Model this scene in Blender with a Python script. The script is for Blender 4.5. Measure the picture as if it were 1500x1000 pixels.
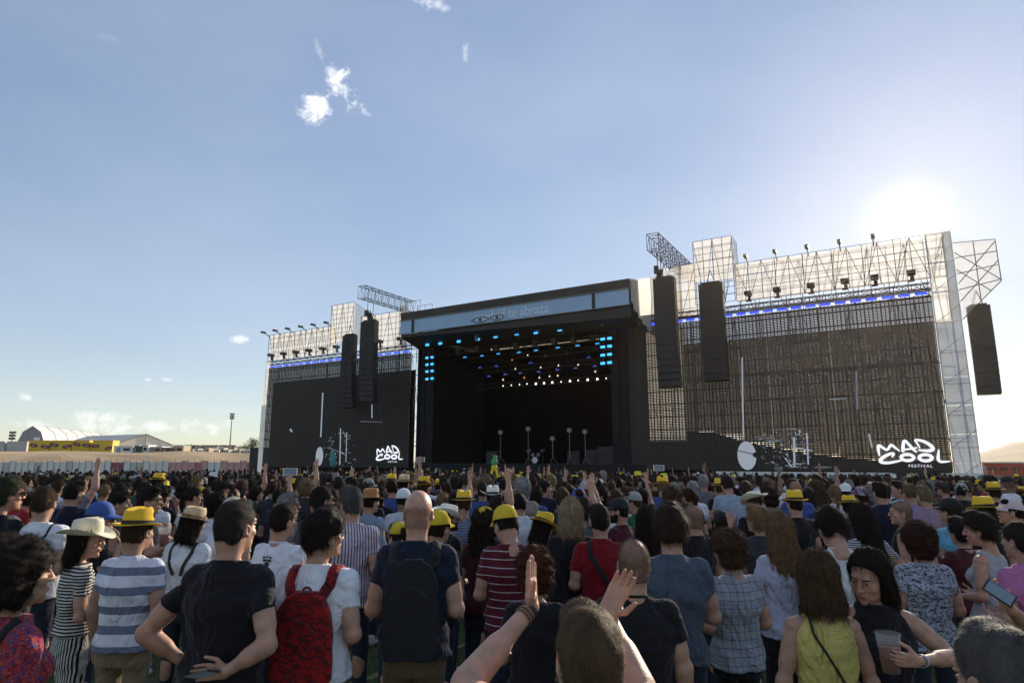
import bpy, math, random
import numpy as np
from mathutils import Vector, Matrix, noise as mnoise
from mathutils.bvhtree import BVHTree
R = math.radians
random.seed(7)
rng = np.random.default_rng(7)
for o in list(bpy.data.objects): bpy.data.objects.remove(o)
SC = bpy.context.scene
COL = SC.collection
# ------------------------------------------------------------ camera, sky, sun, exposure
EYE = 2.0
F = 932.0
PITCH = math.atan2(175, 932)
cam = bpy.data.objects.new('camera', bpy.data.cameras.new('camera'))
COL.objects.link(cam)
cam.location = (0, 0, EYE)
cam.rotation_euler = (math.pi/2 + PITCH, 0, 0)
cam.data.sensor_width = 36
cam.data.lens = F/1500*36
cam.data.clip_start = 0.05
cam.data.clip_end = 3000
SC.camera = cam
SUN_EL, SUN_AZ = 18.4, 33.3
w = bpy.data.worlds.new('World'); SC.world = w; w.use_nodes = True
def ray(x, y):
    X = x-750; Y = 500-y
    return Vector((X, F*math.cos(PITCH)-Y*math.sin(PITCH), F*math.sin(PITCH)+Y*math.cos(PITCH)))/F
def at(x, y, Z):
    return Vector((0, 0, EYE)) + ray(x, y)*Z
def build_world():
    nt = w.node_tree; N = nt.nodes; L = nt.links
    N.clear()
    out = N.new('ShaderNodeOutputWorld'); bg = N.new('ShaderNodeBackground')
    sky = N.new('ShaderNodeTexSky'); sky.sky_type = 'NISHITA'; sky.sun_disc = False
    sky.sun_elevation = R(SUN_EL); sky.sun_rotation = R(SUN_AZ)
    sky.air_density = 1.0; sky.dust_density = 0.1; sky.ozone_density = 1.6; sky.altitude = 600
    tc = N.new('ShaderNodeTexCoord')
    nz = N.new('ShaderNodeTexNoise'); nz.inputs['Scale'].default_value = 38; nz.inputs['Detail'].default_value = 9
    nz.inputs['Roughness'].default_value = 0.68; nz.inputs['Distortion'].default_value = 0.35
    nrm = N.new('ShaderNodeVectorMath'); nrm.operation = 'NORMALIZE'
    L.new(tc.outputs['Generated'], nrm.inputs[0]); L.new(nrm.outputs[0], nz.inputs['Vector'])
    def M(op, a, b, c=None):
        m = N.new('ShaderNodeMath'); m.operation = op
        for i, v in enumerate((a, b, c)):
            if v is None: continue
            if isinstance(v, (int, float)): m.inputs[i].default_value = v
            else: L.new(v, m.inputs[i])
        return m.outputs[0]
    def dot(v):
        d = N.new('ShaderNodeVectorMath'); d.operation = 'DOT_PRODUCT'
        L.new(nrm.outputs[0], d.inputs[0]); d.inputs[1].default_value = v
        return d.outputs['Value']
    total = None
    #   px, py, half width px, half height px, tilt deg, density, noise weight
    clouds = [(463, 156, 29, 26, 0, 1.15, 1.6), (502, 128, 48, 24, -38, 1.0, 1.9), (486, 112, 30, 20, -60, .8, 1.8),
              (472, 88, 8, 34, 25, .25, 1.6), (632, 4, 32, 16, -10, .9, 1.5), (681, 80, 8, 24, 0, .4, 1.4),
              (150, 55, 40, 18, 20, .12, 1.2),
              (350, 497, 24, 9, 0, .7, 1.2), (215, 556, 15, 5, 0, .5, 1.1), (246, 556, 12, 5, 0, .5, 1.1),
              (38, 581, 26, 8, -8, .5, 1.3), (150, 612, 60, 12, 0, .45, 1.5), (200, 626, 140, 16, 0, .5, 1.8),
              (300, 622, 50, 14, 0, .5, 1.6), (60, 622, 90, 12, 0, .35, 1.6), (1483, 540, 26, 16, 0, .25, 1.5)]
    for (px, py, hw, hh, tilt, den, nw) in clouds:
        c = ray(px, py).normalized()
        r = c.cross(Vector((0, 0, 1))).normalized(); u = r.cross(c).normalized()
        ct, s_ = math.cos(R(tilt)), math.sin(R(tilt))
        r2 = r*ct+u*s_; u2 = u*ct-r*s_
        sc = 1.0/ray(px, py).length/F
        gx = M('MULTIPLY', dot(r2), 1/(hw*sc)); gy = M('MULTIPLY', dot(u2), 1/(hh*sc))
        rr = M('ADD', M('MULTIPLY', gx, gx), M('MULTIPLY', gy, gy))
        front = M('GREATER_THAN', dot(c), 0.0)
        m = M('SUBTRACT', 1.0, M('SQRT', rr, 0))
        m2 = M('MULTIPLY_ADD', M('SUBTRACT', nz.outputs['Fac'], 0.5), nw*2.6, m)
        mr = N.new('ShaderNodeMapRange'); mr.interpolation_type = 'SMOOTHSTEP'
        L.new(m2, mr.inputs['Value']); mr.inputs['From Min'].default_value = 0.1; mr.inputs['From Max'].default_value = 1.5
        mr.inputs['To Max'].default_value = den
        e = N.new('ShaderNodeMapRange'); e.interpolation_type = 'SMOOTHSTEP'
        L.new(m, e.inputs['Value']); e.inputs['From Min'].default_value = -0.6; e.inputs['From Max'].default_value = 0.3
        v = M('MULTIPLY', M('MULTIPLY', mr.outputs[0], e.outputs[0]), front)
        total = v if total is None else M('MAXIMUM', total, v)
    # thin high veil of cirrus
    nz2 = N.new('ShaderNodeTexNoise'); nz2.inputs['Scale'].default_value = 2.2; nz2.inputs['Detail'].default_value = 5
    mp = N.new('ShaderNodeMapping'); mp.inputs['Scale'].default_value = (1, 1, 2.2); mp.inputs['Rotation'].default_value = (0.5, 0.3, 0.2)
    L.new(nrm.outputs[0], mp.inputs['Vector']); L.new(mp.outputs[0], nz2.inputs['Vector'])
    veil = N.new('ShaderNodeMapRange'); L.new(nz2.outputs['Fac'], veil.inputs['Value'])
    veil.inputs['From Min'].default_value = 0.35; veil.inputs['From Max'].default_value = 0.8; veil.inputs['To Max'].default_value = 0.10
    total = M('MAXIMUM', total, veil.outputs[0])
    mix = N.new('ShaderNodeMix'); mix.data_type = 'RGBA'
    # gamma flattens the sky: dimmer by the sun, lifted opposite as added crowd fill
    gm = N.new('ShaderNodeGamma'); gm.inputs[1].default_value = SKY_G; L.new(sky.outputs[0], gm.inputs[0])
    sky_gain = N.new('ShaderNodeVectorMath'); sky_gain.operation = 'SCALE'; sky_gain.inputs['Scale'].default_value = SKY_K
    hs = N.new('ShaderNodeHueSaturation'); hs.inputs['Saturation'].default_value = 1.38; hs.inputs['Hue'].default_value = .515; L.new(gm.outputs[0], hs.inputs['Color']); L.new(hs.outputs[0], sky_gain.inputs[0])
    L.new(total, mix.inputs['Factor']); L.new(sky_gain.outputs[0], mix.inputs['A']); mix.inputs['B'].default_value = CLOUDC
    # sun glow painted into the sky colour: tight core, halo and wide falloff
    sd = Vector((math.sin(R(SUN_AZ))*math.cos(R(SUN_EL)), math.cos(R(SUN_AZ))*math.cos(R(SUN_EL)), math.sin(R(SUN_EL))))
    ds = M('MAXIMUM', dot(sd), 0.0)
    g1 = M('MULTIPLY', M('POWER', ds, 14000.0), 120.0); g2 = M('MULTIPLY', M('POWER', ds, 1500.0), 1.6); g3 = M('MULTIPLY', M('POWER', ds, 60.0), .6)
    g = M('ADD', M('ADD', g1, g2), g3)
    add = N.new('ShaderNodeMix'); add.data_type = 'RGBA'; add.blend_type = 'ADD'; add.inputs['Factor'].default_value = 1
    gc = N.new('ShaderNodeVectorMath'); gc.operation = 'SCALE'; gc.inputs[0].default_value = (1.0, .93, .82); L.new(g, gc.inputs['Scale'])
    L.new(mix.outputs['Result'], add.inputs['A']); L.new(gc.outputs[0], add.inputs['B'])
    L.new(add.outputs['Result'], bg.inputs['Color'])
    bg.inputs['Strength'].default_value = SKY_STR
    L.new(bg.outputs[0], out.inputs[0])
SKY_STR = 0.15; SKY_G = .46; SKY_K = 1.52
CLOUDC = (6.0, 6.0, 6.1, 1)
build_world()
sl = bpy.data.lights.new('sun', 'SUN'); sl.energy = 5.0; sl.angle = R(0.5); sl.color = (1.0, .86, .68)
so = bpy.data.objects.new('sun', sl); COL.objects.link(so)
sdir = Vector((math.sin(R(SUN_AZ))*math.cos(R(SUN_EL)), math.cos(R(SUN_AZ))*math.cos(R(SUN_EL)), math.sin(R(SUN_EL))))
so.rotation_euler = sdir.to_track_quat('Z', 'Y').to_euler()
so.location = (20, 40, 60)
SC.render.engine = 'CYCLES'
SC.cycles.transparent_max_bounces = 24
SC.view_settings.view_transform = 'Standard'; SC.view_settings.look = 'None'
SC.view_settings.exposure = 0.62; SC.view_settings.gamma = 1.0
SC.view_settings.use_curve_mapping = False

# ------------------------------------------------------------ object helpers
def tag(o, label=None, cat=None, group=None, kind=None):
    if label: o['label'] = label
    if cat: o['category'] = cat
    if group: o['group'] = group
    if kind: o['kind'] = kind
    return o
def empty(name, loc=(0, 0, 0), rz=0.0, label=None, cat=None, group=None, s=1.0):
    o = bpy.data.objects.new(name, None); COL.objects.link(o)
    o.location = loc; o.rotation_euler = (0, 0, rz); o.scale = (s, s, s); o.empty_display_size = 0.2
    return tag(o, label, cat, group)
def link(name, me, parent=None, mat=None, mw=None):
    o = bpy.data.objects.new(name, me); COL.objects.link(o)
    if mat is not None and len(me.materials) == 0: me.materials.append(mat)
    if parent is not None: o.parent = parent
    if mw is not None: o.matrix_local = mw
    return o
def mesh(name, V, Fq, smooth=True, mat=None):
    """V (n,3); Fq int array (m,3|4) or list of polygons"""
    me = bpy.data.meshes.new(name)
    if isinstance(Fq, np.ndarray):
        V = np.asarray(V, dtype=np.float32); k = Fq.shape[1]; m = len(Fq)
        me.vertices.add(len(V)); me.vertices.foreach_set('co', V.ravel())
        me.loops.add(m*k); me.loops.foreach_set('vertex_index', Fq.astype(np.int32).ravel())
        me.polygons.add(m); me.polygons.foreach_set('loop_start', np.arange(m, dtype=np.int32)*k)
        me.polygons.foreach_set('use_smooth', np.full(m, smooth)); me.update(calc_edges=True)
    else:
        me.from_pydata([tuple(v) for v in V], [], Fq)
        for p in me.polygons: p.use_smooth = smooth
    if mat: me.materials.append(mat)
    return me
class MB:
    """collects shapes for one mesh; faces may be tris, quads, ngons"""
    def __init__(s): s.V = []; s.F = []; s.m = []; s.cur = 0
    def add(s, V, Fs):
        b = len(s.V); s.V += [tuple(v) for v in V]; s.F += [tuple(b+i for i in f) for f in Fs]; s.m += [s.cur]*len(Fs); return s
    def box(s, lo, hi):
        x0, y0, z0 = lo; x1, y1, z1 = hi
        return s.add([(x0,y0,z0),(x1,y0,z0),(x1,y1,z0),(x0,y1,z0),(x0,y0,z1),(x1,y0,z1),(x1,y1,z1),(x0,y1,z1)],
                     [(0,3,2,1),(4,5,6,7),(0,1,5,4),(1,2,6,5),(2,3,7,6),(3,0,4,7)])
    def tube(s, a, b, r, r2=None, n=6, cap=True):
        a = Vector(a); b = Vector(b); r2 = r if r2 is None else r2
        d = (b-a).normalized(); t = d.cross(Vector((0,0,1)) if abs(d.z) < .9 else Vector((1,0,0))).normalized(); q = d.cross(t)
        V = []
        for c, rr in ((a, r), (b, r2)):
            for i in range(n):
                an = 2*math.pi*i/n; V.append(c+(t*math.cos(an)+q*math.sin(an))*rr)
        Fs = [(i, (i+1) % n, n+(i+1) % n, n+i) for i in range(n)]
        if cap: Fs += [tuple(range(n-1, -1, -1)), tuple(range(n, 2*n))]
        return s.add(V, Fs)
    def lathe(s, prof, n=20, c=(0, 0, 0), f=None):
        V = []; m = len(prof)
        for (r, z) in prof:
            for i in range(n):
                an = 2*math.pi*i/n; p = (c[0]+r*math.cos(an), c[1]+r*math.sin(an), c[2]+z); V.append(f(*p, r) if f else p)
        Fs = [(j*n+i, j*n+(i+1) % n, (j+1)*n+(i+1) % n, (j+1)*n+i) for j in range(m-1) for i in range(n)]
        return s.add(V, Fs)
    def done(s, name, mats, smooth=False):
        me = bpy.data.meshes.new(name); me.from_pydata(s.V, [], s.F)
        for m in (mats if isinstance(mats, (list, tuple)) else [mats]): me.materials.append(m)
        me.polygons.foreach_set('material_index', s.m)
        me.polygons.foreach_set('use_smooth', [smooth]*len(s.F)); me.update()
        return me

# ------------------------------------------------------------ materials
MC = {}
def base(name, col, rough=.8, metal=0., sheen=0., bump=None, spec=None, var=0., vscale=8.):
    key = (name, tuple(col), rough)
    if key in MC: return MC[key]
    m = bpy.data.materials.new(name); m.use_nodes = True
    nt = m.node_tree; N = nt.nodes; L = nt.links; p = N['Principled BSDF']
    p.inputs['Base Color'].default_value = (*col, 1); p.inputs['Roughness'].default_value = rough; p.inputs['Metallic'].default_value = metal
    if sheen: p.inputs['Sheen Weight'].default_value = sheen; p.inputs['Sheen Roughness'].default_value = .5
    if spec is not None: p.inputs['Specular IOR Level'].default_value = spec
    if bump or var:
        tc = N.new('ShaderNodeTexCoord')
    if bump:
        nz = N.new('ShaderNodeTexNoise'); nz.inputs['Scale'].default_value = bump[0]; nz.inputs['Detail'].default_value = 4
        if len(bump) > 2: nz.inputs['Distortion'].default_value = bump[2]
        L.new(tc.outputs['Object'], nz.inputs['Vector'])
        b = N.new('ShaderNodeBump'); b.inputs['Strength'].default_value = .9; b.inputs['Distance'].default_value = bump[1]
        L.new(nz.outputs['Fac'], b.inputs['Height']); L.new(b.outputs[0], p.inputs['Normal'])
    if var:
        n2 = N.new('ShaderNodeTexNoise'); n2.inputs['Scale'].default_value = vscale; n2.inputs['Detail'].default_value = 6
        L.new(tc.outputs['Object'], n2.inputs['Vector'])
        mr = N.new('ShaderNodeMapRange'); mr.inputs['From Min'].default_value = .3; mr.inputs['From Max'].default_value = .7
        mr.inputs['To Min'].default_value = 1-var; mr.inputs['To Max'].default_value = 1+var; L.new(n2.outputs['Fac'], mr.inputs['Value'])
        vm = N.new('ShaderNodeVectorMath'); vm.operation = 'SCALE'; vm.inputs[0].default_value = col
        L.new(mr.outputs[0], vm.inputs['Scale']); L.new(vm.outputs[0], p.inputs['Base Color'])
    MC[key] = m
    return m
def translucent(name, col, f=.5, var=.0, alpha=0.0):
    if name in MC: return MC[name]
    m = bpy.data.materials.new(name); m.use_nodes = True; nt = m.node_tree; N = nt.nodes; L = nt.links
    out = N['Material Output']; N.remove(N['Principled BSDF'])
    d = N.new('ShaderNodeBsdfDiffuse'); t = N.new('ShaderNodeBsdfTranslucent'); x = N.new('ShaderNodeMixShader')
    tc = N.new('ShaderNodeTexCoord'); nz = N.new('ShaderNodeTexNoise'); nz.inputs['Scale'].default_value = .9; nz.inputs['Detail'].default_value = 6
    L.new(tc.outputs['Object'], nz.inputs['Vector'])
    mr = N.new('ShaderNodeMapRange'); mr.inputs['To Min'].default_value = 1-var; mr.inputs['To Max'].default_value = 1+var; mr.inputs['From Min'].default_value = .3; mr.inputs['From Max'].default_value = .7
    L.new(nz.outputs['Fac'], mr.inputs['Value'])
    vm = N.new('ShaderNodeVectorMath'); vm.operation = 'SCALE'; vm.inputs[0].default_value = col; L.new(mr.outputs[0], vm.inputs['Scale'])
    L.new(vm.outputs[0], d.inputs[0]); L.new(vm.outputs[0], t.inputs[0]); x.inputs[0].default_value = f
    L.new(d.outputs[0], x.inputs[1]); L.new(t.outputs[0], x.inputs[2])
    if alpha:
        tr = N.new('ShaderNodeBsdfTransparent'); y = N.new('ShaderNodeMixShader'); y.inputs[0].default_value = alpha
        L.new(x.outputs[0], y.inputs[1]); L.new(tr.outputs[0], y.inputs[2]); L.new(y.outputs[0], out.inputs[0])
    else: L.new(x.outputs[0], out.inputs[0])
    MC[name] = m
    return m
def emit(name, col, s):
    if name in MC: return MC[name]
    m = bpy.data.materials.new(name); m.use_nodes = True; p = m.node_tree.nodes['Principled BSDF']
    p.inputs['Base Color'].default_value = (*[c*.5 for c in col], 1); p.inputs['Emission Color'].default_value = (*col, 1); p.inputs['Emission Strength'].default_value = s
    MC[name] = m
    return m
def cloth(name, col, pat=None, col2=(0, 0, 0), a=.1, b=.5, fold=.02, col3=None):
    """woven cloth, worn and creased; pattern printed or woven in object space"""
    key = (name, col, pat, col2, a, b)
    if key in MC: return MC[key]
    m = bpy.data.materials.new(name); m.use_nodes = True
    nt = m.node_tree; N = nt.nodes; L = nt.links; p = N['Principled BSDF']
    p.inputs['Roughness'].default_value = .9; p.inputs['Sheen Weight'].default_value = .12; p.inputs['Specular IOR Level'].default_value = .2
    tc = N.new('ShaderNodeTexCoord'); O = tc.outputs['Object']
    def M(op, x, y=0., z=None):
        n = N.new('ShaderNodeMath'); n.operation = op
        for i, v in enumerate((x, y, z)):
            if v is None: continue
            if isinstance(v, (int, float)): n.inputs[i].default_value = v
            else: L.new(v, n.inputs[i])
        return n.outputs[0]
    def noise(sc, det=4, dist=0., sx=(1, 1, 1)):
        mp = N.new('ShaderNodeMapping'); mp.inputs['Scale'].default_value = sx; L.new(O, mp.inputs['Vector'])
        n = N.new('ShaderNodeTexNoise'); n.inputs['Scale'].default_value = sc; n.inputs['Detail'].default_value = det; n.inputs['Distortion'].default_value = dist
        L.new(mp.outputs[0], n.inputs['Vector']); return n.outputs['Fac']
    sep = N.new('ShaderNodeSeparateXYZ'); L.new(O, sep.inputs[0])
    wv = noise(4, 2); wob = M('MULTIPLY_ADD', M('SUBTRACT', wv, .5), .016, 0)
    fac = None
    if pat == 'h': fac = M('LESS_THAN', M('FRACT', M('DIVIDE', M('ADD', sep.outputs['Z'], wob), a)), b)
    elif pat == 'v': fac = M('LESS_THAN', M('FRACT', M('DIVIDE', M('ADD', M('MULTIPLY_ADD', sep.outputs['Y'], .75, sep.outputs['X']), wob), a)), b)
    elif pat == 'plaid':
        f1 = M('LESS_THAN', M('FRACT', M('DIVIDE', M('ADD', sep.outputs['X'], wob), a)), b); f2 = M('LESS_THAN', M('FRACT', M('DIVIDE', M('ADD', sep.outputs['Z'], wob), a*1.1)), b)
        fac = M('MAXIMUM', f1, f2)
    elif pat == 'dots':
        v = N.new('ShaderNodeTexVoronoi'); v.inputs['Scale'].default_value = 1/a; v.inputs['Randomness'].default_value = .35; L.new(O, v.inputs['Vector'])
        fac = M('LESS_THAN', v.outputs['Distance'], b)
    elif pat == 'camo': fac = M('GREATER_THAN', noise(1/a, 5, 1.2, (1, 1, 2.6)), b)
    elif pat == 'floral':
        v = N.new('ShaderNodeTexVoronoi'); v.inputs['Scale'].default_value = 1/a; L.new(O, v.inputs['Vector'])
        fac = v.outputs['Color']
    mul = M('MULTIPLY_ADD', noise(7, 6), .5, .75)
    if pat == 'floral':
        cr = N.new('ShaderNodeValToRGB'); L.new(fac, cr.inputs[0]); e = cr.color_ramp; e.interpolation = 'CONSTANT'
        e.elements[0].color = (*col, 1); e.elements[1].position = .45; e.elements[1].color = (*col2, 1)
        k = e.elements.new(.62); k.color = (*(col3 or col), 1); k = e.elements.new(.75); k.color = (*[c*.5 for c in col], 1)
        c0 = cr.outputs[0]
    elif fac is not None:
        mx = N.new('ShaderNodeMix'); mx.data_type = 'RGBA'; L.new(fac, mx.inputs['Factor'])
        mx.inputs['A'].default_value = (*col, 1); mx.inputs['B'].default_value = (*col2, 1); c0 = mx.outputs['Result']
    else:
        cn = N.new('ShaderNodeRGB'); cn.outputs[0].default_value = (*col, 1); c0 = cn.outputs[0]
    vm = N.new('ShaderNodeVectorMath'); vm.operation = 'SCALE'; L.new(c0, vm.inputs[0]); L.new(mul, vm.inputs['Scale']); L.new(vm.outputs[0], p.inputs['Base Color'])
    hgt = M('MULTIPLY_ADD', M('ABSOLUTE', M('SUBTRACT', noise(5, 3, 1.2, (1.2, 1.2, .8)), .5)), fold*2.9, M('MULTIPLY', noise(320, 2), .0006))
    bp = N.new('ShaderNodeBump'); bp.inputs['Strength'].default_value = 1; bp.inputs['Distance'].default_value = 1
    L.new(hgt, bp.inputs['Height']); L.new(bp.outputs[0], p.inputs['Normal'])
    MC[key] = m
    return m
def skin(t=1.0):
    c = (.47*t, .265*t, .18*t)
    m = base('skin', c, .5, 0, 0, (110, .0018), .35, .16, 22)
    m.node_tree.nodes['Principled BSDF'].inputs['Subsurface Weight'].default_value = .12; m.node_tree.nodes['Principled BSDF'].inputs['Subsurface Scale'].default_value = .02
    return m
def hairm(c):
    return base('hair', c, .7, 0, 0, (160, .002), .12, .35, 22)
def attr_mat(name, rough=.9):
    m = bpy.data.materials.new(name); m.use_nodes = True; N = m.node_tree.nodes
    a = N.new('ShaderNodeAttribute'); a.attribute_name = 'col'; m.node_tree.links.new(a.outputs['Color'], N['Principled BSDF'].inputs['Base Color'])
    N['Principled BSDF'].inputs['Roughness'].default_value = rough; N['Principled BSDF'].inputs['Specular IOR Level'].default_value = .2
    return m
BLACK = base('black_paint', (.02, .02, .022), .6)
DARK = base('dark_cloth', (.012, .012, .014), .95, var=.3, vscale=1.2)
STEEL = base('galvanised_steel', (.26, .26, .25), .5, .6, var=.2, vscale=5)
DSTEEL = base('dark_steel', (.06, .058, .055), .55, .3)
WHITEM = base('white_paint', (.72, .72, .70), .6, var=.08, vscale=.8)
GREYM = base('grey_paint', (.3, .3, .3), .6, var=.1)

# ------------------------------------------------------------ unit meshes shared by repeated pieces
_u = {}
def unit_tube(mat, n=6):
    k = ('t', mat.name, n)
    if k not in _u:
        b = MB(); b.tube((0, 0, 0), (0, 0, 1), 1, n=n); _u[k] = b.done('tube', mat, True)
    return _u[k]
def tube(parent, a, b, r, mat, name='tube', n=6):
    a = Vector(a); b = Vector(b); d = b-a; L_ = d.length
    q = d.to_track_quat('Z', 'X').to_matrix().to_4x4()
    m = Matrix.Translation(a) @ q @ Matrix.Diagonal((r, r, L_, 1))
    return link(name, unit_tube(mat, n), parent, None, m)
def unit_box(mat):
    k = ('b', mat.name)
    if k not in _u:
        b = MB(); b.box((-.5, -.5, -.5), (.5, .5, .5)); _u[k] = b.done('box', mat)
    return _u[k]
def boxo(parent, name, lo, hi, mat):
    c = [(lo[i]+hi[i])/2 for i in range(3)]; s = [hi[i]-lo[i] for i in range(3)]
    return link(name, unit_box(mat), parent, None, Matrix.Translation(c) @ Matrix.Diagonal((*s, 1)))
# ------------------------------------------------------------ ground and far surroundings
def ground_material():
    m = bpy.data.materials.new('grass_ground'); m.use_nodes = True; nt = m.node_tree; N = nt.nodes; L = nt.links; p = N['Principled BSDF']
    tc = N.new('ShaderNodeTexCoord')
    a = N.new('ShaderNodeTexNoise'); a.inputs['Scale'].default_value = .35; a.inputs['Detail'].default_value = 8
    b = N.new('ShaderNodeTexNoise'); b.inputs['Scale'].default_value = 30; b.inputs['Detail'].default_value = 6
    L.new(tc.outputs['Object'], a.inputs['Vector']); L.new(tc.outputs['Object'], b.inputs['Vector'])
    r = N.new('ShaderNodeValToRGB'); e = r.color_ramp.elements
    e[0].position = .3; e[0].color = (.035, .06, .012, 1); e[1].position = .75; e[1].color = (.09, .12, .03, 1)
    L.new(b.outputs['Fac'], r.inputs[0])
    r2 = N.new('ShaderNodeValToRGB'); f = r2.color_ramp.elements; f[0].position = .48; f[0].color = (0, 0, 0, 1); f[1].position = .62; f[1].color = (.6, .6, .6, 1)
    L.new(a.outputs['Fac'], r2.inputs[0])
    mx = N.new('ShaderNodeMix'); mx.data_type = 'RGBA'; L.new(r2.outputs[0], mx.inputs['Factor']); L.new(r.outputs[0], mx.inputs['A']); mx.inputs['B'].default_value = (.13, .10, .05, 1)
    L.new(mx.outputs['Result'], p.inputs['Base Color']); p.inputs['Roughness'].default_value = .95
    bp = N.new('ShaderNodeBump'); bp.inputs['Distance'].default_value = .03; L.new(b.outputs['Fac'], bp.inputs['Height']); L.new(bp.outputs[0], p.inputs['Normal'])
    return m
EARTH = base('dry_earth', (.36, .26, .15), .95, var=.35, vscale=.12, bump=(1.5, .1))
EARTH2 = base('pale_dust', (.42, .36, .27), .95, var=.2, vscale=.05)
b = MB(); n = 48
def gz(x, y):
    t = min(1, max(0, (math.hypot(x, y)-9)/26)); return -.42*t*t*(3-2*t)
RR = [.01, 3, 6, 9, 11, 13, 15, 17, 19, 22, 25, 28, 31, 35, 60, 120, 400, 1200, 2400]
b.add([(r*math.cos(2*math.pi*i/n), r*math.sin(2*math.pi*i/n), gz(r, 0)) for r in RR for i in range(n)],
      [(j*n+i, (j+1)*n+i, (j+1)*n+(i+1) % n, j*n+(i+1) % n) for j in range(len(RR)-1) for i in range(n)])
tag(link('ground', b.done('ground', ground_material(), True)), kind='structure')
# dusty evening air
hz_ = bpy.data.materials.new('dusty_air'); hz_.use_nodes = True; hn = hz_.node_tree; hn.nodes.remove(hn.nodes['Principled BSDF'])
pv = hn.nodes.new('ShaderNodeVolumePrincipled'); pv.inputs['Color'].default_value = (1, .86, .66, 1); pv.inputs['Density'].default_value = .00016; pv.inputs['Anisotropy'].default_value = .76
hn.links.new(pv.outputs[0], hn.nodes['Material Output'].inputs['Volume'])
b = MB(); b.box((-700, -60, -1.6), (700, 900, 22)); tag(link('haze', b.done('haze', hz_)), kind='stuff')
def terrain(name, az0, az1, prof, mat, na=60, seed=0, fade=.12):
    """sector of raised ground: height given over distance, fading out at both azimuth ends"""
    V = []; Fs = []; nd = len(prof)
    for i in range(na):
        t = i/(na-1); az = R(az0+(az1-az0)*t); k = min(1, t/fade, (1-t)/fade)
        for (d, z) in prof:
            nzv = mnoise.noise(Vector((az*14+seed, d*.02, 0)))
            V.append((math.sin(az)*d, math.cos(az)*d, z*k*(1+.10*nzv)+.02+(-1.0 if z == 0 else 0)))
    for i in range(na-1):
        for j in range(nd-1): Fs.append((i*nd+j, (i+1)*nd+j, (i+1)*nd+j+1, i*nd+j+1))
    b = MB(); b.add(V, Fs); return tag(link(name, b.done(name, mat, True)), kind='structure')
terrain('earth_bank', -75, -14, [(120, 0), (124, .8), (132, 2.6), (138, 3.5), (142, 3.7), (200, 3.8), (320, 4.5), (600, 5)], EARTH, seed=3)
terrain('far_hill', -32, -14, [(330, 0), (380, 6), (440, 8.2), (600, 9), (800, 9)], EARTH2, seed=9)
terrain('dry_hill', 33, 75, [(95, 0), (120, 1.6), (160, 4.8), (205, 6.8), (240, 7.4), (300, 7.6), (600, 9)], base('dark_earth', (.20, .145, .09), .95, var=.35, vscale=.12, bump=(1.5, .1)), seed=5)
# perimeter path behind the crowd on the left
b = MB(); b.box((-140, 92, -1.), (-40, 122, -.405)); tag(link('dusty_path', b.done('dusty_path', EARTH2)), kind='structure')

CANVAS = translucent('tent_canvas', (.80, .78, .72), .25, .05)
CANVG = base('grey_gable', (.22, .24, .27), .8, var=.15, vscale=.3)
def frame_at(px, py, Z, px2):
    """origin on the ground under (px), x axis running across the view"""
    a = at(px, py, Z); return a
def barrel_tent():
    # polygonal barrel vault seen from its gable end
    g = at(41, 675, 220)
    t = empty('arched_tent', (g.x, g.y, 3.9), R(16), 'big white arched tent with dark gable end behind yellow containers', 'tent')
    W, H, Ln = 4.4, 10.2, 68
    prof = [(-1, 0), (-.93, .42), (-.62, .80), (0, 1), (.62, .80), (.93, .42), (1, 0)]
    P = [(x*W, z*H) for x, z in prof]
    nb = 6
    for k in range(nb):
        y0, y1 = k*Ln/nb, (k+1)*Ln/nb-.12
        b = MB()
        b.add([(x, y, z) for y in (y0, y1) for x, z in P], [(i, i+1, 8+i, 7+i) for i in range(6)])
        link('roof_panel', b.done('roof_panel', CANVAS), t)
        b = MB()
        for i in range(6): b.tube((P[i][0]*1.005, y1+.06, P[i][1]*1.005), (P[i+1][0]*1.005, y1+.06, P[i+1][1]*1.005), .14, n=5)
        link('rib', b.done('rib', GREYM), t)
    b = MB(); b.add([(x, .05, z) for x, z in P], [tuple(range(7))]); link('gable', b.done('gable', CANVG), t)
    boxo(t, 'door', (.8, -.1, 0), (2.6, .04, 6.2), WHITEM)
barrel_tent()
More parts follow.
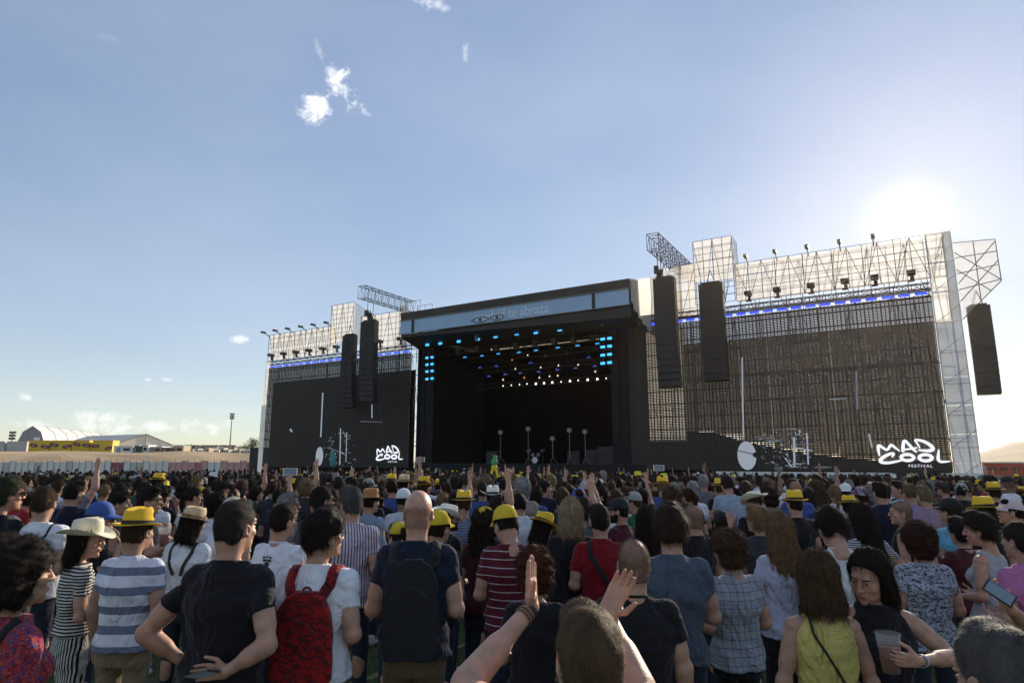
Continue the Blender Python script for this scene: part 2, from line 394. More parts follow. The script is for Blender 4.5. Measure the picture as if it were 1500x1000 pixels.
def gable_tent():
    g = at(210, 675, 150)
    t = empty('gable_tent', (g.x, g.y, 3.7), R(62), 'long white ridge tent with pale gable beside the arched tent', 'tent')
    W, Hh, Hr, Ln = 7.0, 2.2, 4.6, 24
    n = 7
    for k in range(n):
        y0, y1 = k*Ln/n, (k+1)*Ln/n-.1
        b = MB(); b.add([(-W, y0, Hh), (0, y0, Hr), (0, y1, Hr), (-W, y1, Hh), (W, y0, Hh), (W, y1, Hh)], [(0, 1, 2, 3), (1, 4, 5, 2)])
        link('roof_panel', b.done('roof_panel', CANVAS), t)
        b = MB(); b.add([(-W, y0, 0), (-W, y0, Hh), (-W, y1, Hh), (-W, y1, 0)], [(0, 1, 2, 3)]); link('wall_panel', b.done('wall_panel', CANVAS), t)
        b = MB(); b.add([(W, y0, 0), (W, y0, Hh), (W, y1, Hh), (W, y1, 0)], [(0, 1, 2, 3)]); link('wall_panel', b.done('wall_panel', CANVAS), t)
    for k in range(6):
        x0, x1 = -W+k*2*W/6, -W+(k+1)*2*W/6-.08
        f = lambda x: Hh+(Hr-Hh)*(1-abs(x)/W)
        b = MB(); b.add([(x0, 0, 0), (x1, 0, 0), (x1, 0, f(x1)), (x0, 0, f(x0))], [(0, 1, 2, 3)]); link('gable_panel', b.done('gable_panel', CANVAS), t)
    b = MB(); b.tube((-W, -.1, Hh), (0, -.1, Hr), .12); b.tube((0, -.1, Hr), (W, -.1, Hh), .12); b.tube((0, -.1, 0), (0, -.1, Hr), .12); link('gable_frame', b.done('gable_frame', GREYM), t)
gable_tent()
YEL = base('yellow_container', (.68, .47, .03), .6, var=.08, vscale=.4)
PURP = base('purple_print', (.07, .03, .10), .7)
SAL = base('pink_print', (.55, .2, .12), .7)
def container(loc, rz, L_, H, mat, label, cat='container', group=None, print_=0, seed=0, D=2.4):
    t = empty('shipping_container', loc, rz, label, cat, group)
    b = MB(); b.box((0, 0.04, 0), (L_, D, H-.04)); link('body', b.done('body', mat), t)
    b = MB(); nr = int(L_/.3)
    for i in range(nr): b.box((i*L_/nr+.04, 0, .15), (i*L_/nr+.18, .05, H-.15))
    link('corrugation', b.done('corrugation', mat), t)
    b = MB(); b.box((-.02, -.02, H-.12), (L_+.02, D+.02, H)); b.box((-.02, -.02, 0), (L_+.02, D+.02, .12)); link('rail', b.done('rail', mat), t)
    rr = random.Random(seed)
    for k in range(print_):
        cx = L_*(.2+.6*k/max(1, print_-1))+rr.uniform(-.3, .3) if print_ > 1 else L_*.5
        cz = H*rr.uniform(.35, .68); wd = rr.uniform(.8, 1.15); tl = rr.uniform(-.3, .3)
        def lens(w_, h_, off, mat, nm):
            V = []; n = 14
            for i in range(n):
                an = 2*math.pi*i/n; x = w_*math.cos(an); z = h_*math.sin(an)*abs(math.sin(an))**.4*(1+.25*math.cos(2*an))
                V.append((cx+x*math.cos(tl)-z*math.sin(tl), off, cz+x*math.sin(tl)+z*math.cos(tl)))
            b = MB(); b.add(V, [tuple(range(n))]); link(nm, b.done(nm, mat), t)
        lens(wd, .5, -.025, PURP, 'print'); lens(wd*.45, .2, -.03, SAL, 'print')
    return t
for i, (x0, x1, npr) in enumerate([(40, 73, 2), (73, 104.5, 2), (104.5, 130.5, 2), (134, 165, 2)]):
    a = at(x0, 664, 138); c = at(x1, 664, 138); L_ = (c-a).length-.25
    container((a.x, a.y, 3.75), math.atan2(c.y-a.y, c.x-a.x), L_, 2.7, YEL, 'yellow container with dark painted eye shapes, %s in the row of four' % ['first from left', 'second from left', 'third from left', 'rightmost'][i], group='yellow containers on the bank', print_=npr, seed=i)
PALE = base('pale_container', (.5, .49, .46), .7, var=.1, vscale=.3)
for i, (x0, x1) in enumerate([(-30, 6), (8, 39)]):
    a = at(x0, 664, 139); c = at(x1, 664, 139)
    container((a.x, a.y, 3.75), 0.0, (c-a).length-.25, 2.5, PALE, ['pale grey container at the left end of bank', 'pale grey container beside the first yellow container'][i], group='pale containers on the bank')
GRN = base('green_cabin', (.03, .12, .07), .7); TAN = base('tan_cabin', (.42, .32, .2), .8, var=.1); BRICKC = base('brown_cabin', (.22, .1, .07), .8)
def cabin(px0, px1, py0, py1, Z, zg, mat, label):
    a = at(px0, py1, Z); c = at(px1, py1, Z); H = (py1-py0)/F*Z
    t = empty('cabin', (a.x, a.y, zg), 0, label, 'cabin')
    Wd = (c-a).length
    b = MB(); b.box((0, 0, 0), (Wd, 3, H)); link('wall', b.done('wall', mat), t)
    b = MB(); b.box((-.1, -.15, H), (Wd+.1, 3.1, H+.12)); link('roof', b.done('roof', WHITEM), t)
    b = MB(); b.box((Wd*.15, -.04, 0), (Wd*.35, 0, H*.8)); link('door', b.done('door', GREYM), t)
    b = MB(); b.box((Wd*.5, -.04, H*.4), (Wd*.85, 0, H*.75)); link('window', b.done('window', BLACK), t)
cabin(166, 194, 653, 663, 134, 3.6, WHITEM, 'low white cabin right of the yellow containers')
cabin(195, 203, 654, 667, 133, 3.3, GRN, 'narrow dark green cabin before the ridge tent')
cabin(204, 216, 653, 665, 134, 3.5, WHITEM, 'small white cabin right of the green cabin')
cabin(217, 236, 655, 664, 135, 3.6, TAN, 'tan cabin with dark window below ridge tent')
cabin(237, 250, 656, 664, 135, 3.6, BRICKC, 'brown cabin at the ridge tent corner')
cabin(251, 268, 654, 664, 136, 3.6, TAN, 'sand coloured cabin at right end of bank')
for i in range(13):
    x = 270+i*7.5+random.uniform(-1, 1)
    cabin(x, x+5.5, 660-random.uniform(1, 4), 666, 200+random.uniform(-6, 6), 3.8, [WHITEM, TAN, PALE][i % 3],
          'tiny %s stall %s on the far ground' % (['white', 'tan', 'pale grey'][i % 3], 'number %d from the sand coloured cabin' % (i+1)) if False else
          ['tiny white stall beside the sand coloured cabin', 'tiny tan stall second right of sand coloured cabin', 'tiny pale grey stall third right of sand cabin', 'white stall left of middle of far stall row', 'tan stall left of the tall mast foot', 'pale stall just left of the tall mast', 'white stall directly below the tall mast', 'tan stall just right of the tall mast', 'pale stall second right of the tall mast', 'white stall third right of the tall mast', 'tan stall near the dark bushy tree', 'pale stall under the dark bushy tree', 'white stall nearest the left screen tower'][i])
# far white houses on the hill
for i in range(7):
    x = 262+i*13; a = at(x, 652, 420)
    t = empty('far_house', (a.x, a.y, 8), R(random.uniform(-20, 20)), 'white far house %s on the wooded ridge' % ['at left end', 'second from left', 'third from left', 'left of mast', 'right of mast', 'second from right', 'at right end'][i], 'house', 'far houses on the ridge')
    b = MB(); b.box((-2.2, -2, 0), (2.2, 2, 3.4)); link('wall', b.done('wall', WHITEM), t)
    b = MB(); b.add([(-2.5, -2.3, 3.4), (2.5, -2.3, 3.4), (2.5, 2.3, 3.4), (-2.5, 2.3, 3.4), (-2.5, 0, 4.4), (2.5, 0, 4.4)], [(0, 1, 5, 4), (2, 3, 4, 5), (0, 4, 3), (1, 2, 5)]); link('roof', b.done('roof', BRICKC), t)
    b = MB()
    for k in (-1, .4): b.box((k, -2.06, 1.2), (k+.8, -1.99, 2.2))
    link('window', b.done('window', BLACK), t)
# trees
LEAF = base('leaves', (.045, .065, .025), .8, var=.4, vscale=.8); BARK = base('bark', (.09, .06, .04), .9)
def tree_mesh(seed, H, Wd, nl=520):
    r = random.Random(seed); b = MB()
    blobs = [(r.uniform(-.35, .35)*Wd, r.uniform(-.35, .35)*Wd, H*r.uniform(.5, .85), r.uniform(.2, .33)*Wd) for _ in range(9)]
    for _ in range(nl):
        cx, cy, cz, cr = r.choice(blobs)
        v = Vector((r.gauss(0, 1), r.gauss(0, 1), r.gauss(0, 1))).normalized()*cr*r.uniform(.5, 1.08)
        p = Vector((cx, cy, cz))+v; s = r.uniform(.12, .28)*H/5
        a1 = Vector((r.gauss(0, 1), r.gauss(0, 1), r.gauss(0, 1))).normalized()*s; a2 = a1.cross(v).normalized()*s*.8
        b.add([p-a1, p+a2, p+a1], [(0, 1, 2)])
    tr = MB(); tr.tube((0, 0, -.5), (0, 0, H*.5), .045*H, .025*H, 6)
    for k in range(4): tr.tube((0, 0, H*.4), (blobs[k][0], blobs[k][1], blobs[k][2]), .02*H, .008*H, 5)
    return b.done('crown', LEAF), tr.done('trunk', BARK)
TM = [tree_mesh(s, 5, 4.6) for s in range(4)]
def tree(p, z, s, label, k, grp='trees on the far ridge'):
    t = empty('tree', (p.x, p.y, z), random.uniform(0, 6), label, 'tree', grp, s)
    link('crown', TM[k][0], t); link('trunk', TM[k][1], t)
tl = ['%s rounded tree %s' % (a, c) for a, c in zip(['small', 'low', 'broad', 'tall', 'dense', 'small', 'low', 'broad', 'dense', 'small', 'low', 'broad', 'tall', 'dense', 'broad', 'small'],
     ['at left end of the ridge', 'beside the leftmost far house', 'between first two far houses', 'behind the second far house', 'between second and third houses', 'before the third far house', 'right of the third far house', 'left of the tall mast', 'at the tall mast foot', 'right of the tall mast', 'between mast and fifth house', 'beside the fifth far house', 'between last two far houses', 'before the rightmost house', 'right of the rightmost house', 'at right end of the ridge'])]
for i in range(16):
    x = 254+i*7.3+random.uniform(-2, 2); a = at(x, 655, 385+random.uniform(-20, 20))
    tree(a, 6.6, random.uniform(.75, 1.15), tl[i], i % 4)
for i, (x, Z, s) in enumerate([(368, 250, 1.45), (362, 255, 1.0), (374, 252, 1.1)]):
    a = at(x, 660, Z); tree(a, 3.8, s, ['large dark bushy tree beside the left screen tower', 'small tree left of the large dark bushy tree', 'tree half hidden behind left screen tower'][i], i, 'trees beside the left screen')
# masts
def mast(px, ytop, Z, zg, label, head=True):
    a = at(px, ytop, Z); t = empty('floodlight_mast', (a.x, a.y, zg), 0, label, 'mast')
    H = a.z-zg; b = MB(); b.tube((0, 0, 0), (0, 0, H), .28*Z/220, .16*Z/220, 8); link('pole', b.done('pole', GREYM, True), t)
    b = MB()
    for k in (-1, 1):
        for j in range(3): b.box((k*.45-.3, -.2, H-.3-j*.75), (k*.45+.3, .2, H+.25-j*.75))
    link('floodlight', b.done('floodlight', BLACK), t)
mast(340.5, 606, 220, 3.8, 'tall slim floodlight mast rising above far trees')
mast(19, 633, 160, 3.7, 'short mast with dark speaker left of arched tent')
# perimeter fence with banners, left
FENCE = base('fence_mesh', (.42, .40, .38), .8, var=.15, vscale=.3)
REDB = base('red_banner', (.48, .17, .15), .8, var=.15, vscale=.7); PINKB = base('pink_banner', (.56, .30, .27), .8, var=.2, vscale=.7); WHB = base('white_banner', (.68, .66, .62), .8, var=.15, vscale=.7); MARB = base('maroon_banner', (.26, .09, .10), .8, var=.2)
fx = -30; k = 0
cols = [(WHB, 'white')]*7+[(MARB, 'maroon'), (WHB, 'white'), (MARB, 'maroon'), (WHB, 'white'), (PALE, 'grey'), (WHB, 'white'), (REDB, 'red'), (PINKB, 'pink'), (REDB, 'red'), (PINKB, 'pink'), (PINKB, 'pink'), (REDB, 'red'), (WHB, 'white'), (PINKB, 'pink'), (REDB, 'red'), (WHB, 'white'), (PINKB, 'pink')]
a0 = at(-40, 675, 90); a1 = at(372, 675, 88)
fn = empty('perimeter_fence', (a0.x, a0.y, -.42), math.atan2(a1.y-a0.y, a1.x-a0.x), 'long low fence with red, pink and white banners behind the crowd', 'fence')
Lf = (Vector((a1.x, a1.y))-Vector((a0.x, a0.y))).length; np_ = 44
ci = 0
for i in range(np_):
    x0 = i*Lf/np_; x1 = (i+1)*Lf/np_-.08
    t_ = i/np_
    if t_ < .45: mt = WHB if i % 5 else PALE
    elif t_ < .65: mt = [WHB, MARB, MARB, WHB, PALE, PALE, WHB][i % 7]
    else: mt = [PINKB, PINKB, PINKB, REDB, PINKB, WHB, WHB, PINKB][i % 8]
    boxo(fn, 'panel', (x0, 0, .1), (x1, .06, 2.25+.2*((i*7) % 3 == 0)), mt)
    tube(fn, (x0-.04, 0, 0), (x0-.04, 0, 2.7), .05, STEEL, 'post')
# red barrier units, right
RED = base('red_container', (.38, .025, .02), .55, var=.15, vscale=.6)
for i in range(6):
    a = at(1443+i*17, 690, 58-i*.5)
    t = empty('red_cabin', (a.x, a.y, -.42), R(-28), ['red cabin touching the right screen tower', 'second red cabin from the right screen tower', 'third red cabin from the tower', 'fourth red cabin, at the photo edge', 'fifth red cabin beyond the photo edge', 'sixth red cabin farthest right'][i], 'cabin', 'row of red cabins')
    b = MB(); b.box((0, 0, 0), (1.15, 1.2, 2.25)); link('body', b.done('body', RED), t)
    b = MB(); b.box((-.03, -.03, 2.25), (1.18, 1.23, 2.35)); link('roof', b.done('roof', WHITEM), t)
    b = MB(); b.box((.15, -.04, .1), (1.0, 0.0, 2.1)); link('door', b.done('door', RED), t)
    b = MB(); b.box((.25, -.06, 1.6), (.9, -.035, 1.85)); link('vent', b.done('vent', BLACK), t)
# ------------------------------------------------------------ stage frame: s along the front (to the right), d away, z up
AN = R(31.0)
def S2W(s, d, z=0.0): return Vector((s*math.cos(AN)+d*math.sin(AN), -s*math.sin(AN)+d*math.cos(AN), z))
def onp(px, py, d):
    r = ray(px, py); u = Vector((math.cos(AN), -math.sin(AN), 0)); n = Vector((math.sin(AN), math.cos(AN), 0))
    k = d/r.dot(n); P = r*k; return (P.dot(u), P.z+EYE)
def sthing(name, s, d, label, cat, group=None, z=0.0):
    p = S2W(s, d, z); return empty(name, p, -AN, label, cat, group)
FAB = translucent('banner_fabric', (.80, .72, .58), .5, .12, alpha=.46)
FABO = translucent('white_tarpaulin', (.66, .67, .69), .12, .12)
FABS = translucent('white_side_curtain', (.80, .78, .74), .55, .05)
SCRIM = translucent('dark_scrim', (.075, .046, .025), .6, .5, alpha=.13)
LEDM = base('led_panel_black', (.040, .033, .026), .7)
BLUE = emit('blue_led', (.03, .07, .9), .9); CYAN = emit('cyan_led', (.05, .42, 1.0), 1.25); WHITEL = emit('white_lamp', (1, .93, .8), 2.); WARML = emit('warm_lamp', (1, .8, .55), 1.2)
BLUED = emit('dim_blue_led', (.08, .12, .8), .8); REDL = emit('red_lamp', (1, .2, .1), 1.2)
VID = emit('screen_pixels', (.62, .66, .74), .24); VID2 = emit('screen_pixels_dim', (.5, .53, .6), .05); LOGO = emit('logo_pixels', (.70, .72, .82), .82)

def led_column_mesh(wd, z0, z1):
    b = MB(); b.box((0, 0, z0), (.045, .07, z1)); b.box((wd-.045, 0, z0), (wd, .07, z1)); b.box((wd/2-.03, .01, z0), (wd/2+.03, .09, z1))
    n = int((z1-z0)/.125)
    for i in range(n):
        z = z0+i*(z1-z0)/n; h = .112 if i % 8 == 0 else .090
        b.box((.045, .015, z), (wd-.045, .05, z+h))
    return b.done('led_column', LEDM)
LCM = led_column_mesh(.5, 1.35, 13.0)
def fabric_panel(par, name, s0, s1, z0, z1, d, mat, bulge=.05, sag=.0, z1b=None):
    b = MB()
    n = 5; V = []; Fs = []
    for i in range(n+1):
        for j in range(n+1):
            u = i/n; v = j/n
            V.append((s0+(s1-s0)*u, d+bulge*math.sin(math.pi*u)*math.sin(math.pi*v)*random.uniform(.7, 1.2), z0+((z1 if z1b is None else z1+(z1b-z1)*u)-z0)*v-sag*math.sin(math.pi*u)*v))
    for i in range(n):
        for j in range(n): Fs.append((i*(n+1)+j, (i+1)*(n+1)+j, (i+1)*(n+1)+j+1, i*(n+1)+j+1))
    b.add(V, Fs); return link(name, b.done(name, mat, True), par)
def scaffold(par, s0, s1, z0, z1, d, ns, nz, diag=True, r=.03, mat=None):
    mat = mat or DSTEEL
    for i in range(ns+1):
        s = s0+(s1-s0)*i/ns; tube(par, (s, d, z0), (s, d, z1), r, mat, 'standard', 5)
    for j in range(nz+1):
        z = z0+(z1-z0)*j/nz; tube(par, (s0, d, z), (s1, d, z), r*.8, mat, 'ledger', 5)
    if diag:
        for i in range(ns):
            a, c = s0+(s1-s0)*i/ns, s0+(s1-s0)*(i+1)/ns
            tube(par, (a if i % 2 else c, d+.05, z0), (c if i % 2 else a, d+.05, z1), r*.8, mat, 'brace', 5)
def truss(par, a, b_, w_, h, mat, nb, nm='truss'):
    """box truss from a to b as one joined part: chords plus lacing"""
    a = Vector(a); b_ = Vector(b_); d = (b_-a).normalized(); t = d.cross(Vector((0, 0, 1))).normalized()*w_/2; u = Vector((0, 0, h/2))
    b = MB()
    cs = [t+u, t-u, -t-u, -t+u]
    for c in cs: b.tube(a+c, b_+c, .035, n=5)
    for i in range(nb):
        p, q = a+(b_-a)*i/nb, a+(b_-a)*(i+1)/nb
        for k in range(4):
            c0, c1 = cs[k], cs[(k+1) % 4]
            if i % 2: c0, c1 = c1, c0
            b.tube(p+c0, q+c1, .02, n=4, cap=False); b.tube(p+c0, p+c1, .02, n=4, cap=False)
    return link(nm, b.done(nm, mat), par)
def text_mesh(name, txt, size, mat, spacing=1.0):
    c = bpy.data.curves.new(name, 'FONT'); c.body = txt; c.size = size; c.space_character = spacing; c.align_x = 'CENTER'
    o = bpy.data.objects.new(name, c); COL.objects.link(o)
    dg = bpy.context.evaluated_depsgraph_get(); me = bpy.data.meshes.new_from_object(o.evaluated_get(dg)); bpy.data.objects.remove(o)
    me.materials.clear(); me.materials.append(mat); return me
def logo(par, ox, oz, sc, y):
    """hand lettered MAD COOL over FESTIVAL; unit = photo pixels of the sign, origin lower left"""
    off = [0.0]
    def stroke(pts, close=False):
        b = MB()
        P = [((X-380)/910, (600-Y)/420, w_/910) for X, Y, w_ in pts]
        if close: P.append(P[0])
        # smooth
        for _ in range(2):
            Q = [P[0]]
            for p, q in zip(P[:-1], P[1:]):
                Q.append(tuple(p[i]*.75+q[i]*.25 for i in range(3))); Q.append(tuple(p[i]*.25+q[i]*.75 for i in range(3)))
            Q.append(P[-1]); P = Q
        for p, q in zip(P[:-1], P[1:]):
            off[0] += .0004; yy = y-off[0]
            a = Vector((p[0]*sc, p[1]*sc*.4615)); c = Vector((q[0]*sc, q[1]*sc*.4615)); d = c-a
            if d.length < 1e-6: continue
            nn = Vector((-d.y, d.x)).normalized(); wa, wc = p[2]*sc/2, q[2]*sc/2
            b.add([(ox+v.x, yy, oz+v.y) for v in (a-nn*wa, c-nn*wc, c+nn*wc, a+nn*wa)], [(0, 1, 2, 3)])
            off[0] += .0004; yy = y-off[0]
            b.add([(ox+a.x+wa*math.cos(k*math.pi/5), yy, oz+a.y+wa*math.sin(k*math.pi/5)) for k in range(10)], [tuple(range(10))])
        link('logo_letter', b.done('logo_letter', LOGO), par)
    stroke([(412, 432, 22), (404, 350, 40), (412, 275, 44), (470, 325, 36), (520, 362, 34), (560, 300, 38), (582, 275, 38), (630, 325, 34), (680, 372, 16)])
    stroke([(722, 368, 46), (728, 300, 46), (752, 202, 34), (800, 270, 36), (850, 345, 42), (888, 388, 24)])
    stroke([(720, 352, 26), (800, 345, 26), (905, 325, 20)])
    stroke([(935, 325, 18), (905, 250, 26), (880, 205, 28), (980, 225, 40), (1070, 285, 46), (1105, 345, 50), (1060, 372, 44), (985, 368, 34), (915, 358, 20)])
    stroke([(578, 452, 24), (610, 405, 34), (560, 408, 38), (480, 445, 46), (415, 500, 50), (420, 535, 46), (500, 548, 40), (600, 530, 34), (700, 505, 20)])
    for cx, cy in ((768, 466), (992, 470)):
        stroke([(cx+80*math.cos(t*math.pi/6), cy+46*math.sin(t*math.pi/6), 44) for t in range(13)])
    stroke([(1162, 362, 20), (1150, 430, 34), (1140, 500, 42), (1165, 528, 36), (1220, 528, 30), (1280, 522, 14)])
    me = text_mesh('festival_lettering', 'FESTIVAL', sc*.062, LOGO, 1.35)
    o = link('festival_lettering', me, par); o.location = (ox+sc*.59, y-.02, oz-sc*.008); o.rotation_euler = (math.pi/2, 0, 0)

# ------------------------------------------------------------ main stage
st = sthing('main_stage', -29, 50, 'large black festival stage with blue fascia reading madrid te abraza', 'stage')
X = lambda s: s+29
boxo(st, 'deck', (X(-41.2), .0, -.6), (X(-17.5), 13, 1.75), BLACK)
for i in range(12): boxo(st, 'skirt_panel', (X(-41.2)+i*23.7/12+.03, -.06, -.6), (X(-41.2)+(i+1)*23.7/12-.03, -.005, 1.72), DARK)
# roof body with a raked top
b = MB(); x0, x1 = X(-39.9), X(-16.75)
b.add([(x0, -4.3, 15.15), (x1, -4.3, 15.15), (x1, 10, 15.6), (x0, 10, 15.6), (x0, -4.4, 15.95), (x1, -4.4, 15.95), (x1, 10, 18.2), (x0, 10, 18.2)],
      [(0, 3, 2, 1), (4, 5, 6, 7), (0, 1, 5, 4), (1, 2, 6, 5), (2, 3, 7, 6), (3, 0, 4, 7)])
link('roof', b.done('roof', base('roof_cover', (.045, .04, .036), .7, var=.3, vscale=.7)), st)
b = MB(); b.add([(x0, -4.25, 13.85), (x1, -4.25, 13.85), (X(-17.6), 0, 13.0), (X(-41.2), 0, 13.2), (x0, -4.25, 12.95 if 0 else 13.6), (x1, -4.25, 12.9)],
      [(0, 1, 5, 4), (4, 5, 2, 3)])
link('soffit', b.done('soffit', BLACK), st)
FASC = base('blue_fascia', (.33, .48, .66), .35, var=.06, vscale=.3)
nseg = 12
edges = [X(-39.85), X(-38.3)]+[X(-38.3)+(X(-19.8)-X(-38.3))*k/9 for k in range(1, 10)]+[X(-16.85)]
for k in range(len(edges)-1):
    boxo(st, 'fascia_panel', (edges[k]+.004, -4.42, 13.9), (edges[k+1]-.004, -4.33, 15.13), FASC)
for xe in (X(-38.3), X(-19.8)):
    boxo(st, 'fascia_post', (xe-.12, -4.5, 13.85), (xe+.12, -4.43, 15.2), BLACK)
tube(st, (x0, -4.46, 15.17), (x1, -4.46, 15.17), .05, STEEL, 'fascia_rail'); tube(st, (x0, -4.46, 13.86), (x1, -4.46, 13.86), .05, STEEL, 'fascia_rail')
LET = base('grey_lettering', (.78, .82, .88), .6)
me = text_mesh('lettering', 'madrid te abraza', 1.16, LET, .94); o = link('lettering', me, st)
sx, _ = onp(748, 455, 45.5); o.location = (X(sx), -4.44, 14.12); o.rotation_euler = (math.pi/2, 0, 0)
EYEK = base('dark_doodle', (.03, .04, .06), .7)
b = MB()
for cx, rx in ((703, .95), (728, .75)):
    s_, z_ = onp(cx, 461, 45.5)
    for sg in (1, -1):
        pts = [(X(s_)-rx+2*rx*t/8, -4.47, 14.25+sg*.26*math.sin(math.pi*t/8)) for t in range(9)]
        for p, q in zip(pts[:-1], pts[1:]): b.tube(p, q, .03, n=4)
    b.tube((X(s_), -4.46, 14.25), (X(s_), -4.49, 14.25), .14, n=8)
link('eye_drawing', b.done('eye_drawing', EYEK), st)
# white side curtain on the right end of the roof, hanging in folds with a swept edge
V = []; Fs = []; n = 22
for i in range(n+1):
    t = i/n; d = -4.35+t*6.6; top = 15.95+t*1.0
    bot = 13.2 - .9*min(1, t*3) + 0.0 if t < .15 else 13.2-.9*min(1, t*3)
    low = 14.1-2.3*t**.7
    for j in range(7):
        z = top+(low-top)*j/6; V.append((x1+.06+.10*math.sin(i*1.9)*(j/6), d, z))
for i in range(n):
    for j in range(6): Fs.append((i*7+j, i*7+j+1, (i+1)*7+j+1, (i+1)*7+j))
b = MB(); b.add(V, Fs); link('side_curtain', b.done('side_curtain', FABS, True), st)
# front drop of the same cloth wrapping the corner
fabric_panel(st, 'corner_curtain', x1+.04, x1+1.9, 13.3, 16.3, -2.6, FABS, .25)
# box of the stage: back, sides, ceiling
boxo(st, 'back_wall', (X(-41.2), 12, 1.75), (X(-17.5), 12.1, 15.1), base('black_serge', (.006, .006, .007), 1.0, spec=0.))
boxo(st, 'side_wall', (X(-41.3), .1, 1.75), (X(-41.15), 12, 15.1), DARK)
boxo(st, 'side_wall', (X(-18.3), .1, 1.75), (X(-18.15), 12, 15.1), DARK)
boxo(st, 'ceiling', (X(-41.1), .2, 14.6), (X(-17.6), 12, 14.7), BLACK)
for i in range(3): boxo(st, 'side_drape', (X(-20.4)+i*.72, .25+.08*(i % 2), 1.76), (X(-20.4)+i*.72+.7, .32+.08*(i % 2), 13.6), DARK)
for i in range(3): boxo(st, 'side_drape', (X(-41.1)+i*.55, .4+.08*(i % 2), 1.76), (X(-41.1)+i*.55+.53, .47+.08*(i % 2), 13.6), DARK)
for dd, z in ((2, 12.9), (4.5, 12.4), (7, 11.6), (9.5, 10.2)):
    truss(st, (X(-40.3), dd, z), (X(-19), dd, z), .45, .5, BLACK, 26)
for s_, z_, h in ((698, 478, 1.0), (788, 462, 1.2), (881, 454, 1.2)):
    q = onp(s_, z_, 47.5); tube(st, (X(q[0]), -2.5, q[1]-.9), (X(q[0]), -2.5, q[1]+1.0), .025, STEEL, 'chain')
    boxo(st, 'hoist', (X(q[0])-.12, -2.6, q[1]-1.3), (X(q[0])+.12, -2.4, q[1]-.85), STEEL)
# lamps hang from the trusses: things of their own
def lamp(px, py, d, w_, h, mat, label, group, cat='stage light', body=True, name='stage_light'):
    s_, z_ = onp(px, py, d); t = sthing(name, s_, d, label, cat, group, z_)
    link('lens', _lens(mat, w_, h), t)
    if body: link('housing', _house(w_, h), t)
_lc = {}
def _lens(mat, w_, h):
    k = (mat.name, w_, h)
    if k not in _lc:
        b = MB(); b.box((-w_/2, -.02, -h/2), (w_/2, 0, h/2)); _lc[k] = b.done('lens', mat)
    return _lc[k]
def _house(w_, h):
    k = ('h', w_, h)
    if k not in _lc:
        b = MB(); b.box((-w_/2-.05, .003, -h/2-.05), (w_/2+.05, .3, h/2+.05)); b.box((-.04, .1, h/2+.05), (.04, .2, h/2+.4)); _lc[k] = b.done('housing', BLACK)
    return _lc[k]
ORD = ['leftmost', 'second', 'third', 'fourth', 'fifth', 'sixth', 'seventh', 'eighth', 'ninth', 'rightmost']
for i, (px, py) in enumerate([(626, 505), (645, 503), (672, 500), (700, 497), (726, 493), (757, 489), (785, 487), (820, 483), (852, 478), (882, 475)]):
    lamp(px, py, 48.5, .42, .22, CYAN, '%s bright blue light panel in the row under the stage roof' % ORD[i], 'blue lights in a row under the roof')
for x_, ys in (((625.5, 633), (524, 534, 544, 555)), ((883, 893), (496.5, 508, 520, 532))):
    side = 'left' if x_[0] < 700 else 'right'
    for j, y_ in enumerate(ys):
        for xx in x_: lamp(xx, y_-(xx-x_[0])*.12, 49.0, .34 if side == 'left' else .40, .2, CYAN, '%s blue light of the %s pair stacked at the %s stage edge' % ('left' if xx == x_[0] else 'right', ['top', 'second', 'third', 'bottom'][j], side), 'blue lights stacked at %s edge' % side)
for i, (px, py) in enumerate([(681, 523), (706, 521), (730, 518), (760, 516), (785, 513), (817, 509), (846, 506), (875, 503)]):
    lamp(px, py, 54, .4, .07, CYAN, '%s thin blue bar light in the upper row inside stage' % (ORD[:7]+['rightmost'])[i], 'thin blue bar lights, upper row')
for px, py in [(703, 538), (727, 536), (740, 548), (762, 546), (789, 544), (816, 541), (843, 539), (862, 523), (871, 536), (716, 551), (777, 531)]:
    lamp(px, py, 56.5, .36, .07, BLUED, 'dim violet blue bar light low inside the stage', 'dim blue bar lights inside stage')
for i, (px, py) in enumerate([(737, 565), (749, 564), (761, 563), (772, 562), (785, 562), (797, 561), (809, 560), (822, 559), (835, 558), (847, 557), (861, 556), (875, 555), (888, 554), (902, 553)]):
    big = px in (785, 797, 809, 835, 861, 875)
    lamp(px, py, 57.5, .19 if big else .10, .19 if big else .10, WHITEL, '%s white spot lamp, %s in the low row' % ('larger' if big else 'tiny', ['leftmost', 'second from left', 'third from left', 'fourth from left', 'fifth from left', 'sixth from left', 'just left of middle', 'just right of middle', 'sixth from right', 'fifth from right', 'fourth from right', 'third from right', 'second from right', 'rightmost'][i]), 'large white spots in the low row' if big else 'tiny white spots in the low row')
for i, (px, py) in enumerate([(750, 527), (773, 520), (799, 521), (818, 535), (831, 518), (755, 540), (792, 538), (805, 551), (768, 553), (817, 550), (847, 534), (872, 544), (901, 541), (737, 556), (720, 512), (790, 553)]):
    lamp(px, py, 55.5, .11, .13, WARML if i % 4 else REDL, 'tiny %s lamp pointing out among the stage rigging' % ('warm white' if i % 4 else 'red'), 'tiny %s lamps in the rigging' % ('warm' if i % 4 else 'red'))
b = MB()
for i in range(64):
    t = i/63; s_, z_ = onp(727+t*185, 512-t*19, 52); b.box((X(s_)-.035, 1.97, z_-.03), (X(s_)+.035, 2.0, z_+.03))
tag(link('light_dots', b.done('light_dots', WARML), st), kind='stuff')
b = MB()
for k in range(9):
    for (px, py) in [(672+k*28, 512-k*3)]:
        b = MB(); s_, z_ = onp(px, py, 49.3); b.box((X(s_)-.2, -.9, z_-.5), (X(s_)+.2, -.5, z_+.1)); b.tube((X(s_), -.7, z_), (X(s_), -.7, z_+1.6), .03, n=4); link('hanging_box', b.done('hanging_box', BLACK), st)

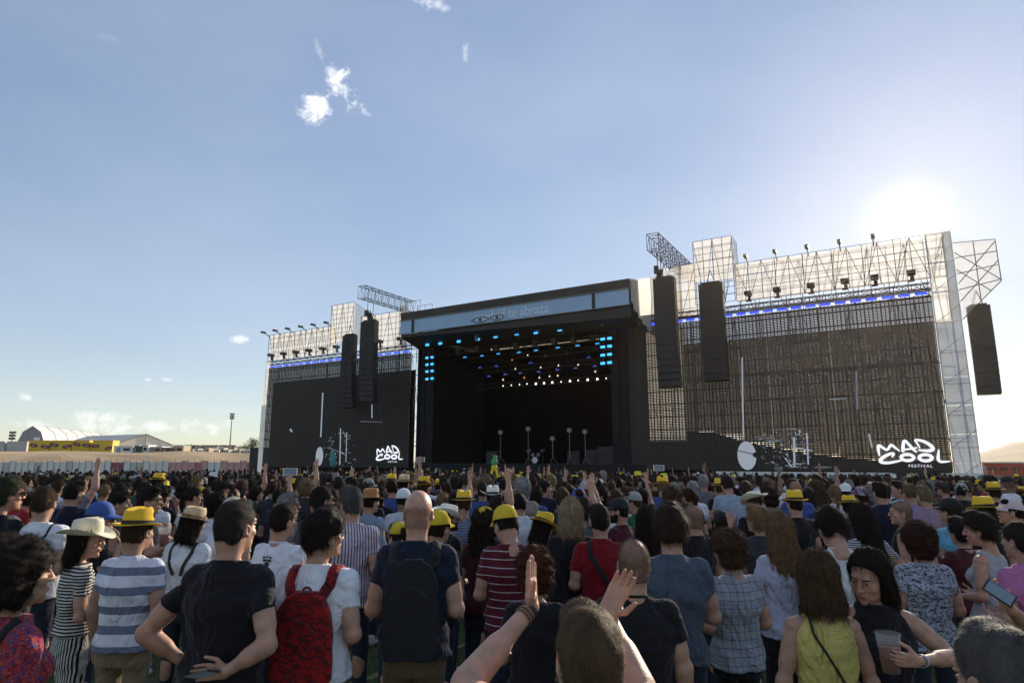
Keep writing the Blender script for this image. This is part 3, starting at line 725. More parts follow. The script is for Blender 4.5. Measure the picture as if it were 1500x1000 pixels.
# band gear on the deck
def mic_stand(px, py0, py1, d, label, r=.03):
    s_, z0 = onp(px, py1, d); _, z1 = onp(px, py0, d); t = sthing('stage_stand', s_, d, label, 'light stand', 'tall stands on the stage', 1.75)
    b = MB(); b.tube((0, 0, .5), (0, 0, z1-1.75), r, n=6); link('pole', b.done('pole', STEEL), t)
    b = MB(); b.tube((0, -.12, z1-1.75), (0, .12, z1-1.75), .2, n=12); link('lamp_head', b.done('lamp_head', GREYM), t)
    for k in range(3):
        an = k*2.09+.5; tube(t, (0, 0, .6), (.5*math.cos(an), .5*math.sin(an), 0), .02, STEEL, 'leg')
for i, (px, y0) in enumerate([(733, 633), (774, 628), (810, 642), (835, 630), (858, 632)]):
    mic_stand(px, y0, 690, 51.5, ['leftmost tall stand on the dark stage', 'second tall stand from left on stage', 'short middle stand on the stage', 'second tall stand from right on stage', 'rightmost tall stand with splayed tripod'][i])
def drum_kit(px, d, label):
    s_, _ = onp(px, 675, d); t = sthing('drum_kit', s_, d, label, 'drum kit', None, 1.75)
    b = MB(); b.tube((0, -.2, .35), (0, .25, .35), .33, n=20); link('bass_drum', b.done('bass_drum', DSTEEL), t)
    b = MB(); b.tube((0, -.23, .35), (0, -.205, .35), .3, n=20); link('drum_head', b.done('drum_head', WHITEM), t)
    for x_ in (-.3, .3):
        b = MB(); b.tube((x_, 0, .75), (x_*1.1, -.1, .95), .18, n=14); link('tom', b.done('tom', GREYM), t)
    for x_ in (-.8, .75):
        b = MB(); b.tube((x_, 0, 1.25), (x_, -.01, 1.265), .26, n=14); b.tube((x_, 0, 0), (x_, 0, 1.25), .015, n=4); link('cymbal', b.done('cymbal', STEEL), t)
drum_kit(785, 55, 'small drum kit with white bass drum head at mid stage')
for i, (px, d, w_, h) in enumerate([(890, 52, 1.6, 1.5), (868, 54, 1.2, 1.3), (905, 54, 1.2, 1.6), (722, 53, 1.2, 1.2), (842, 56, 1.3, 1.2)]):
    s_, _ = onp(px, 675, d); t = sthing('amplifier', s_, d, ['wide grey amplifier stack at stage right', 'amplifier left of the wide grey stack', 'amplifier at the right stage edge', 'amplifier at the left of the stage', 'amplifier behind the tripod stands'][i], 'amplifier', 'amplifiers on the stage', 1.75)
    for j in range(2):
        b = MB(); b.box((-w_/2, -.3, j*h/2+.01), (w_/2, .3, (j+1)*h/2-.02)); link('cabinet', b.done('cabinet', BLACK), t)
        b = MB(); b.box((-w_/2+.06, -.33, j*h/2+.06), (w_/2-.06, -.302, (j+1)*h/2-.08)); link('grille', b.done('grille', BLACK), t)

# ------------------------------------------------------------ screen towers
def head_light(s, d, z, label, group, up=False):
    t = sthing('floodlight', s, d, label, 'floodlight', group, z)
    b = MB(); b.box((-.05, -.25, 0), (.05, -.15, .45)); b.box((-.2, -.3, -.05), (.2, -.1, .05)); link('bracket', b.done('bracket', BLACK), t)
    b = MB(); b.box((-.22, -.75, .38), (.28, -.1, .66)); b.tube((.1, -.4, .3), (.1, -.4, .05), .1, n=6); link('lamp_body', b.done('lamp_body', BLACK), t)
def arm_light(s, d, z, dx, label, group):
    t = sthing('arm_floodlight', s, d, label, 'floodlight', group, z)
    b = MB(); b.tube((0, 0, -.3), (0, -.8, .05), .05, n=5); link('arm', b.done('arm', BLACK), t)
    b = MB(); b.box((-.12, -1.3, .0), (.12, -.7, .22)); link('lamp_body', b.done('lamp_body', BLACK), t)
rt = sthing('right_screen_tower', -8, 50, 'large scaffold screen tower right of the stage, white fabric on top', 'screen tower')
Xr = lambda s: s+8
for i in range(43): link('led_column', LCM, rt, None, Matrix.Translation((Xr(-18.7)+i*.5, 0, 0)))
nb = 24
for i in range(nb):
    s0 = -20.6+i*(23.4/nb)
    if i not in (3,): boxo(rt, 'blue_light_bar', (Xr(s0)+.05, -.05, 13.03), (Xr(s0)+23.4/nb-.22, .05, 13.20), BLUE)
tube(rt, (Xr(-19), .1, 13.27), (Xr(2.8), .1, 13.27), .05, DSTEEL, 'screen_rail')
truss(rt, (Xr(-18.5), .3, 13.65), (Xr(2.8), .3, 13.65), .4, .4, DSTEEL, 40, 'header_truss')
bay = (2.8+9.8)/6
for i in range(6):
    s0 = -9.8+i*bay
    fabric_panel(rt, 'fabric_panel', Xr(s0), Xr(s0+bay), 14.25, 15.85, .75, FAB, .09)
    fabric_panel(rt, 'fabric_panel', Xr(s0), Xr(s0+bay), 15.8, 17.3, .75, FAB, .09)
scaffold(rt, Xr(-9.8), Xr(3.9), 14.25, 17.3, .45, 14, 6, True, .026)
scaffold(rt, Xr(-9.8), Xr(3.9), 13.2, 17.3, 1.6, 12, 6, True, .03)
scaffold(rt, Xr(-18.6), Xr(3.9), -.6, 13.2, 1.9, 11, 6, True, .035)
scaffold(rt, Xr(-18.6), Xr(3.9), -.6, 14.2, 3.6, 7, 6, True, .035)
for i in range(7):
    s = -9.8+i*bay
    tube(rt, (Xr(s)+.6, .65, 14.3), (Xr(s)+1.1, -.1, 17.0), .022, DSTEEL, 'brace', 5); tube(rt, (Xr(s)+.3, .6, 14.0), (Xr(s)+.75, .5, 17.2), .018, DSTEEL, 'brace', 5)
# short section between PA towers
fabric_panel(rt, 'fabric_panel', Xr(-15.6), Xr(-12.9), 13.6, 15.7, .75, FAB, .06); fabric_panel(rt, 'fabric_panel', Xr(-15.6), Xr(-12.9), 15.7, 17.9, .75, FAB, .06)
scaffold(rt, Xr(-15.6), Xr(-12.9), 13.4, 17.9, .5, 2, 6, True, .026)
# raised tower shroud
fabric_panel(rt, 'fabric_panel', Xr(-12.85), Xr(-11.35), 16.2, 19.5, .1, FAB, .05); fabric_panel(rt, 'fabric_panel', Xr(-11.3), Xr(-9.8), 16.0, 19.5, .1, FAB, .05)
scaffold(rt, Xr(-12.85), Xr(-9.8), 14.2, 19.5, -.08, 4, 9, True, .026)
b = MB(); b.add([(Xr(-9.78), .1, 16.0), (Xr(-9.78), 1.7, 14.4), (Xr(-9.78), 1.7, 19.5), (Xr(-9.78), .1, 19.5)], [(0, 1, 2, 3)]); link('fabric_return', b.done('fabric_return', FAB), rt)
scaffold(rt, Xr(-12.85), Xr(-9.8), 13.2, 19.4, 1.7, 2, 6, True, .03)
BT = [4.3, 4.1, 3.4, 2.9, 2.5, 2.2, 2.0, 2.0]; BTB = [4.1, 3.4, 2.9, 2.5, 2.2, 2.0, 2.0, 1.9]
# white tarpaulin seen through the screen, and the scrim masking the rest
for i in range(2): fabric_panel(rt, 'rear_tarpaulin', Xr(-17.6)+i*1.6, Xr(-17.6)+(i+1)*1.6, 3.6, 12.9, 1.5, translucent('rear_tarpaulin', (.75, .73, .68), .5, .1), .05)
for i in range(8):
    s0 = -14.4+i*17.2/8; fabric_panel(rt, 'scrim', Xr(s0), Xr(s0+17.2/8-.02), BT[i], 11.4, 1.2, SCRIM, .06)
for i in range(8):
    s0 = -14.4+i*17.2/8; fabric_panel(rt, 'backdrop', Xr(s0)-.03, Xr(s0+17.2/8+.03), 0.3, BT[i]+.05, 1.25+.03*(i % 2), DARK, .0, z1b=BTB[i]+.05)
fabric_panel(rt, 'backdrop', Xr(-18.7), Xr(-14.4), .3, 3.6, 1.45, DARK, .04)
fabric_panel(rt, 'backdrop', Xr(-20), Xr(-17.65), .3, 12.9, 1.35, DARK, .04)
# white right column and wing
for j in range(6):
    z0 = j*1.85; fabric_panel(rt, 'column_panel', Xr(2.86), Xr(4.32), z0 if j else -.6, z0+1.83, .2, FABO, .03)
for j in range(3):
    z0 = 11.1+j*2.07; fabric_panel(rt, 'column_panel', Xr(2.86), Xr(3.8), z0, z0+2.05, .3, FAB, .03); fabric_panel(rt, 'column_panel', Xr(3.82), Xr(4.34), z0, z0+2.05, .28, FABO, .02)
scaffold(rt, Xr(2.9), Xr(4.3), -.6, 17.3, .75, 1, 9, True, .03)
for j in range(8):
    z0 = .8+j*2.05; tube(rt, (Xr(2.9), .12, z0), (Xr(4.3), .12, z0+1.1), .018, GREYM, 'brace', 5); tube(rt, (Xr(2.86), .12, z0), (Xr(4.34), .12, z0), .018, GREYM, 'ledger', 5)
b = MB(); WG = [(4.38, 11.2), (6.7, 13.5), (6.68, 16.3), (4.42, 16.45)]
b.add([(Xr(s), .6, z) for s, z in WG], [(0, 1, 2, 3)]); link('wing_fabric', b.done('wing_fabric', translucent('wing_fabric', (.66, .62, .55), .4, .12, alpha=.5)), rt)
for (a_, c_) in [((4.4, 11.2), (6.7, 13.5)), ((6.7, 13.5), (6.68, 16.3)), ((6.68, 16.32), (4.42, 16.47)), ((4.4, 15.4), (6.7, 15.5)), ((4.4, 14.3), (6.7, 14.6)), ((4.4, 13.2), (6.7, 13.6)), ((4.4, 15.8), (6.68, 13.6)), ((4.4, 13.6), (6.68, 16.2)), ((4.4, 12.4), (6.7, 14.9)), ((4.4, 14.6), (6.1, 12.9)), ((5.5, 12.4), (5.5, 16.4))]:
    tube(rt, (Xr(a_[0]), .5, a_[1]), (Xr(c_[0]), .5, c_[1]), .03, DSTEEL, 'wing_tube', 5)
# pale plinth under the screen
for i in range(10): boxo(rt, 'plinth_panel', (Xr(-12)+i*1.64, -.3, -.6), (Xr(-12)+(i+1)*1.64-.03, -.24, 1.25), WHITEM)
SUB = base('speaker_black', (.035, .032, .03), .8, bump=(60, .004))
for i in range(3): boxo(rt, 'subwoofer', (Xr(-.6)+i*.9, -1.3, -.6), (Xr(-.6)+i*.9+.86, -.4, 1.45), SUB)
logo(rt, Xr(onp(1286, 680, 50)[0]), onp(1286, 682, 50)[1]-.05, onp(1393, 680, 50)[0]-onp(1286, 680, 50)[0], -.03)
for i, px in enumerate([1098, 1140, 1190, 1240, 1284, 1338]):
    s, _ = onp(px, 440, 50); head_light(s, 49.9, 14.0, ['moving light on the right screen header, leftmost', 'moving light on the right screen header, second from left', 'moving light on the right screen header, third from left', 'moving light on the right screen header, third from right', 'moving light on the right screen header, second from right', 'moving light on the right screen header, rightmost'][i], 'moving lights above the right screen')
for i, px in enumerate([1093, 1136, 1183, 1231, 1281]):
    s, _ = onp(px, 370, 50); arm_light(s, 50.6, 17.4, 0, ['floodlight arm over right tower banner, leftmost', 'floodlight arm over right tower banner, second from left', 'floodlight arm over right tower banner, middle one', 'floodlight arm over right tower banner, second from right', 'floodlight arm over right tower banner, nearest the sun'][i], 'floodlight arms over the right banner')
# picture on the screen: drum and stands
def video(par, off, items):
    b = MB(); b2 = MB(); k = 0
    for it in items:
        k += 1; y = -.012-.0015*k
        if it[0] == 'e':
            _, px, py, rx, ry, dim = it; c = onp(px, py, 50); ax = onp(px+rx, py, 50)[0]-c[0]; az = c[1]-onp(px, py+ry, 50)[1]
            (b2 if dim else b).add([(off+c[0]+ax*math.cos(t*.314), y, c[1]+az*math.sin(t*.314)) for t in range(20)], [tuple(range(20))])
        else:
            _, x0_, y0_, x1_, y1_, r_, dim = it; p = onp(x0_, y0_, 50); q = onp(x1_, y1_, 50)
            v = Vector((q[0]-p[0], q[1]-p[1])); n_ = Vector((-v.y, v.x)).normalized()*r_
            (b2 if dim else b).add([(off+p[0]-n_.x, y, p[1]-n_.y), (off+q[0]-n_.x, y, q[1]-n_.y), (off+q[0]+n_.x, y, q[1]+n_.y), (off+p[0]+n_.x, y, p[1]+n_.y)], [(0, 1, 2, 3)])
    if b.V: tag(link('screen_picture', b.done('screen_picture', VID), par), kind='stuff')
    if b2.V: tag(link('screen_picture_dim', b2.done('screen_picture_dim', VID2), par), kind='stuff')
BLK = 0
its = [('e', 1094, 667, 14, 21, 0), ('l', 1087, 524, 1089, 640, .05, 0), ('l', 1163, 640, 1164, 684, .07, 0), ('l', 1182, 634, 1184, 680, .05, 0), ('l', 1164, 655, 1190, 660, .04, 0), ('e', 1134, 645, 16, 1.0, 1), ('e', 1160, 628, 9, .9, 1), ('l', 1108, 640, 1135, 642, .04, 1), ('l', 1273, 635, 1277, 655, .05, 0), ('l', 1150, 682, 1180, 678, .05, 1), ('e', 1205, 684, 14, 1.2, 1), ('l', 1254, 545, 1256, 600, .06, 1), ('l', 1215, 585, 1240, 583, .05, 1), ('l', 1150, 670, 1160, 684, .05, 0), ('e', 1182, 650, 10, .9, 1)]
random.seed(5)
for _ in range(130):
    x_ = random.choice((1135, 1145, 1160, 1172, 1180, 1120))+random.gauss(0, 6); y_ = min(684, random.choice((635, 645, 655, 668, 678))+random.gauss(0, 5)); a_ = random.choice((0, .2, 1.5, 1.6, 2.9, random.uniform(0, 3.14))); l_ = random.uniform(1, 6)
    its.append(('l', x_, y_, x_+l_*math.cos(a_), y_+l_*.8*math.sin(a_), random.uniform(.012, .035), random.random() < .7))
video(rt, 8, its)
b = MB(); c = onp(1094, 667, 50); p = onp(1042, 650, 50); q = onp(1108, 666, 50)
b.add([(8+p[0], -.08, p[1]), (8+q[0], -.08, q[1]-.03), (8+q[0], -.08, q[1]+.03), (8+p[0], -.08, p[1]+.05)], [(0, 1, 2, 3)])
c = onp(1107, 666, 50); b.add([(8+c[0]+.2*math.cos(t*.628), -.085, c[1]+.2*math.sin(t*.628)) for t in range(10)], [tuple(range(10))])
link('screen_picture_dark', b.done('screen_picture_dark', BLACK), rt)

lt = sthing('left_screen_tower', -53, 50, 'distant scaffold screen tower left of the stage with fabric banner', 'screen tower')
Xl = lambda s: s+53
for i in range(44): link('led_column', LCM, lt, None, Matrix.Translation((Xl(-64.2)+i*.5, 0, 0)))
for i in range(18): boxo(lt, 'blue_light_bar', (Xl(-64.1)+i*1.22+.06, -.05, 13.03), (Xl(-64.1)+(i+1)*1.22-.26, .05, 13.20), BLUE)
truss(lt, (Xl(-64.4), .3, 13.6), (Xl(-42), .3, 13.6), .4, .4, DSTEEL, 40, 'header_truss')
for i in range(9): fabric_panel(lt, 'backdrop', Xl(-64.3)+i*2.45-.04, Xl(-64.3)+(i+1)*2.45+.04, .3, 11.3, .9+.03*(i % 2), DARK, .0)
bay = (65.2-54)/6
for i in range(6):
    s0 = -65.2+i*bay
    fabric_panel(lt, 'fabric_panel', Xl(s0), Xl(s0+bay), 14.1, 15.7, .75, FAB, .09); fabric_panel(lt, 'fabric_panel', Xl(s0), Xl(s0+bay), 15.7, 17.2, .75, FAB, .09)
scaffold(lt, Xl(-65.2), Xl(-54), 13.9, 17.2, .5, 12, 6, True, .03); scaffold(lt, Xl(-65.2), Xl(-54), 13.2, 17.2, 1.8, 6, 4, True, .03)
for i in range(6):
    s = -65.2+i*bay; tube(lt, (Xl(s)+.9, .6, 14.2), (Xl(s)+1.5, -.1, 17.0), .022, DSTEEL, 'brace', 5)
scaffold(lt, Xl(-65.2), Xl(-41.7), -.6, 13.2, 2.2, 11, 6, True, .035)
for j in range(4): fabric_panel(lt, 'column_panel', Xl(-65.3), Xl(-64.35), j*2.15 if j else -.6, j*2.15+2.13, .2, FABO, .03)
for j in range(2): fabric_panel(lt, 'column_panel', Xl(-65.3), Xl(-64.35), 8.6+j*2.7, 8.6+(j+1)*2.7, .4, FAB, .03)
scaffold(lt, Xl(-65.3), Xl(-64.35), -.6, 14, .55, 1, 14, True, .025)
# raised shroud with a slanting foot
for k in range(2):
    s0 = -54+k*1.75; fabric_panel(lt, 'fabric_panel', Xl(s0), Xl(s0+1.73), 15.0, 19.4, .1, FAB, .05)
b = MB(); b.add([(Xl(-50.45), .1, 15.0), (Xl(-50.45), 4.0, 13.4), (Xl(-50.45), 4.0, 18.2), (Xl(-50.45), .1, 19.4)], [(0, 1, 2, 3)]); link('fabric_return', b.done('fabric_return', FAB), lt)
scaffold(lt, Xl(-54), Xl(-50.5), 15.0, 19.4, -.06, 4, 8, True, .03)
for k in range(3):
    s0 = -50.4+k*2.1; fabric_panel(lt, 'fabric_panel', Xl(s0), Xl(s0+2.08), 13.7, 17.9, 1.3, FAB, .05)
fabric_panel(lt, 'fabric_panel', Xl(-44.4), Xl(-43.5), 13.7, 18.4, .9, FABO, .03)
scaffold(lt, Xl(-50.4), Xl(-44.2), 13.5, 17.9, 1.0, 6, 7, True, .03)
scaffold(lt, Xl(-43.6), Xl(-41.6), 0.5, 18.6, .6, 2, 12, True, .028); scaffold(lt, Xl(-43.6), Xl(-41.6), 0.5, 18.6, 2.6, 2, 12, True, .028)
tube(lt, (Xl(-41.7), .5, 11.3), (Xl(-40), .5, 11.3), .04, BLACK, 'cable'); tube(lt, (Xl(-41.7), .5, 1.9+.4), (Xl(-40), .5, 2.3), .04, BLACK, 'cable')
logo(lt, Xl(onp(551, 676, 50)[0]), onp(551, 676, 50)[1]-.05, onp(593, 676, 50)[0]-onp(551, 676, 50)[0], -.03)
for i, px in enumerate([402, 420, 438, 457, 477, 497, 560, 590]):
    s, _ = onp(px, 520, 50); head_light(s, 49.9, 13.9, 'moving light on the left screen header, ' + ['leftmost of eight', 'second from left', 'third from left', 'fourth from left', 'just left of the speakers', 'between tower and speakers', 'right of the hanging speakers', 'nearest the stage roof'][i], 'moving lights above the left screen')
for i, px in enumerate([390, 407, 425, 444, 462, 481]):
    s, _ = onp(px, 485, 50); arm_light(s, 50.6, 17.3, 0, 'floodlight arm over left tower banner, ' + ['leftmost', 'second from left', 'third from left', 'third from right', 'second from right', 'next to the shroud'][i], 'floodlight arms over the left banner')
its = [('e', 468, 668, 5.5, 14, 0), ('l', 473, 575, 470, 640, .10, 0), ('l', 499, 627, 498, 680, .08, 0), ('l', 508, 633, 507, 676, .06, 0), ('l', 545, 592, 545, 612, .08, 0), ('l', 528, 617, 560, 618, .04, 1), ('l', 425, 628, 428, 632, .12, 0), ('l', 480, 655, 498, 662, .06, 1)]
for _ in range(70):
    x_ = random.uniform(477, 518); y_ = random.uniform(630, 684); a_ = random.uniform(0, 3.14); l_ = random.uniform(1, 4)
    its.append(('l', x_, y_, x_+l_*math.cos(a_), y_+l_*math.sin(a_), random.uniform(.015, .05), random.random() < .6))
video(lt, 53, its)
# booth at the foot of the left tower, pale roof behind
bt = sthing('black_booth', -67.2, 50.5, 'dark mesh booth at the foot of the left screen tower', 'booth')
boxo(bt, 'body', (0, 0, -.6), (1.75, 2, 3.6), DSTEEL)
for k in range(6): boxo(bt, 'slat', (.02+k*.29, -.05, .05), (.2+k*.29, -.003, 3.55), BLACK)
hp = sthing('grey_marquee', -43.5, 62, 'pale pitched marquee roof between left screen and stage', 'marquee')
b = MB(); b.add([(-3, 0, 2.4), (3.2, 0, 2.4), (3.2, 6, 2.4), (-3, 6, 2.4), (0, 3, 6.6)], [(0, 1, 4), (1, 2, 4), (2, 3, 4), (3, 0, 4)]); link('roof', b.done('roof', base('marquee_roof', (.42, .36, .28), .8)), hp)
b = MB()
for x_, y_ in ((-3, 0), (3.2, 0), (3.2, 6), (-3, 6)): b.tube((x_, y_, -.6), (x_, y_, 2.4), .07)
link('leg', b.done('leg', STEEL), hp)
boxo(hp, 'wall', (-2.9, .1, 0), (3.1, .15, 2.35), DSTEEL)
# ------------------------------------------------------------ cranes (jib trusses) and line arrays
def jib(s, d0, d1, z, label):
    t = sthing('lifting_truss', s, d1, label, 'truss'); L_ = d1-d0
    truss(t, (0, -L_, z), (0, 0, z), .9, 1.25, DSTEEL, 16)
    for k in (0, 1): tube(t, (0, -L_+1.0+k*.8, z-.6), (0, -L_+1.0+k*.8, z-2.6), .03, BLACK, 'chain')
    for x_ in (-.45, .45): tube(t, (x_, -1.5, -.6), (x_, -1.5, z), .06, DSTEEL, 'mast')
    b = MB()
    for k in range(4): b.box((-.25+.12*(k % 2), -L_+.8+.3*k, z-2.3-.25*k), (.1+.15*(k % 2), -L_+1.1+.3*k, z-1.7-.25*k))
    link('hoist', b.done('hoist', BLACK), t)
jib(-44.6, 45, 53, 18.6, 'lattice lifting truss reaching out over the left speakers')
jib(-14.6, 45, 54.5, 18.4, 'lattice lifting truss reaching out over the right speakers')
CAB = MB(); CAB.box((-.66, -.30, 0.0), (.66, .30, .395)); CAB.box((-.60, -.33, .03), (-.05, -.303, .365)); CAB.box((.05, -.33, .03), (.60, -.303, .365)); CABm = CAB.done('speaker_cabinet', SUB)
def line_array(px0, px1, pt, pb, d, label, n, rz=0.0, curve=.03):
    s0, zt = onp(px0, pt, d); s1, _ = onp(px1, pt, d); _, zb = onp((px0+px1)/2, pb, d); sc = abs(s1-s0)/1.32; s = (s0+s1)/2
    t = sthing('line_array', s, d, label, 'speaker array', 'hanging speaker arrays', zt)
    t.rotation_euler[2] += rz
    h = (zt-zb)/n
    for k in range(n):
        tilt = curve*max(0, k-n*.4)
        m = Matrix.Translation((0, .05*max(0, k-n*.5)**1.5*.3, -(k+1)*h)) @ Matrix.Rotation(-tilt*.5, 4, 'X') @ Matrix.Diagonal((sc, 1, h*.97/.395, 1))
        link('speaker_cabinet', CABm, t, None, m)
    b = MB(); b.box((-.5*sc, -.25, .02), (.5*sc, .25, .12)); b.tube((-.3, 0, .1), (0, 0, 1.1), .03); b.tube((.3, 0, .1), (0, 0, 1.1), .03); link('rigging_frame', b.done('rigging_frame', BLACK), t)
line_array(505, 521, 492, 597, 48.3, 'slim speaker array hanging left before the left screen', 15)
line_array(532, 552, 472, 588, 46, 'broad speaker array hanging from the left lifting truss', 15)
line_array(958, 989, 410, 567, 45.8, 'broad speaker array right of stage, under the right lifting truss', 16)
line_array(1024, 1059, 418, 558, 49, 'speaker array with square openings before the right screen', 14)
for k in range(4):
    px, py = [(1046, 430), (1048, 468), (1050, 504), (1054, 540)][k]
line_array(1415, 1450, 450, 577, 51.2, 'speaker array hanging at the far right of the tower', 13, .0, .05)
# ------------------------------------------------------------ people: bodies, hair and clothes grown as smooth distance-field surfaces
f4 = np.float32
class Grid:
    def __init__(s, lo, hi, h):
        s.lo = np.array(lo, f4); s.h = h; s.n = np.ceil((np.array(hi)-np.array(lo))/h).astype(int)+1
        s.ax = [(s.lo[i]+h*np.arange(s.n[i])).astype(f4) for i in range(3)]; s.d = np.full(s.n, .2, f4)
    def sub(s, lo, hi):
        sl = []
        for i in range(3):
            a = max(0, int((lo[i]-s.lo[i])/s.h)); b = min(s.n[i], int((hi[i]-s.lo[i])/s.h)+2)
            if b <= a: return None, None
            sl.append(slice(a, b))
        sl = tuple(sl)
        return sl, (s.ax[0][sl[0]][:, None, None], s.ax[1][sl[1]][None, :, None], s.ax[2][sl[2]][None, None, :])
    def put(s, fn, lo, hi, k=.012, mode='u'):
        sl, P = s.sub(lo, hi)
        if sl is None: return
        v = fn(*P); A = s.d[sl]
        if mode == 'u':
            h = np.clip(.5+.5*(A-v)/k, 0, 1); s.d[sl] = v*h+A*(1-h)-k*h*(1-h)
        else:                                   # subtract
            v = -v; h = np.clip(.5-.5*(A-v)/k, 0, 1); s.d[sl] = v*h+A*(1-h)+k*h*(1-h)
    def cap(s, a, b, ra, rb, k=.012, cut=None, mode='u'):
        a = np.array(a, f4); b = np.array(b, f4); m = max(ra, rb)+k+.02
        ab = b-a; L2 = float(ab@ab)+1e-9; Ln = math.sqrt(L2)
        def fn(X, Y, Z):
            x, y, z = X-a[0], Y-a[1], Z-a[2]
            t = (x*ab[0]+y*ab[1]+z*ab[2])/L2; tc = np.clip(t, 0, 1)
            d = np.sqrt((x-tc*ab[0])**2+(y-tc*ab[1])**2+(z-tc*ab[2])**2)-(ra+(rb-ra)*tc)
            if cut is not None: d = np.maximum(d, (t-cut)*Ln)
            return d
        s.put(fn, np.minimum(a, b)-m, np.maximum(a, b)+m, k, mode)
    def ell(s, c, r, k=.012, mode='u', rz=0., rx=0.):
        c = np.array(c, f4); r = np.array(r, f4); m = float(r.max())+k+.02
        cz, sz, cx, sx = math.cos(rz), math.sin(rz), math.cos(rx), math.sin(rx)
        def fn(X, Y, Z):
            x, y, z = X-c[0], Y-c[1], Z-c[2]
            if rz: x, y = x*cz+y*sz, -x*sz+y*cz
            if rx: y, z = y*cx+z*sx, -y*sx+z*cx
            k0 = np.sqrt((x/r[0])**2+(y/r[1])**2+(z/r[2])**2); k1 = np.sqrt((x/r[0]**2)**2+(y/r[1]**2)**2+(z/r[2]**2)**2)+1e-6
            return k0*(k0-1)/k1
        s.put(fn, c-m, c+m, k, mode)
    def loft(s, rows, k=.02, p=2.3):
        """rows of (z, half width, half depth, y, x)"""
        A = np.array([tuple(r)+(0,)*(5-len(r)) for r in rows], f4); z0, z1 = A[0, 0], A[-1, 0]
        def fn(X, Y, Z):
            g = lambda i: np.interp(Z, A[:, 0], A[:, i]).astype(f4)
            a, b, yc, xc = g(1), g(2), g(3), g(4)
            q = (np.abs((X-xc)/a)**p+np.abs((Y-yc)/b)**p)**(1/p)
            return np.maximum((q-1)*np.minimum(a, b), np.maximum(z0-Z, Z-z1))
        m = A[:, 1:3].max()+.04
        s.put(fn, (-m, -m, z0-.03), (m, m, z1+.03), k)
    def warp(s, amp, fr, seed, aniso=(1, 1, 1)):
        """cloth folds or hair clumps: a few crossing waves added to the distance"""
        r = np.random.default_rng(seed); X, Y, Z = s.ax[0][:, None, None], s.ax[1][None, :, None], s.ax[2][None, None, :]
        w_ = 0
        for i in range(5):
            v = r.normal(size=3)*np.array(aniso); v = v/np.linalg.norm(v)*fr*(.6+.35*i); w_ = w_+np.sin(X*v[0]+Y*v[1]+Z*v[2]+r.uniform(0, 6.3)+1.3*np.sin(X*v[1]*.6+Z*v[0]*.5+i))/(1+.45*i)
        s.d += (amp*w_*.5).astype(f4)
    def net(s):
        d = s.d; d[0] = d[-1] = .1; d[:, 0] = d[:, -1] = .1; d[:, :, 0] = d[:, :, -1] = .1
        ins = d < 0; nx, ny, nz = d.shape
        c = np.zeros((nx-1, ny-1, nz-1), np.uint8)
        for i in (0, 1):
            for j in (0, 1):
                for k in (0, 1): c += ins[i:nx-1+i, j:ny-1+j, k:nz-1+k]
        mix = (c > 0) & (c < 8); I = np.argwhere(mix); idx = np.full(mix.shape, -1, np.int32); idx[mix] = np.arange(len(I))
        co = [(i, j, k) for i in (0, 1) for j in (0, 1) for k in (0, 1)]
        val = np.stack([d[I[:, 0]+a, I[:, 1]+b, I[:, 2]+e] for a, b, e in co], 1)
        acc = np.zeros((len(I), 3), f4); cnt = np.zeros(len(I), f4)
        for p in range(8):
            for q in range(p+1, 8):
                if sum(abs(co[p][t]-co[q][t]) for t in range(3)) != 1: continue
                a, b = val[:, p], val[:, q]; m = (a < 0) != (b < 0); t = np.where(m, a/np.where(m, a-b, 1), 0)
                pt = np.array(co[p], f4)[None]+(np.array(co[q], f4)-np.array(co[p], f4))[None]*t[:, None]
                acc += pt*m[:, None]; cnt += m
        V = (I+acc/cnt[:, None])*s.h+s.lo
        Fs = []
        for ax in range(3):
            u, v = (ax+1) % 3, (ax+2) % 3
            sa = [slice(None)]*3; sb = [slice(None)]*3; sa[ax] = slice(0, -1); sb[ax] = slice(1, None)
            a = ins[tuple(sa)]; b = ins[tuple(sb)]; E = np.argwhere(a != b); E = E[(E[:, u] > 0) & (E[:, v] > 0)]
            E = E[(E[:, u] < d.shape[u]-1) & (E[:, v] < d.shape[v]-1)]
            o = np.zeros(3, int); ou = o.copy(); ou[u] = -1; ov = o.copy(); ov[v] = -1
            q = [idx[tuple((E+w_).T)] for w_ in (o, ou, ou+ov, ov)]; Q = np.stack(q, 1)
            fl = a[tuple(E.T)]; Q[~fl] = Q[~fl][:, ::-1]
            Fs.append(Q)
        Fq = np.concatenate(Fs); Fq = Fq[(Fq >= 0).all(1)]
        return V.astype(f4), Fq
def join(parts):
    V = []; Q = []; n = 0
    for v, q in parts: V.append(v); Q.append(q+n); n += len(v)
    return np.concatenate(V), np.concatenate(Q)
def xf(V, M):
    A = np.array(M, f4); return V@A[:3, :3].T+A[:3, 3]

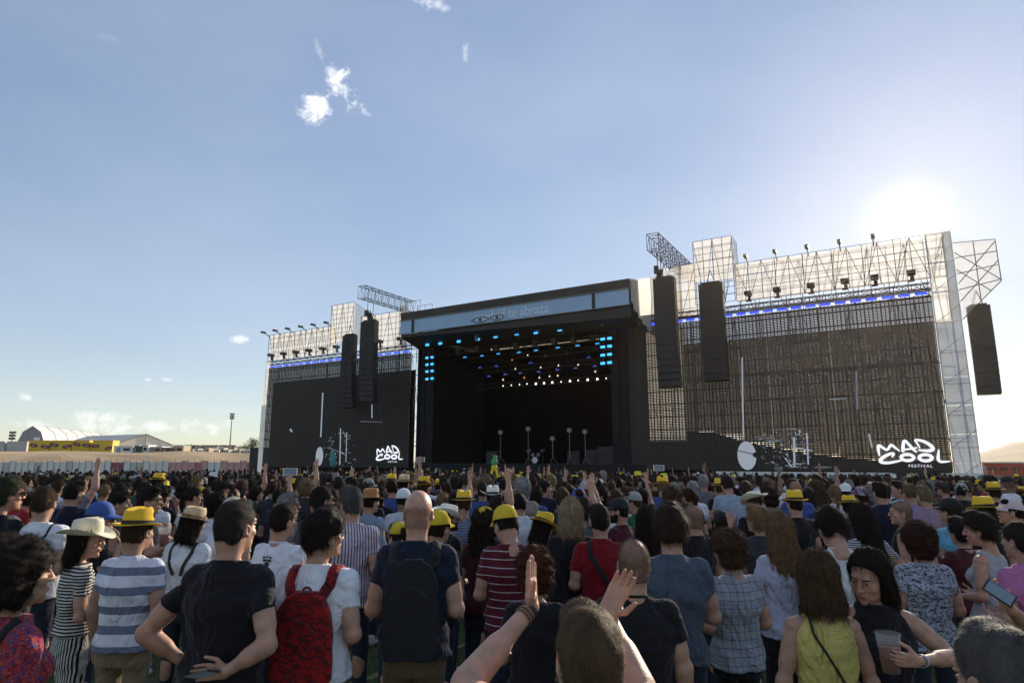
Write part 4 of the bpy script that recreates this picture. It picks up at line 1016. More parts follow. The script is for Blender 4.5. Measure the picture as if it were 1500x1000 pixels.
# ---- head, in its own space (face towards +Y, origin between the ears)
def head_fields(G, fem=0., beard=False, face=True):
    G.ell((0, -.012, .032), (.074, .097, .092), .01)
    G.ell((0, .022, -.03), (.063, .068, .08), .02)
    G.ell((0, .035, -.072), (.047, .052, .04), .02)
    G.ell((0, .078, -.095), (.02-.004*fem, .018, .018), .015)
    G.ell((0, -.045, -.045), (.058, .055, .055), .03)
    for s_ in (-1, 1):
        G.ell((s_*.04, .058, -.02), (.022, .022, .02), .015)
        G.ell((s_*.077, -.008, -.008), (.010, .020, .031), .005, rz=-s_*.35)
        G.ell((s_*.086, -.004, -.004), (.007, .011, .018), .004, 'sub')
    if face:
        G.cap((-.034, .080, .036), (.034, .080, .036), .011, .011, .014)
        for s_ in (-1, 1):
            G.ell((s_*.031, .098, .014), (.018, .016, .013), .012, 'sub'); G.ell((s_*.031, .079, .0205), (.0145, .0145, .0065), .003); G.ell((s_*.031, .077, .005), (.013, .0135, .005), .003)
        G.cap((0, .090, .022), (0, .112, -.018), .008, .011, .008)
        for s_ in (-1, 1): G.ell((s_*.011, .1, -.022), (.009, .012, .008), .006)
        G.ell((0, .092, -.052), (.024, .012, .006), .006); G.ell((0, .090, -.063), (.021, .012, .007), .005)
        G.ell((0, .105, -.0575), (.02, .01, .0015), .003, 'sub')
    G.cap((0, -.03, -.05), (0, -.042, -.21), .054-.01*fem, .060-.008*fem, .03)
_head = {}
def head_mesh(fem, h=.005):
    k = (fem, h)
    if k not in _head:
        G = Grid((-.12, -.14, -.24), (.12, .14, .15), h); head_fields(G, fem); _head[k] = G.net()
    return _head[k]
HC = Vector((0, 0, 1.638))
def head_matrix(yaw=0., pitch=0., roll=0.):
    piv = Vector((0, -.035, -.14))
    return Matrix.Translation(HC+piv) @ Matrix.Rotation(-R(yaw), 4, 'Z') @ Matrix.Rotation(R(pitch), 4, 'X') @ Matrix.Rotation(R(roll), 4, 'Y') @ Matrix.Translation(-piv) @ Matrix.Translation((0, -.02, -.09)) @ Matrix.Scale(1.07, 4) @ Matrix.Translation((0, .02, .09))

# ---- hair
def strands(V, Q, n, ln, wd, seed, style, flow=None, segs=3, curl=0.):
    r = np.random.default_rng(seed)
    P = V[Q]; nr = np.cross(P[:, 2]-P[:, 0], P[:, 3]-P[:, 1]); ar = np.linalg.norm(nr, axis=1)+1e-12; nr = nr/ar[:, None]
    f = r.choice(len(Q), n, p=ar/ar.sum()); a, b = r.random((2, n, 1)).astype(f4)
    p = (P[f, 0]*(1-a)+P[f, 1]*a)*(1-b)+(P[f, 3]*(1-a)+P[f, 2]*a)*b; nn = nr[f]
    ctr = V.mean(0); out = p-ctr; sgn = np.sign((nn*out).sum(1))[:, None]; nn = nn*np.where(sgn == 0, 1, sgn)
    crown = np.array((0, -.045, .14), f4)
    fl = p-crown; fl = fl-nn*(fl*nn).sum(1)[:, None]; fl /= np.linalg.norm(fl, axis=1)[:, None]+1e-6
    dn = np.tile(np.array((0, 0, -1), f4), (n, 1)); dn = dn-nn*(dn*nn).sum(1)[:, None]; dn /= np.linalg.norm(dn, axis=1)[:, None]+1e-6
    if style == 'short': dr = nn*.35+fl*.8+r.normal(size=(n, 3))*.22
    elif style == 'spike': dr = nn*1.0+fl*.35+r.normal(size=(n, 3))*.18
    elif style == 'curly': dr = nn*.5+dn*.2+r.normal(size=(n, 3))*.7
    else: dr = nn*.06+dn*1.0+r.normal(size=(n, 3))*.10
    dr /= np.linalg.norm(dr, axis=1)[:, None]
    L_ = ln*(.5+r.random((n, 1))*.9); side = np.cross(dr, nn); side /= np.linalg.norm(side, axis=1)[:, None]+1e-6
    Vs = []; off = nn*.001; cur = p-dr*L_*.25+off
    for i in range(segs+1):
        w_ = wd*(1-.75*i/segs)
        Vs.append(cur-side*w_/2); Vs.append(cur+side*w_/2)
        dr = dr+(r.normal(size=(n, 3))*(.12+curl)); dr[:, 2] -= .10; dr /= np.linalg.norm(dr, axis=1)[:, None]
        cur = cur+dr*L_/segs
    Vs = np.stack(Vs, 1).reshape(-1, 3); m = 2*(segs+1); b0 = np.arange(n)[:, None]*m
    Qs = np.concatenate([b0+np.array([[2*i, 2*i+1, 2*i+3, 2*i+2]]) for i in range(segs)])
    return Vs.astype(f4), Qs
_hair = {}
def hair_mesh(style, seed=0, lod=0, col=(.02, .013, .009)):
    """lod 0 near, 1 middle; returns a mesh with hair material"""
    key = (style, seed, lod, col)
    if key in _hair: return _hair[key]
    h = .0055 if lod == 0 else .010
    G = Grid((-.2, -.2, -.45), (.2, .16, .2), h) if style in ('long', 'curlylong') else Grid((-.17, -.17, -.22), (.17, .16, .24), h)
    rr = random.Random(seed*13+5)
    X, Y, Z = G.ax[0][:, None, None], G.ax[1][None, :, None], G.ax[2][None, None, :]
    def cutface(lo=-.075, y_ear=-.022, front=.079, top=.066):
        yl = np.interp(Z, [-.3, lo, -.012, .02, top, .13], [y_ear-.01, y_ear, y_ear, .035, front, .115]).astype(f4)
        G.d = np.maximum(G.d, Y-yl)
    if style == 'buzz':
        head_fields(G, 0, face=False); G.d -= .0025; cutface(); G.d = np.maximum(G.d, -(Z+.075))
        # keep the ears out of the cropped cap
        for s_ in (-1, 1): G.ell((s_*.085, 0, -.01), (.014, .03, .038), .004, 'sub')
    elif style == 'fringe_bald':
        head_fields(G, 0, face=False); G.d -= .0015; cutface(); G.d = np.maximum(G.d, -(Z+.075)); G.d = np.maximum(G.d, Z-(.035-.25*(Y+.09)).clip(-.01, .05))
        for s_ in (-1, 1): G.ell((s_*.085, 0, -.01), (.014, .03, .038), .004, 'sub')
    elif style in ('short', 'thick', 'crop'):
        e = {'crop': .000, 'short': .005, 'thick': .013}[style]
        G.ell((0, -.014, .036), (.079+e, .103+e, .099+e*1.3), .01); G.ell((0, -.05, -.025), (.066+e, .055+e*.6, .065), .03)
        G.ell((.02*rr.choice((-1, 1)), .035, .105+e), (.05, .05, .03+e*.4), .02)
        G.warp(.0055+e*.3, 55, seed, (1, 1, .6)); cutface(-.085, -.02 if style != 'thick' else -.008); G.d = np.maximum(G.d, -(Z+.085+(.0 if style != 'thick' else .02)))
        for s_ in (-1, 1): G.ell((s_*.088, .002, -.018), (.016, .026, .03), .008, 'sub')
    elif style == 'curly':
        G.ell((0, -.02, .045), (.112, .125, .118), .01); G.ell((0, -.05, -.04), (.10, .085, .085), .03)
        G.warp(.014, 95, seed); cutface(-.12, .02, .095, .06); G.d = np.maximum(G.d, -(Z+.12))
    elif style == 'updo':
        G.ell((0, -.014, .036), (.083, .105, .101), .01); G.ell((0, -.05, -.02), (.07, .055, .06), .03); G.ell((0, -.10, .10), (.05, .048, .045), .015)
        G.warp(.004, 70, seed); cutface(-.085); G.d = np.maximum(G.d, -(Z+.08))
    elif style == 'ponytail':
        G.ell((0, -.014, .036), (.083, .104, .100), .01); G.ell((0, -.045, -.02), (.07, .055, .06), .03); G.cap((0, -.11, .05), (0, -.145, -.0), .028, .035, .02); G.cap((0, -.145, .0), (0, -.12, -.19), .035, .018, .02)
        G.warp(.003, 80, seed, (1, 1, .2)); cutface(-.085)
    elif style in ('bob', 'long', 'curlylong'):
        L_ = {'bob': .165, 'long': .36, 'curlylong': .30}[style]; wv = 1.0 if style != 'curlylong' else 1.25
        G.ell((0, -.014, .038), (.088*wv, .108*wv, .103), .01)
        rows = [(-L_, .075*wv, .03, -.095), (-L_+.04, .10*wv, .045, -.085), (-.12, .105*wv, .062, -.06), (-.03, .098*wv, .085, -.035), (.05, .088*wv, .10, -.014)]
        if style == 'bob': rows[0] = (-L_, .098, .055, -.05); rows[1] = (-L_+.03, .106, .062, -.048)
        G.loft(rows, .02, 2.1)
        ang = np.arctan2(X, -(Y+.02)); ph = rr.uniform(0, 6)
        G.d += (.0035*np.sin(ang*17+ph+2*np.sin(Z*14+ph))+.003*np.sin(ang*31+3*np.sin(Z*19+ph))+.004*np.sin(ang*7+Z*22)).astype(f4)
        if style == 'curlylong': G.warp(.010, 80, seed)
        yl = np.interp(Z, [-.5, -.02, .03, .07, .10, .14], [.03, .03, .032, .048, .078, .115]).astype(f4); G.d = np.maximum(G.d, Y-yl)
        # open at the face and neck front
        G.ell((0, .09, -.07), (.056, .09, .12), .01, 'sub'); G.cap((0, .05, -.1), (0, .05, -.5), .07, .09, .02, mode='sub')
    V, Q = G.net()
    # drop the inner wall that nobody sees
    n = {'buzz': 42000, 'fringe_bald': 16000, 'crop': 14000, 'short': 6500, 'thick': 7000, 'curly': 9000, 'updo': 5000, 'ponytail': 5500, 'bob': 6500, 'long': 7500, 'curlylong': 9000}[style]
    if lod: n = n//7
    wd = .0013 if lod == 0 else .004
    if style in ('buzz', 'fringe_bald'): S = strands(V, Q, n, .006, wd*.5, seed, 'spike')
    elif style == 'crop': S = strands(V, Q, n, .012, wd*.75, seed, 'short')
    elif style in ('short', 'updo'): S = strands(V, Q, n, .028, wd, seed, 'short')
    elif style == 'thick': S = strands(V, Q, n, .045, wd, seed, 'short', curl=.12)
    elif style in ('curly', 'curlylong'): S = strands(V, Q, n, .045, wd, seed, 'curly', segs=4, curl=.45)
    else: S = strands(V, Q, n, .075, wd, seed, 'long')
    if style == 'fringe_bald' or (style == 'buzz' and lod == 0): V, Q = S
    else: V, Q = join([(V, Q), S])
    _hair[key] = mesh('hair', V, Q, True, hairm(col))
    return _hair[key]

# ---- hands
def hand_prims(G, w_, d, nrm, side, curl=.35, spread=.12, sc=1.0, fists=None, thumb=.7):
    """w_ wrist, d finger direction, nrm palm normal (towards what it holds), side +1 right hand"""
    w_ = Vector(w_); d = Vector(d).normalized(); nrm = Vector(nrm); nrm = (nrm-d*nrm.dot(d)).normalized(); x = d.cross(nrm)*side   # x towards thumb
    L = lambda a, b, c: w_+(d*a+x*b+nrm*c)*sc
    for b_ in (.026, .009, -.009, -.026): G.cap(L(.008, b_*.7, 0), L(.088-abs(b_-.005)*.25, b_, 0), .014*sc, .0115*sc, .012)
    G.ell(L(.035, .022, .008), (.02*sc,)*3, .012)
    for i, (b_, ln) in enumerate(((.030, .072), (.010, .080), (-.010, .075), (-.029, .058))):
        c = curl if fists is None else fists[i]
        p = L(.088-abs(b_-.005)*.25, b_, 0); an = c*.5; fd = d; sp = (b_)*spread*6
        for j, fr in enumerate((.45, .30, .25)):
            v = (d*math.cos(an)+nrm*math.sin(an)+x*sp*.9).normalized(); q = p+v*ln*fr*sc
            G.cap(p, q, (.0092-.0008*j)*sc, (.0086-.0009*j)*sc, .003); p = q; an += c*1.15
    p = L(.022, .030, .006); v = (d*.55+x*thumb+nrm*.35).normalized(); q = p+v*.036*sc; G.cap(p, q, .013*sc, .011*sc, .010)
    v = (d*.85+x*thumb*.45+nrm*(.25+curl*.6)).normalized(); q2 = q+v*.03*sc; G.cap(q, q2, .0105*sc, .0095*sc, .004); G.cap(q2, q2+(v+nrm*curl*.5).normalized()*.022*sc, .0095*sc, .008*sc, .003)
def arm_mesh(S, E, W_, hd, hn, side, h=.006, fem=0., **kw):
    S, E, W_ = Vector(S), Vector(E), Vector(W_); hd = Vector(hd)
    tip = W_+hd.normalized()*.2; pts = [S, E, W_, tip]
    lo = [min(p[i] for p in pts)-.10 for i in range(3)]; hi = [max(p[i] for p in pts)+.10 for i in range(3)]
    G = Grid(lo, hi, h); m = 1-.16*fem
    G.cap(S, E, .052*m, .040*m, .02); G.cap(S+(E-S)*.2, S+(E-S)*.7, .050*m, .046*m, .03)
    G.cap(E, W_, .042*m, .026*m, .012); G.cap(E+(W_-E)*.08, E+(W_-E)*.45, .045*m, .038*m, .03)
    hand_prims(G, W_, hd, hn, side, sc=(1.0 if not fem else .9), **kw)
    return G.net()
ARM = {  # elbow, wrist, hand direction, palm normal for the right side; x mirrored for the left
    'down': ((.238, -.03, 1.14), (.250, .05, .89), (0, .1, -1), (-1, 0, 0)),
    'bent': ((.236, -.05, 1.13), (.13, .19, 1.09), (-.8, .6, .1), (-.2, -.3, 1)),
    'cross': ((.240, -.02, 1.13), (.03, .17, 1.16), (-1, .1, .2), (0, -1, 0)),
    'chin': ((.24, .10, 1.17), (.08, .17, 1.42), (-.35, -.2, 1), (0, -1, .2)),
    'cupup': ((.262, .04, 1.15), (.22, .27, 1.27), (0, .9, .5), (-1, 0, 0)),
    'phone': ((.24, .06, 1.15), (.10, .28, 1.26), (-.3, .7, .7), (-.2, -.6, .8)),
    'up': ((.27, .06, 1.71), (.24, .10, 1.96), (-.02, .05, 1), (0, 1, 0)),
    'upfwd': ((.25, .22, 1.56), (.20, .34, 1.80), (0, .1, 1), (0, 1, 0)),
    'clapup': ((.27, .20, 1.50), (.10, .33, 1.70), (-.1, .1, 1), (-1, 0, 0)),
    'akimbo': ((.38, -.08, 1.15), (.20, .0, .99), (-.6, .8, -.3), (-1, 0, 0)),
    'back': ((.29, -.14, 1.13), (.12, -.19, 1.02), (-1, .0, -.05), (0, -1, .1)),
    'mouth': ((.25, .13, 1.2), (.12, .2, 1.47), (-.5, .1, .9), (0, -1, 0)),
}
def arm_pts(pose, side, fem):
    if pose is None: return None
    E, W_, d, n = pose if isinstance(pose, tuple) else ARM[pose]
    if not isinstance(pose, tuple) and side < 0: m = lambda v: (-v[0], v[1], v[2]); E, W_, d, n = m(E), m(W_), m(d), m(n)
    up = E[2] > 1.42
    S = (side*(.166-.018*fem), -.018, 1.397+(.045 if up else 0))
    if isinstance(pose, str) and fem: E = (E[0]*.93, E[1], E[2])
    return S, E, W_, d, n
def torso_rows(fem, fat=0., add=0.):
    fat *= .65
    if fem: R_ = [(.80, .155, .115), (.88, .175, .125), (.95, .170, .12), (1.05, .14, .10), (1.13, .132, .098), (1.22, .145, .105), (1.30, .155, .108), (1.35, .150, .098), (1.40, .125, .085), (1.44, .085, .065), (1.475, .055, .05)]
    else: R_ = [(.80, .155, .11), (.88, .168, .12), (.95, .168, .118), (1.05, .158, .11), (1.15, .162, .112), (1.25, .178, .12), (1.32, .182, .12), (1.37, .168, .105), (1.41, .135, .09), (1.445, .095, .072), (1.48, .062, .056)]
    return [(z, a*(1+fat*.6)+add, b*(1+fat*(1.3 if z < 1.3 else .5))+add, -.01-.012*(1.2 < z < 1.45)) for z, a, b in R_]
def shirt_mesh(fem, AL, AR, fat=0., sleeve=.55, hem=.86, h=.011, seed=0, tight=0., neck=1.492, tank=False, fold=.0075, flare=.012):
    G = Grid((-.5, -.35, hem-.05), (.5, .5, 1.9), h) if any(a and a[1][2] > 1.42 for a in (AL, AR)) else Grid((-.5, -.32, hem-.05), (.5, .42, 1.58), h)
    add = .016-tight
    rows = [(r[0], r[1]+(.010 if r[0] < 1.0 else 0), r[2]+(.010 if r[0] < 1.0 else 0), r[3]) for r in torso_rows(fem, fat, add) if r[0] > hem+.01]; r0 = rows[0]
    rows = [(hem, r0[1]+flare, r0[2]+flare, r0[3])]+rows
    G.loft(rows, .02)
    if fem:
        for s_ in (-1, 1): G.ell((s_*.068, .085, 1.27), (.062, .055, .06), .03)
    for side, A in ((-1, AL), (1, AR)):
        if A is None: continue
        S, E = Vector(A[0]), Vector(A[1])
        if not tank:
            G.cap((side*.05, -.028, 1.452), (S.x, S.y, S.z), .040, .060-.008*fem, .035)
            if sleeve < 1: G.cap(S-(E-S)*.05, S+(E-S)*1.0, .064-.008*fem, .066-.012*fem, .028, cut=sleeve)
            else:
                G.cap(S-(E-S)*.05, E, .062-.008*fem, .055-.01*fem, .028); G.cap(E, Vector(A[2]), .054-.01*fem, .040, .02, cut=.92 if sleeve > 1.5 else .45)
        else:
            G.cap((side*.075, -.035, 1.44), (side*.085, -.02, 1.455), .030, .030, .03)
    if tank:
        G.ell((0, -.13, 1.50), (.085, .10, .075), .015, 'sub')
        for side in (-1, 1): G.ell((side*.235, -.02, 1.38), (.085, .16, .105), .02, 'sub')
    if not tank: G.cap((0, -.036, 1.40), (0, -.034, 1.50), .078-.008*fem, .068-.008*fem, .03)
    zz = G.ax[2][None, None, :]
    G.warp(fold*1.1, 24, seed, (.8, .8, 1.3)); G.warp(fold*.6, 62, seed+5, (.5, .5, 1.2))
    # drag folds hanging from the shoulder blades
    X = G.ax[0][:, None, None]; Y = G.ax[1][None, :, None]
    G.d += (fold*.9*np.sin(X*34+seed+2.5*np.sin(zz*9+seed))*np.clip((1.25-zz)*4, 0, 1)).astype(f4)
    G.d = np.maximum(G.d, hem-zz)
    # neck opening: the collar dips in the front
    if not tank: G.d = np.maximum(G.d, zz-(neck+.0*Y-.12*np.clip(Y+.02, -.1, .2)) if True else 0) if not any(a and a[1][2] > 1.42 for a in (AL, AR)) else np.where(np.abs(X)+0*zz+0*Y < .10, np.maximum(G.d, zz-(neck-.12*np.clip(Y+.02, -.1, .2))), G.d)
    V, Q = G.net()
    return V, Q
def ring_mesh(c, rx, ry, r, tilt=0., n=28, m=6):
    a = np.arange(n)*2*np.pi/n; b = np.arange(m)*2*np.pi/m; A, B = np.meshgrid(a, b, indexing='ij')
    x = (rx+r*np.cos(B))*np.cos(A); y = (ry+r*np.cos(B))*np.sin(A); z = r*1.3*np.sin(B)-tilt*y
    V = np.stack([x+c[0], y+c[1], z+c[2]], -1).reshape(-1, 3).astype(f4)
    I = np.arange(n)[:, None]*m; J = np.arange(m)[None]; I2 = ((np.arange(n)+1) % n)[:, None]*m; J2 = (J+1) % m
    return V, np.stack([I+J, I2+J, I2+J2, I+J2], -1).reshape(-1, 4)
def trousers_mesh(fem, shorts=False, h=.018, seed=0, stance=.0, skirt=False):
    G = Grid((-.34, -.26, -.02), (.34, .26, 1.06), h)
    w_ = .004
    G.loft([(.78, .165+w_, .115+w_, -.01), (.88, .172+w_, .124+w_, -.01), (.96, .17+w_, .118+w_, -.01), (1.02, .16+w_, .112+w_, -.01)], .03)
    if skirt: G.loft([(.25, .26, .2), (.6, .22, .17), (.85, .18, .13)], .03)
    else:
        for s_ in (-1, 1):
            hp = (s_*.085, -.01, .84); kn = (s_*(.105+stance), .01, .49); an = (s_*(.12+stance*1.5), -.01, .07)
            G.cap(hp, kn, .088, .068, .03)
            if not shorts: G.cap(kn, an, .066, .052, .02)
            else: G.cap(hp, kn, .092, .08, .02)
    if shorts: zz = G.ax[2][None, None, :]; G.d = np.maximum(G.d, .47-zz)
    G.warp(.005, 24, seed, (.5, .5, 1.4)); return G.net()
def legs_fields(fem, stance, h=.02):
    G = Grid((-.3, -.2, -.01), (.3, .3, .95), h)
    for s_ in (-1, 1):
        hp = (s_*.085, -.01, .86); kn = (s_*(.105+stance), .01, .49); an = (s_*(.12+stance*1.5), -.015, .08)
        G.cap(hp, kn, .078, .052, .03); G.cap(kn, an, .052, .036, .03); G.cap((s_*(.105+stance), -.02, .40), (s_*(.11+stance), -.02, .30), .052, .046, .03)
        G.cap(an, (an[0]+s_*.02, .13, .03), .038, .028, .02)
    return G.net()
_legs = {}
def body_mesh(fem, AL, AR, hm, h=.006, kw=({}, {}), hh=.005, stance=0.):
    parts = []
    V, Q = head_mesh(fem, hh); parts.append((xf(V, hm), Q))
    G = Grid((-.25, -.18, .78), (.25, .18, 1.54), .016); G.loft(torso_rows(fem, 0, -.004), .02)
    for side, A in ((-1, AL), (1, AR)):
        if A: G.cap((side*.045, -.028, 1.445), A[0], .034, .050, .03)
    G.cap((0, -.035, 1.40), (0, -.035, 1.5), .058-.008*fem, .056-.008*fem, .03)
    parts.append(G.net())
    k = (fem, stance)
    if k not in _legs: _legs[k] = legs_fields(fem, stance)
    parts.append(_legs[k])
    for side, A, k_ in ((-1, AL, kw[0]), (1, AR, kw[1])):
        if A: parts.append(arm_mesh(*A, side, h=h, fem=fem, **k_))
    return join(parts)
_shoe = {}
def shoe_mesh(mat):
    if mat.name not in _shoe:
        G = Grid((-.08, -.1, -.02), (.08, .26, .14), .014); G.cap((0, -.02, .05), (0, .15, .035), .045, .038, .02); G.cap((0, -.02, .05), (0, -.02, .10), .042, .045, .02)
        G.d = np.maximum(G.d, -.0-G.ax[2][None, None, :]); _shoe[mat.name] = mesh('shoe', *G.net(), True, mat)
    return _shoe[mat.name]
# ---- hats, in head space
def _fold(v, k): return v
_hat = {}
def fedora(mat, bandm, brim=.055, crown=.105, pinch=1.0, up=.35, wide=0., side=0.):
    key = ('fed', mat.name, bandm.name if bandm else '', brim, crown, pinch, up, wide)
    if key in _hat: return _hat[key]
    n = 40; V = []; Fs = []
    prof = [(1.0+brim/.085, 0), (1.0+brim/.085*.66, 0), (1.0+brim/.085*.33, 0), (1.0, 0.0), (.985, .25), (.95, .55), (.90, .82), (.84, .95), (.72, 1.0), (.45, 1.0), (.2, 1.0), (.02, 1.0)]
    for j, (r_, z_) in enumerate(prof):
        for i in range(n):
            a = 2*math.pi*i/n; x = .088*r_*math.cos(a); y = .106*r_*math.sin(a)
            z = z_*crown
            if j < 3:
                out = (r_-1)/(brim/.085); x = .088*math.cos(a)+brim*out*math.cos(a)*(1+wide*.2); y = .106*math.sin(a)+brim*out*math.sin(a)
                z += up*brim*out*out*(abs(math.cos(a))**2*(1.0+wide*1.6)-.28*max(0, math.sin(a))+.25*max(0, -math.sin(a)))-.15*brim*out
            if z_ >= .8 and pinch:
                k = (z_-.8)/.2; z -= pinch*.032*k*math.exp(-(x/.026)**2)*(1 if y < .06 else .7); z += .012*k*(-y/.1)*pinch*-1
                if y > .02: x *= 1-.22*k*pinch*min(1, (y-.02)/.05)
            if 0 < z_ and y > .04: x *= 1-.12*z_*pinch
            V.append((x, y-.012, z))
    m = len(prof); Fs = [(j*n+i, j*n+(i+1) % n, (j+1)*n+(i+1) % n, (j+1)*n+i) for j in range(m-1) for i in range(n)]
    b = MB(); b.add(V, Fs); b.add([(v[0], v[1], v[2]-.003) for v in V[:4*n]], [(j*n+i, (j+1)*n+i, (j+1)*n+(i+1) % n, j*n+(i+1) % n) for j in range(3) for i in range(n)])
    b.add([V[i] for i in range(n)]+[(V[i][0]*1.005, V[i][1]*1.005, V[i][2]-.003) for i in range(n)], [(i, n+i, n+(i+1) % n, (i+1) % n) for i in range(n)])
    hat = b.done('hat', mat, True); band = None
    if bandm:
        b = MB(); V2 = []
        for (k, off) in ((.02, .0022), (.25, .0025)):
            for i in range(n):
                a = 2*math.pi*i/n; y = .106*math.sin(a); x = .088*math.cos(a)
                if y > .04: x *= 1-.12*k
                V2.append((x*(1+off/.09), y*(1+off/.1)-.012, k*crown+.001))
        b.add(V2, [(i, (i+1) % n, n+(i+1) % n, n+i) for i in range(n)]); band = b.done('hat_band', bandm, True)
    _hat[key] = (hat, band); return _hat[key]
def capm(mat, visor_mat, back=False, mesh_mat=None, bucket=False):
    key = ('cap', mat.name, visor_mat.name, back, mesh_mat.name if mesh_mat else '', bucket)
    if key in _hat: return _hat[key]
    n = 32; b = MB(); rows = 9; V = []
    for j in range(rows+1):
        ph = j/rows*math.pi/2; r_ = math.cos(ph)**.8 if j < rows else .01; z = math.sin(ph)*(.105 if not bucket else .095)
        for i in range(n):
            a = 2*math.pi*i/n; V.append((.089*r_*math.cos(a)*(1.0+.012*math.cos(6*a)), (.108*r_*math.sin(a))-.012, z-(.012*max(0, -math.sin(a)))*(1-z/.1)))
    b.add(V, [(j*n+i, j*n+(i+1) % n, (j+1)*n+(i+1) % n, (j+1)*n+i) for j in range(rows) for i in range(n)])
    b.lathe([(.012, .100 if not bucket else .09), (.012, .107), (.002, .110)], 8, (0, -.012, 0))
    if mesh_mat:
        for q in range(len(b.F)):
            if q < rows*n:
                i = q % n; a = 2*math.pi*(i+.5)/n
                if (math.sin(a) < .25): b.m[q] = 1
    if bucket:
        V = []
        for k, r_ in enumerate((0, 1)):
            for i in range(n): a = 2*math.pi*i/n; V.append(((.089+.05*r_)*math.cos(a), (.108+.05*r_)*math.sin(a)-.012, .005-.03*r_))
        b.add(V, [(i, (i+1) % n, n+(i+1) % n, n+i) for i in range(n)])
    cap_ = b.done('hat', [mat, mesh_mat] if mesh_mat else mat, True)
    v = None
    if not bucket:
        b = MB(); V = []; m = 12
        for k in range(5):
            for i in range(m+1):
                a = math.pi*(.12+.76*i/m); e = k/4*.068*math.sin(math.pi*i/m)**.5
                V.append(((.089)*math.cos(a)*(1+.1*k/4), .108*math.sin(a)-.012+e, .004-.012*(k/4)-.022*(math.cos(a)**2)*(k/4)))
        Q = [(k*(m+1)+i, k*(m+1)+i+1, (k+1)*(m+1)+i+1, (k+1)*(m+1)+i) for k in range(4) for i in range(m)]
        b.add(V, Q); b.add([(x, y, z-.004) for x, y, z in V], [tuple(reversed(q)) for q in Q]); v = b.done('visor', visor_mat, True)
    _hat[key] = (cap_, v); return _hat[key]
STRAW = base('straw', (.60, .46, .26), .8, bump=(260, .002), var=.12, vscale=60)
PSTRAW = base('pale_straw', (.74, .68, .50), .8, bump=(260, .002), var=.1, vscale=60)
WSTRAW = base('white_straw', (.80, .78, .68), .8, bump=(260, .002))
BSTRAW = base('brown_straw', (.36, .17, .06), .8, bump=(240, .002), var=.2, vscale=50)
YHAT = base('yellow_straw', (.80, .50, .015), .75, bump=(260, .002), var=.06, vscale=40)
YCAP = base('yellow_cap', (.80, .53, .015), .8, bump=(300, .001)); YMESH = base('yellow_mesh', (.62, .45, .02), .9, bump=(300, .002)); GCAP = base('green_cap', (.03, .09, .04), .85)
BAND = base('dark_band', (.015, .013, .012), .7); NCAP = base('navy_cap', (.02, .035, .13), .85, bump=(60, .001)); KCAP = base('black_cap', (.015, .015, .017), .85); WCAP = base('white_cap', (.72, .72, .70), .8); GRCAP = base('grey_cap', (.30, .30, .29), .85, var=.1); PCAP = base('pinkish_cap', (.62, .50, .52), .85); RCAP = base('red_cap', (.45, .03, .03), .8); BCAP = base('blue_cap', (.03, .08, .28), .8)
BEIGE = base('beige_cap', (.48, .42, .33), .85)
HATS = {  # kind: (mesh maker, z, tilt)
    'yfedora': lambda: (fedora(YHAT, BAND, .052, .112), .052, -4), 'straw': lambda: (fedora(STRAW, base('brown_band', (.2, .12, .06), .8), .042, .105), .05, -6),
    'cowboy': lambda: (fedora(PSTRAW, None, .078, .11, 1.0, .38, .6), .05, 0), 'panama': lambda: (fedora(WSTRAW, BAND, .08, .11, 1.0, .5, .6), .05, -8),
    'wcowboy': lambda: (fedora(WSTRAW, BAND, .08, .115, 1.0, .4, .6), .05, 0), 'palecowboy': lambda: (fedora(base('cream_felt', (.74, .72, .58), .8), None, .075, .095, .6, .5, .6), .05, -14),
    'brown': lambda: (fedora(BSTRAW, None, .06, .108), .05, 0),
    'navycap': lambda: (capm(BCAP, BCAP), .045, 0), 'blackcap': lambda: (capm(KCAP, KCAP), .045, 0), 'whitecap': lambda: (capm(WCAP, RCAP), .045, 0), 'greycap': lambda: (capm(GRCAP, GRCAP), .045, 0),
    'pinkcap': lambda: (capm(PCAP, PCAP), .045, 0), 'redcap': lambda: (capm(RCAP, RCAP), .045, 0), 'truckery': lambda: (capm(YCAP, YCAP, mesh_mat=YMESH), .045, 0), 'truckerg': lambda: (capm(GCAP, YCAP, mesh_mat=YMESH), .045, 0),
    'bucket': lambda: (capm(GRCAP, GRCAP, bucket=True), .045, 0), 'wbucket': lambda: (capm(WCAP, WCAP, bucket=True), .045, 0), 'bandana': lambda: (capm(cloth('bandana', (.25, .12, .16), 'floral', (.6, .55, .6), .02, .3, col3=(.1, .1, .25)), KCAP, bucket=False), .045, 0),
    'headscarf': lambda: (capm(cloth('headscarf', (.45, .06, .12), 'floral', (.7, .6, .6), .012, .3, col3=(.6, .2, .3)), KCAP, bucket=True), .03, 0), 'beigecap': lambda: (capm(BEIGE, BEIGE), .045, 0),
}
def put_hat(root, kind, hm, tilt=0., yaw=0., grow=1.0):
    (a, b_), z, t0 = HATS[kind]()
    m = hm @ Matrix.Translation((0, 0, z)) @ Matrix.Rotation(R(yaw), 4, 'Z') @ Matrix.Rotation(R(t0+tilt), 4, 'X') @ Matrix.Scale(grow, 4)
    o = link('hat', a, root, None, m)
    if b_: link(b_.name.split('.')[0], b_, o)
    return o
GLASS = base('sunglass_lens', (.008, .008, .01), .08); FRAME = base('glasses_frame', (.01, .01, .01), .3)
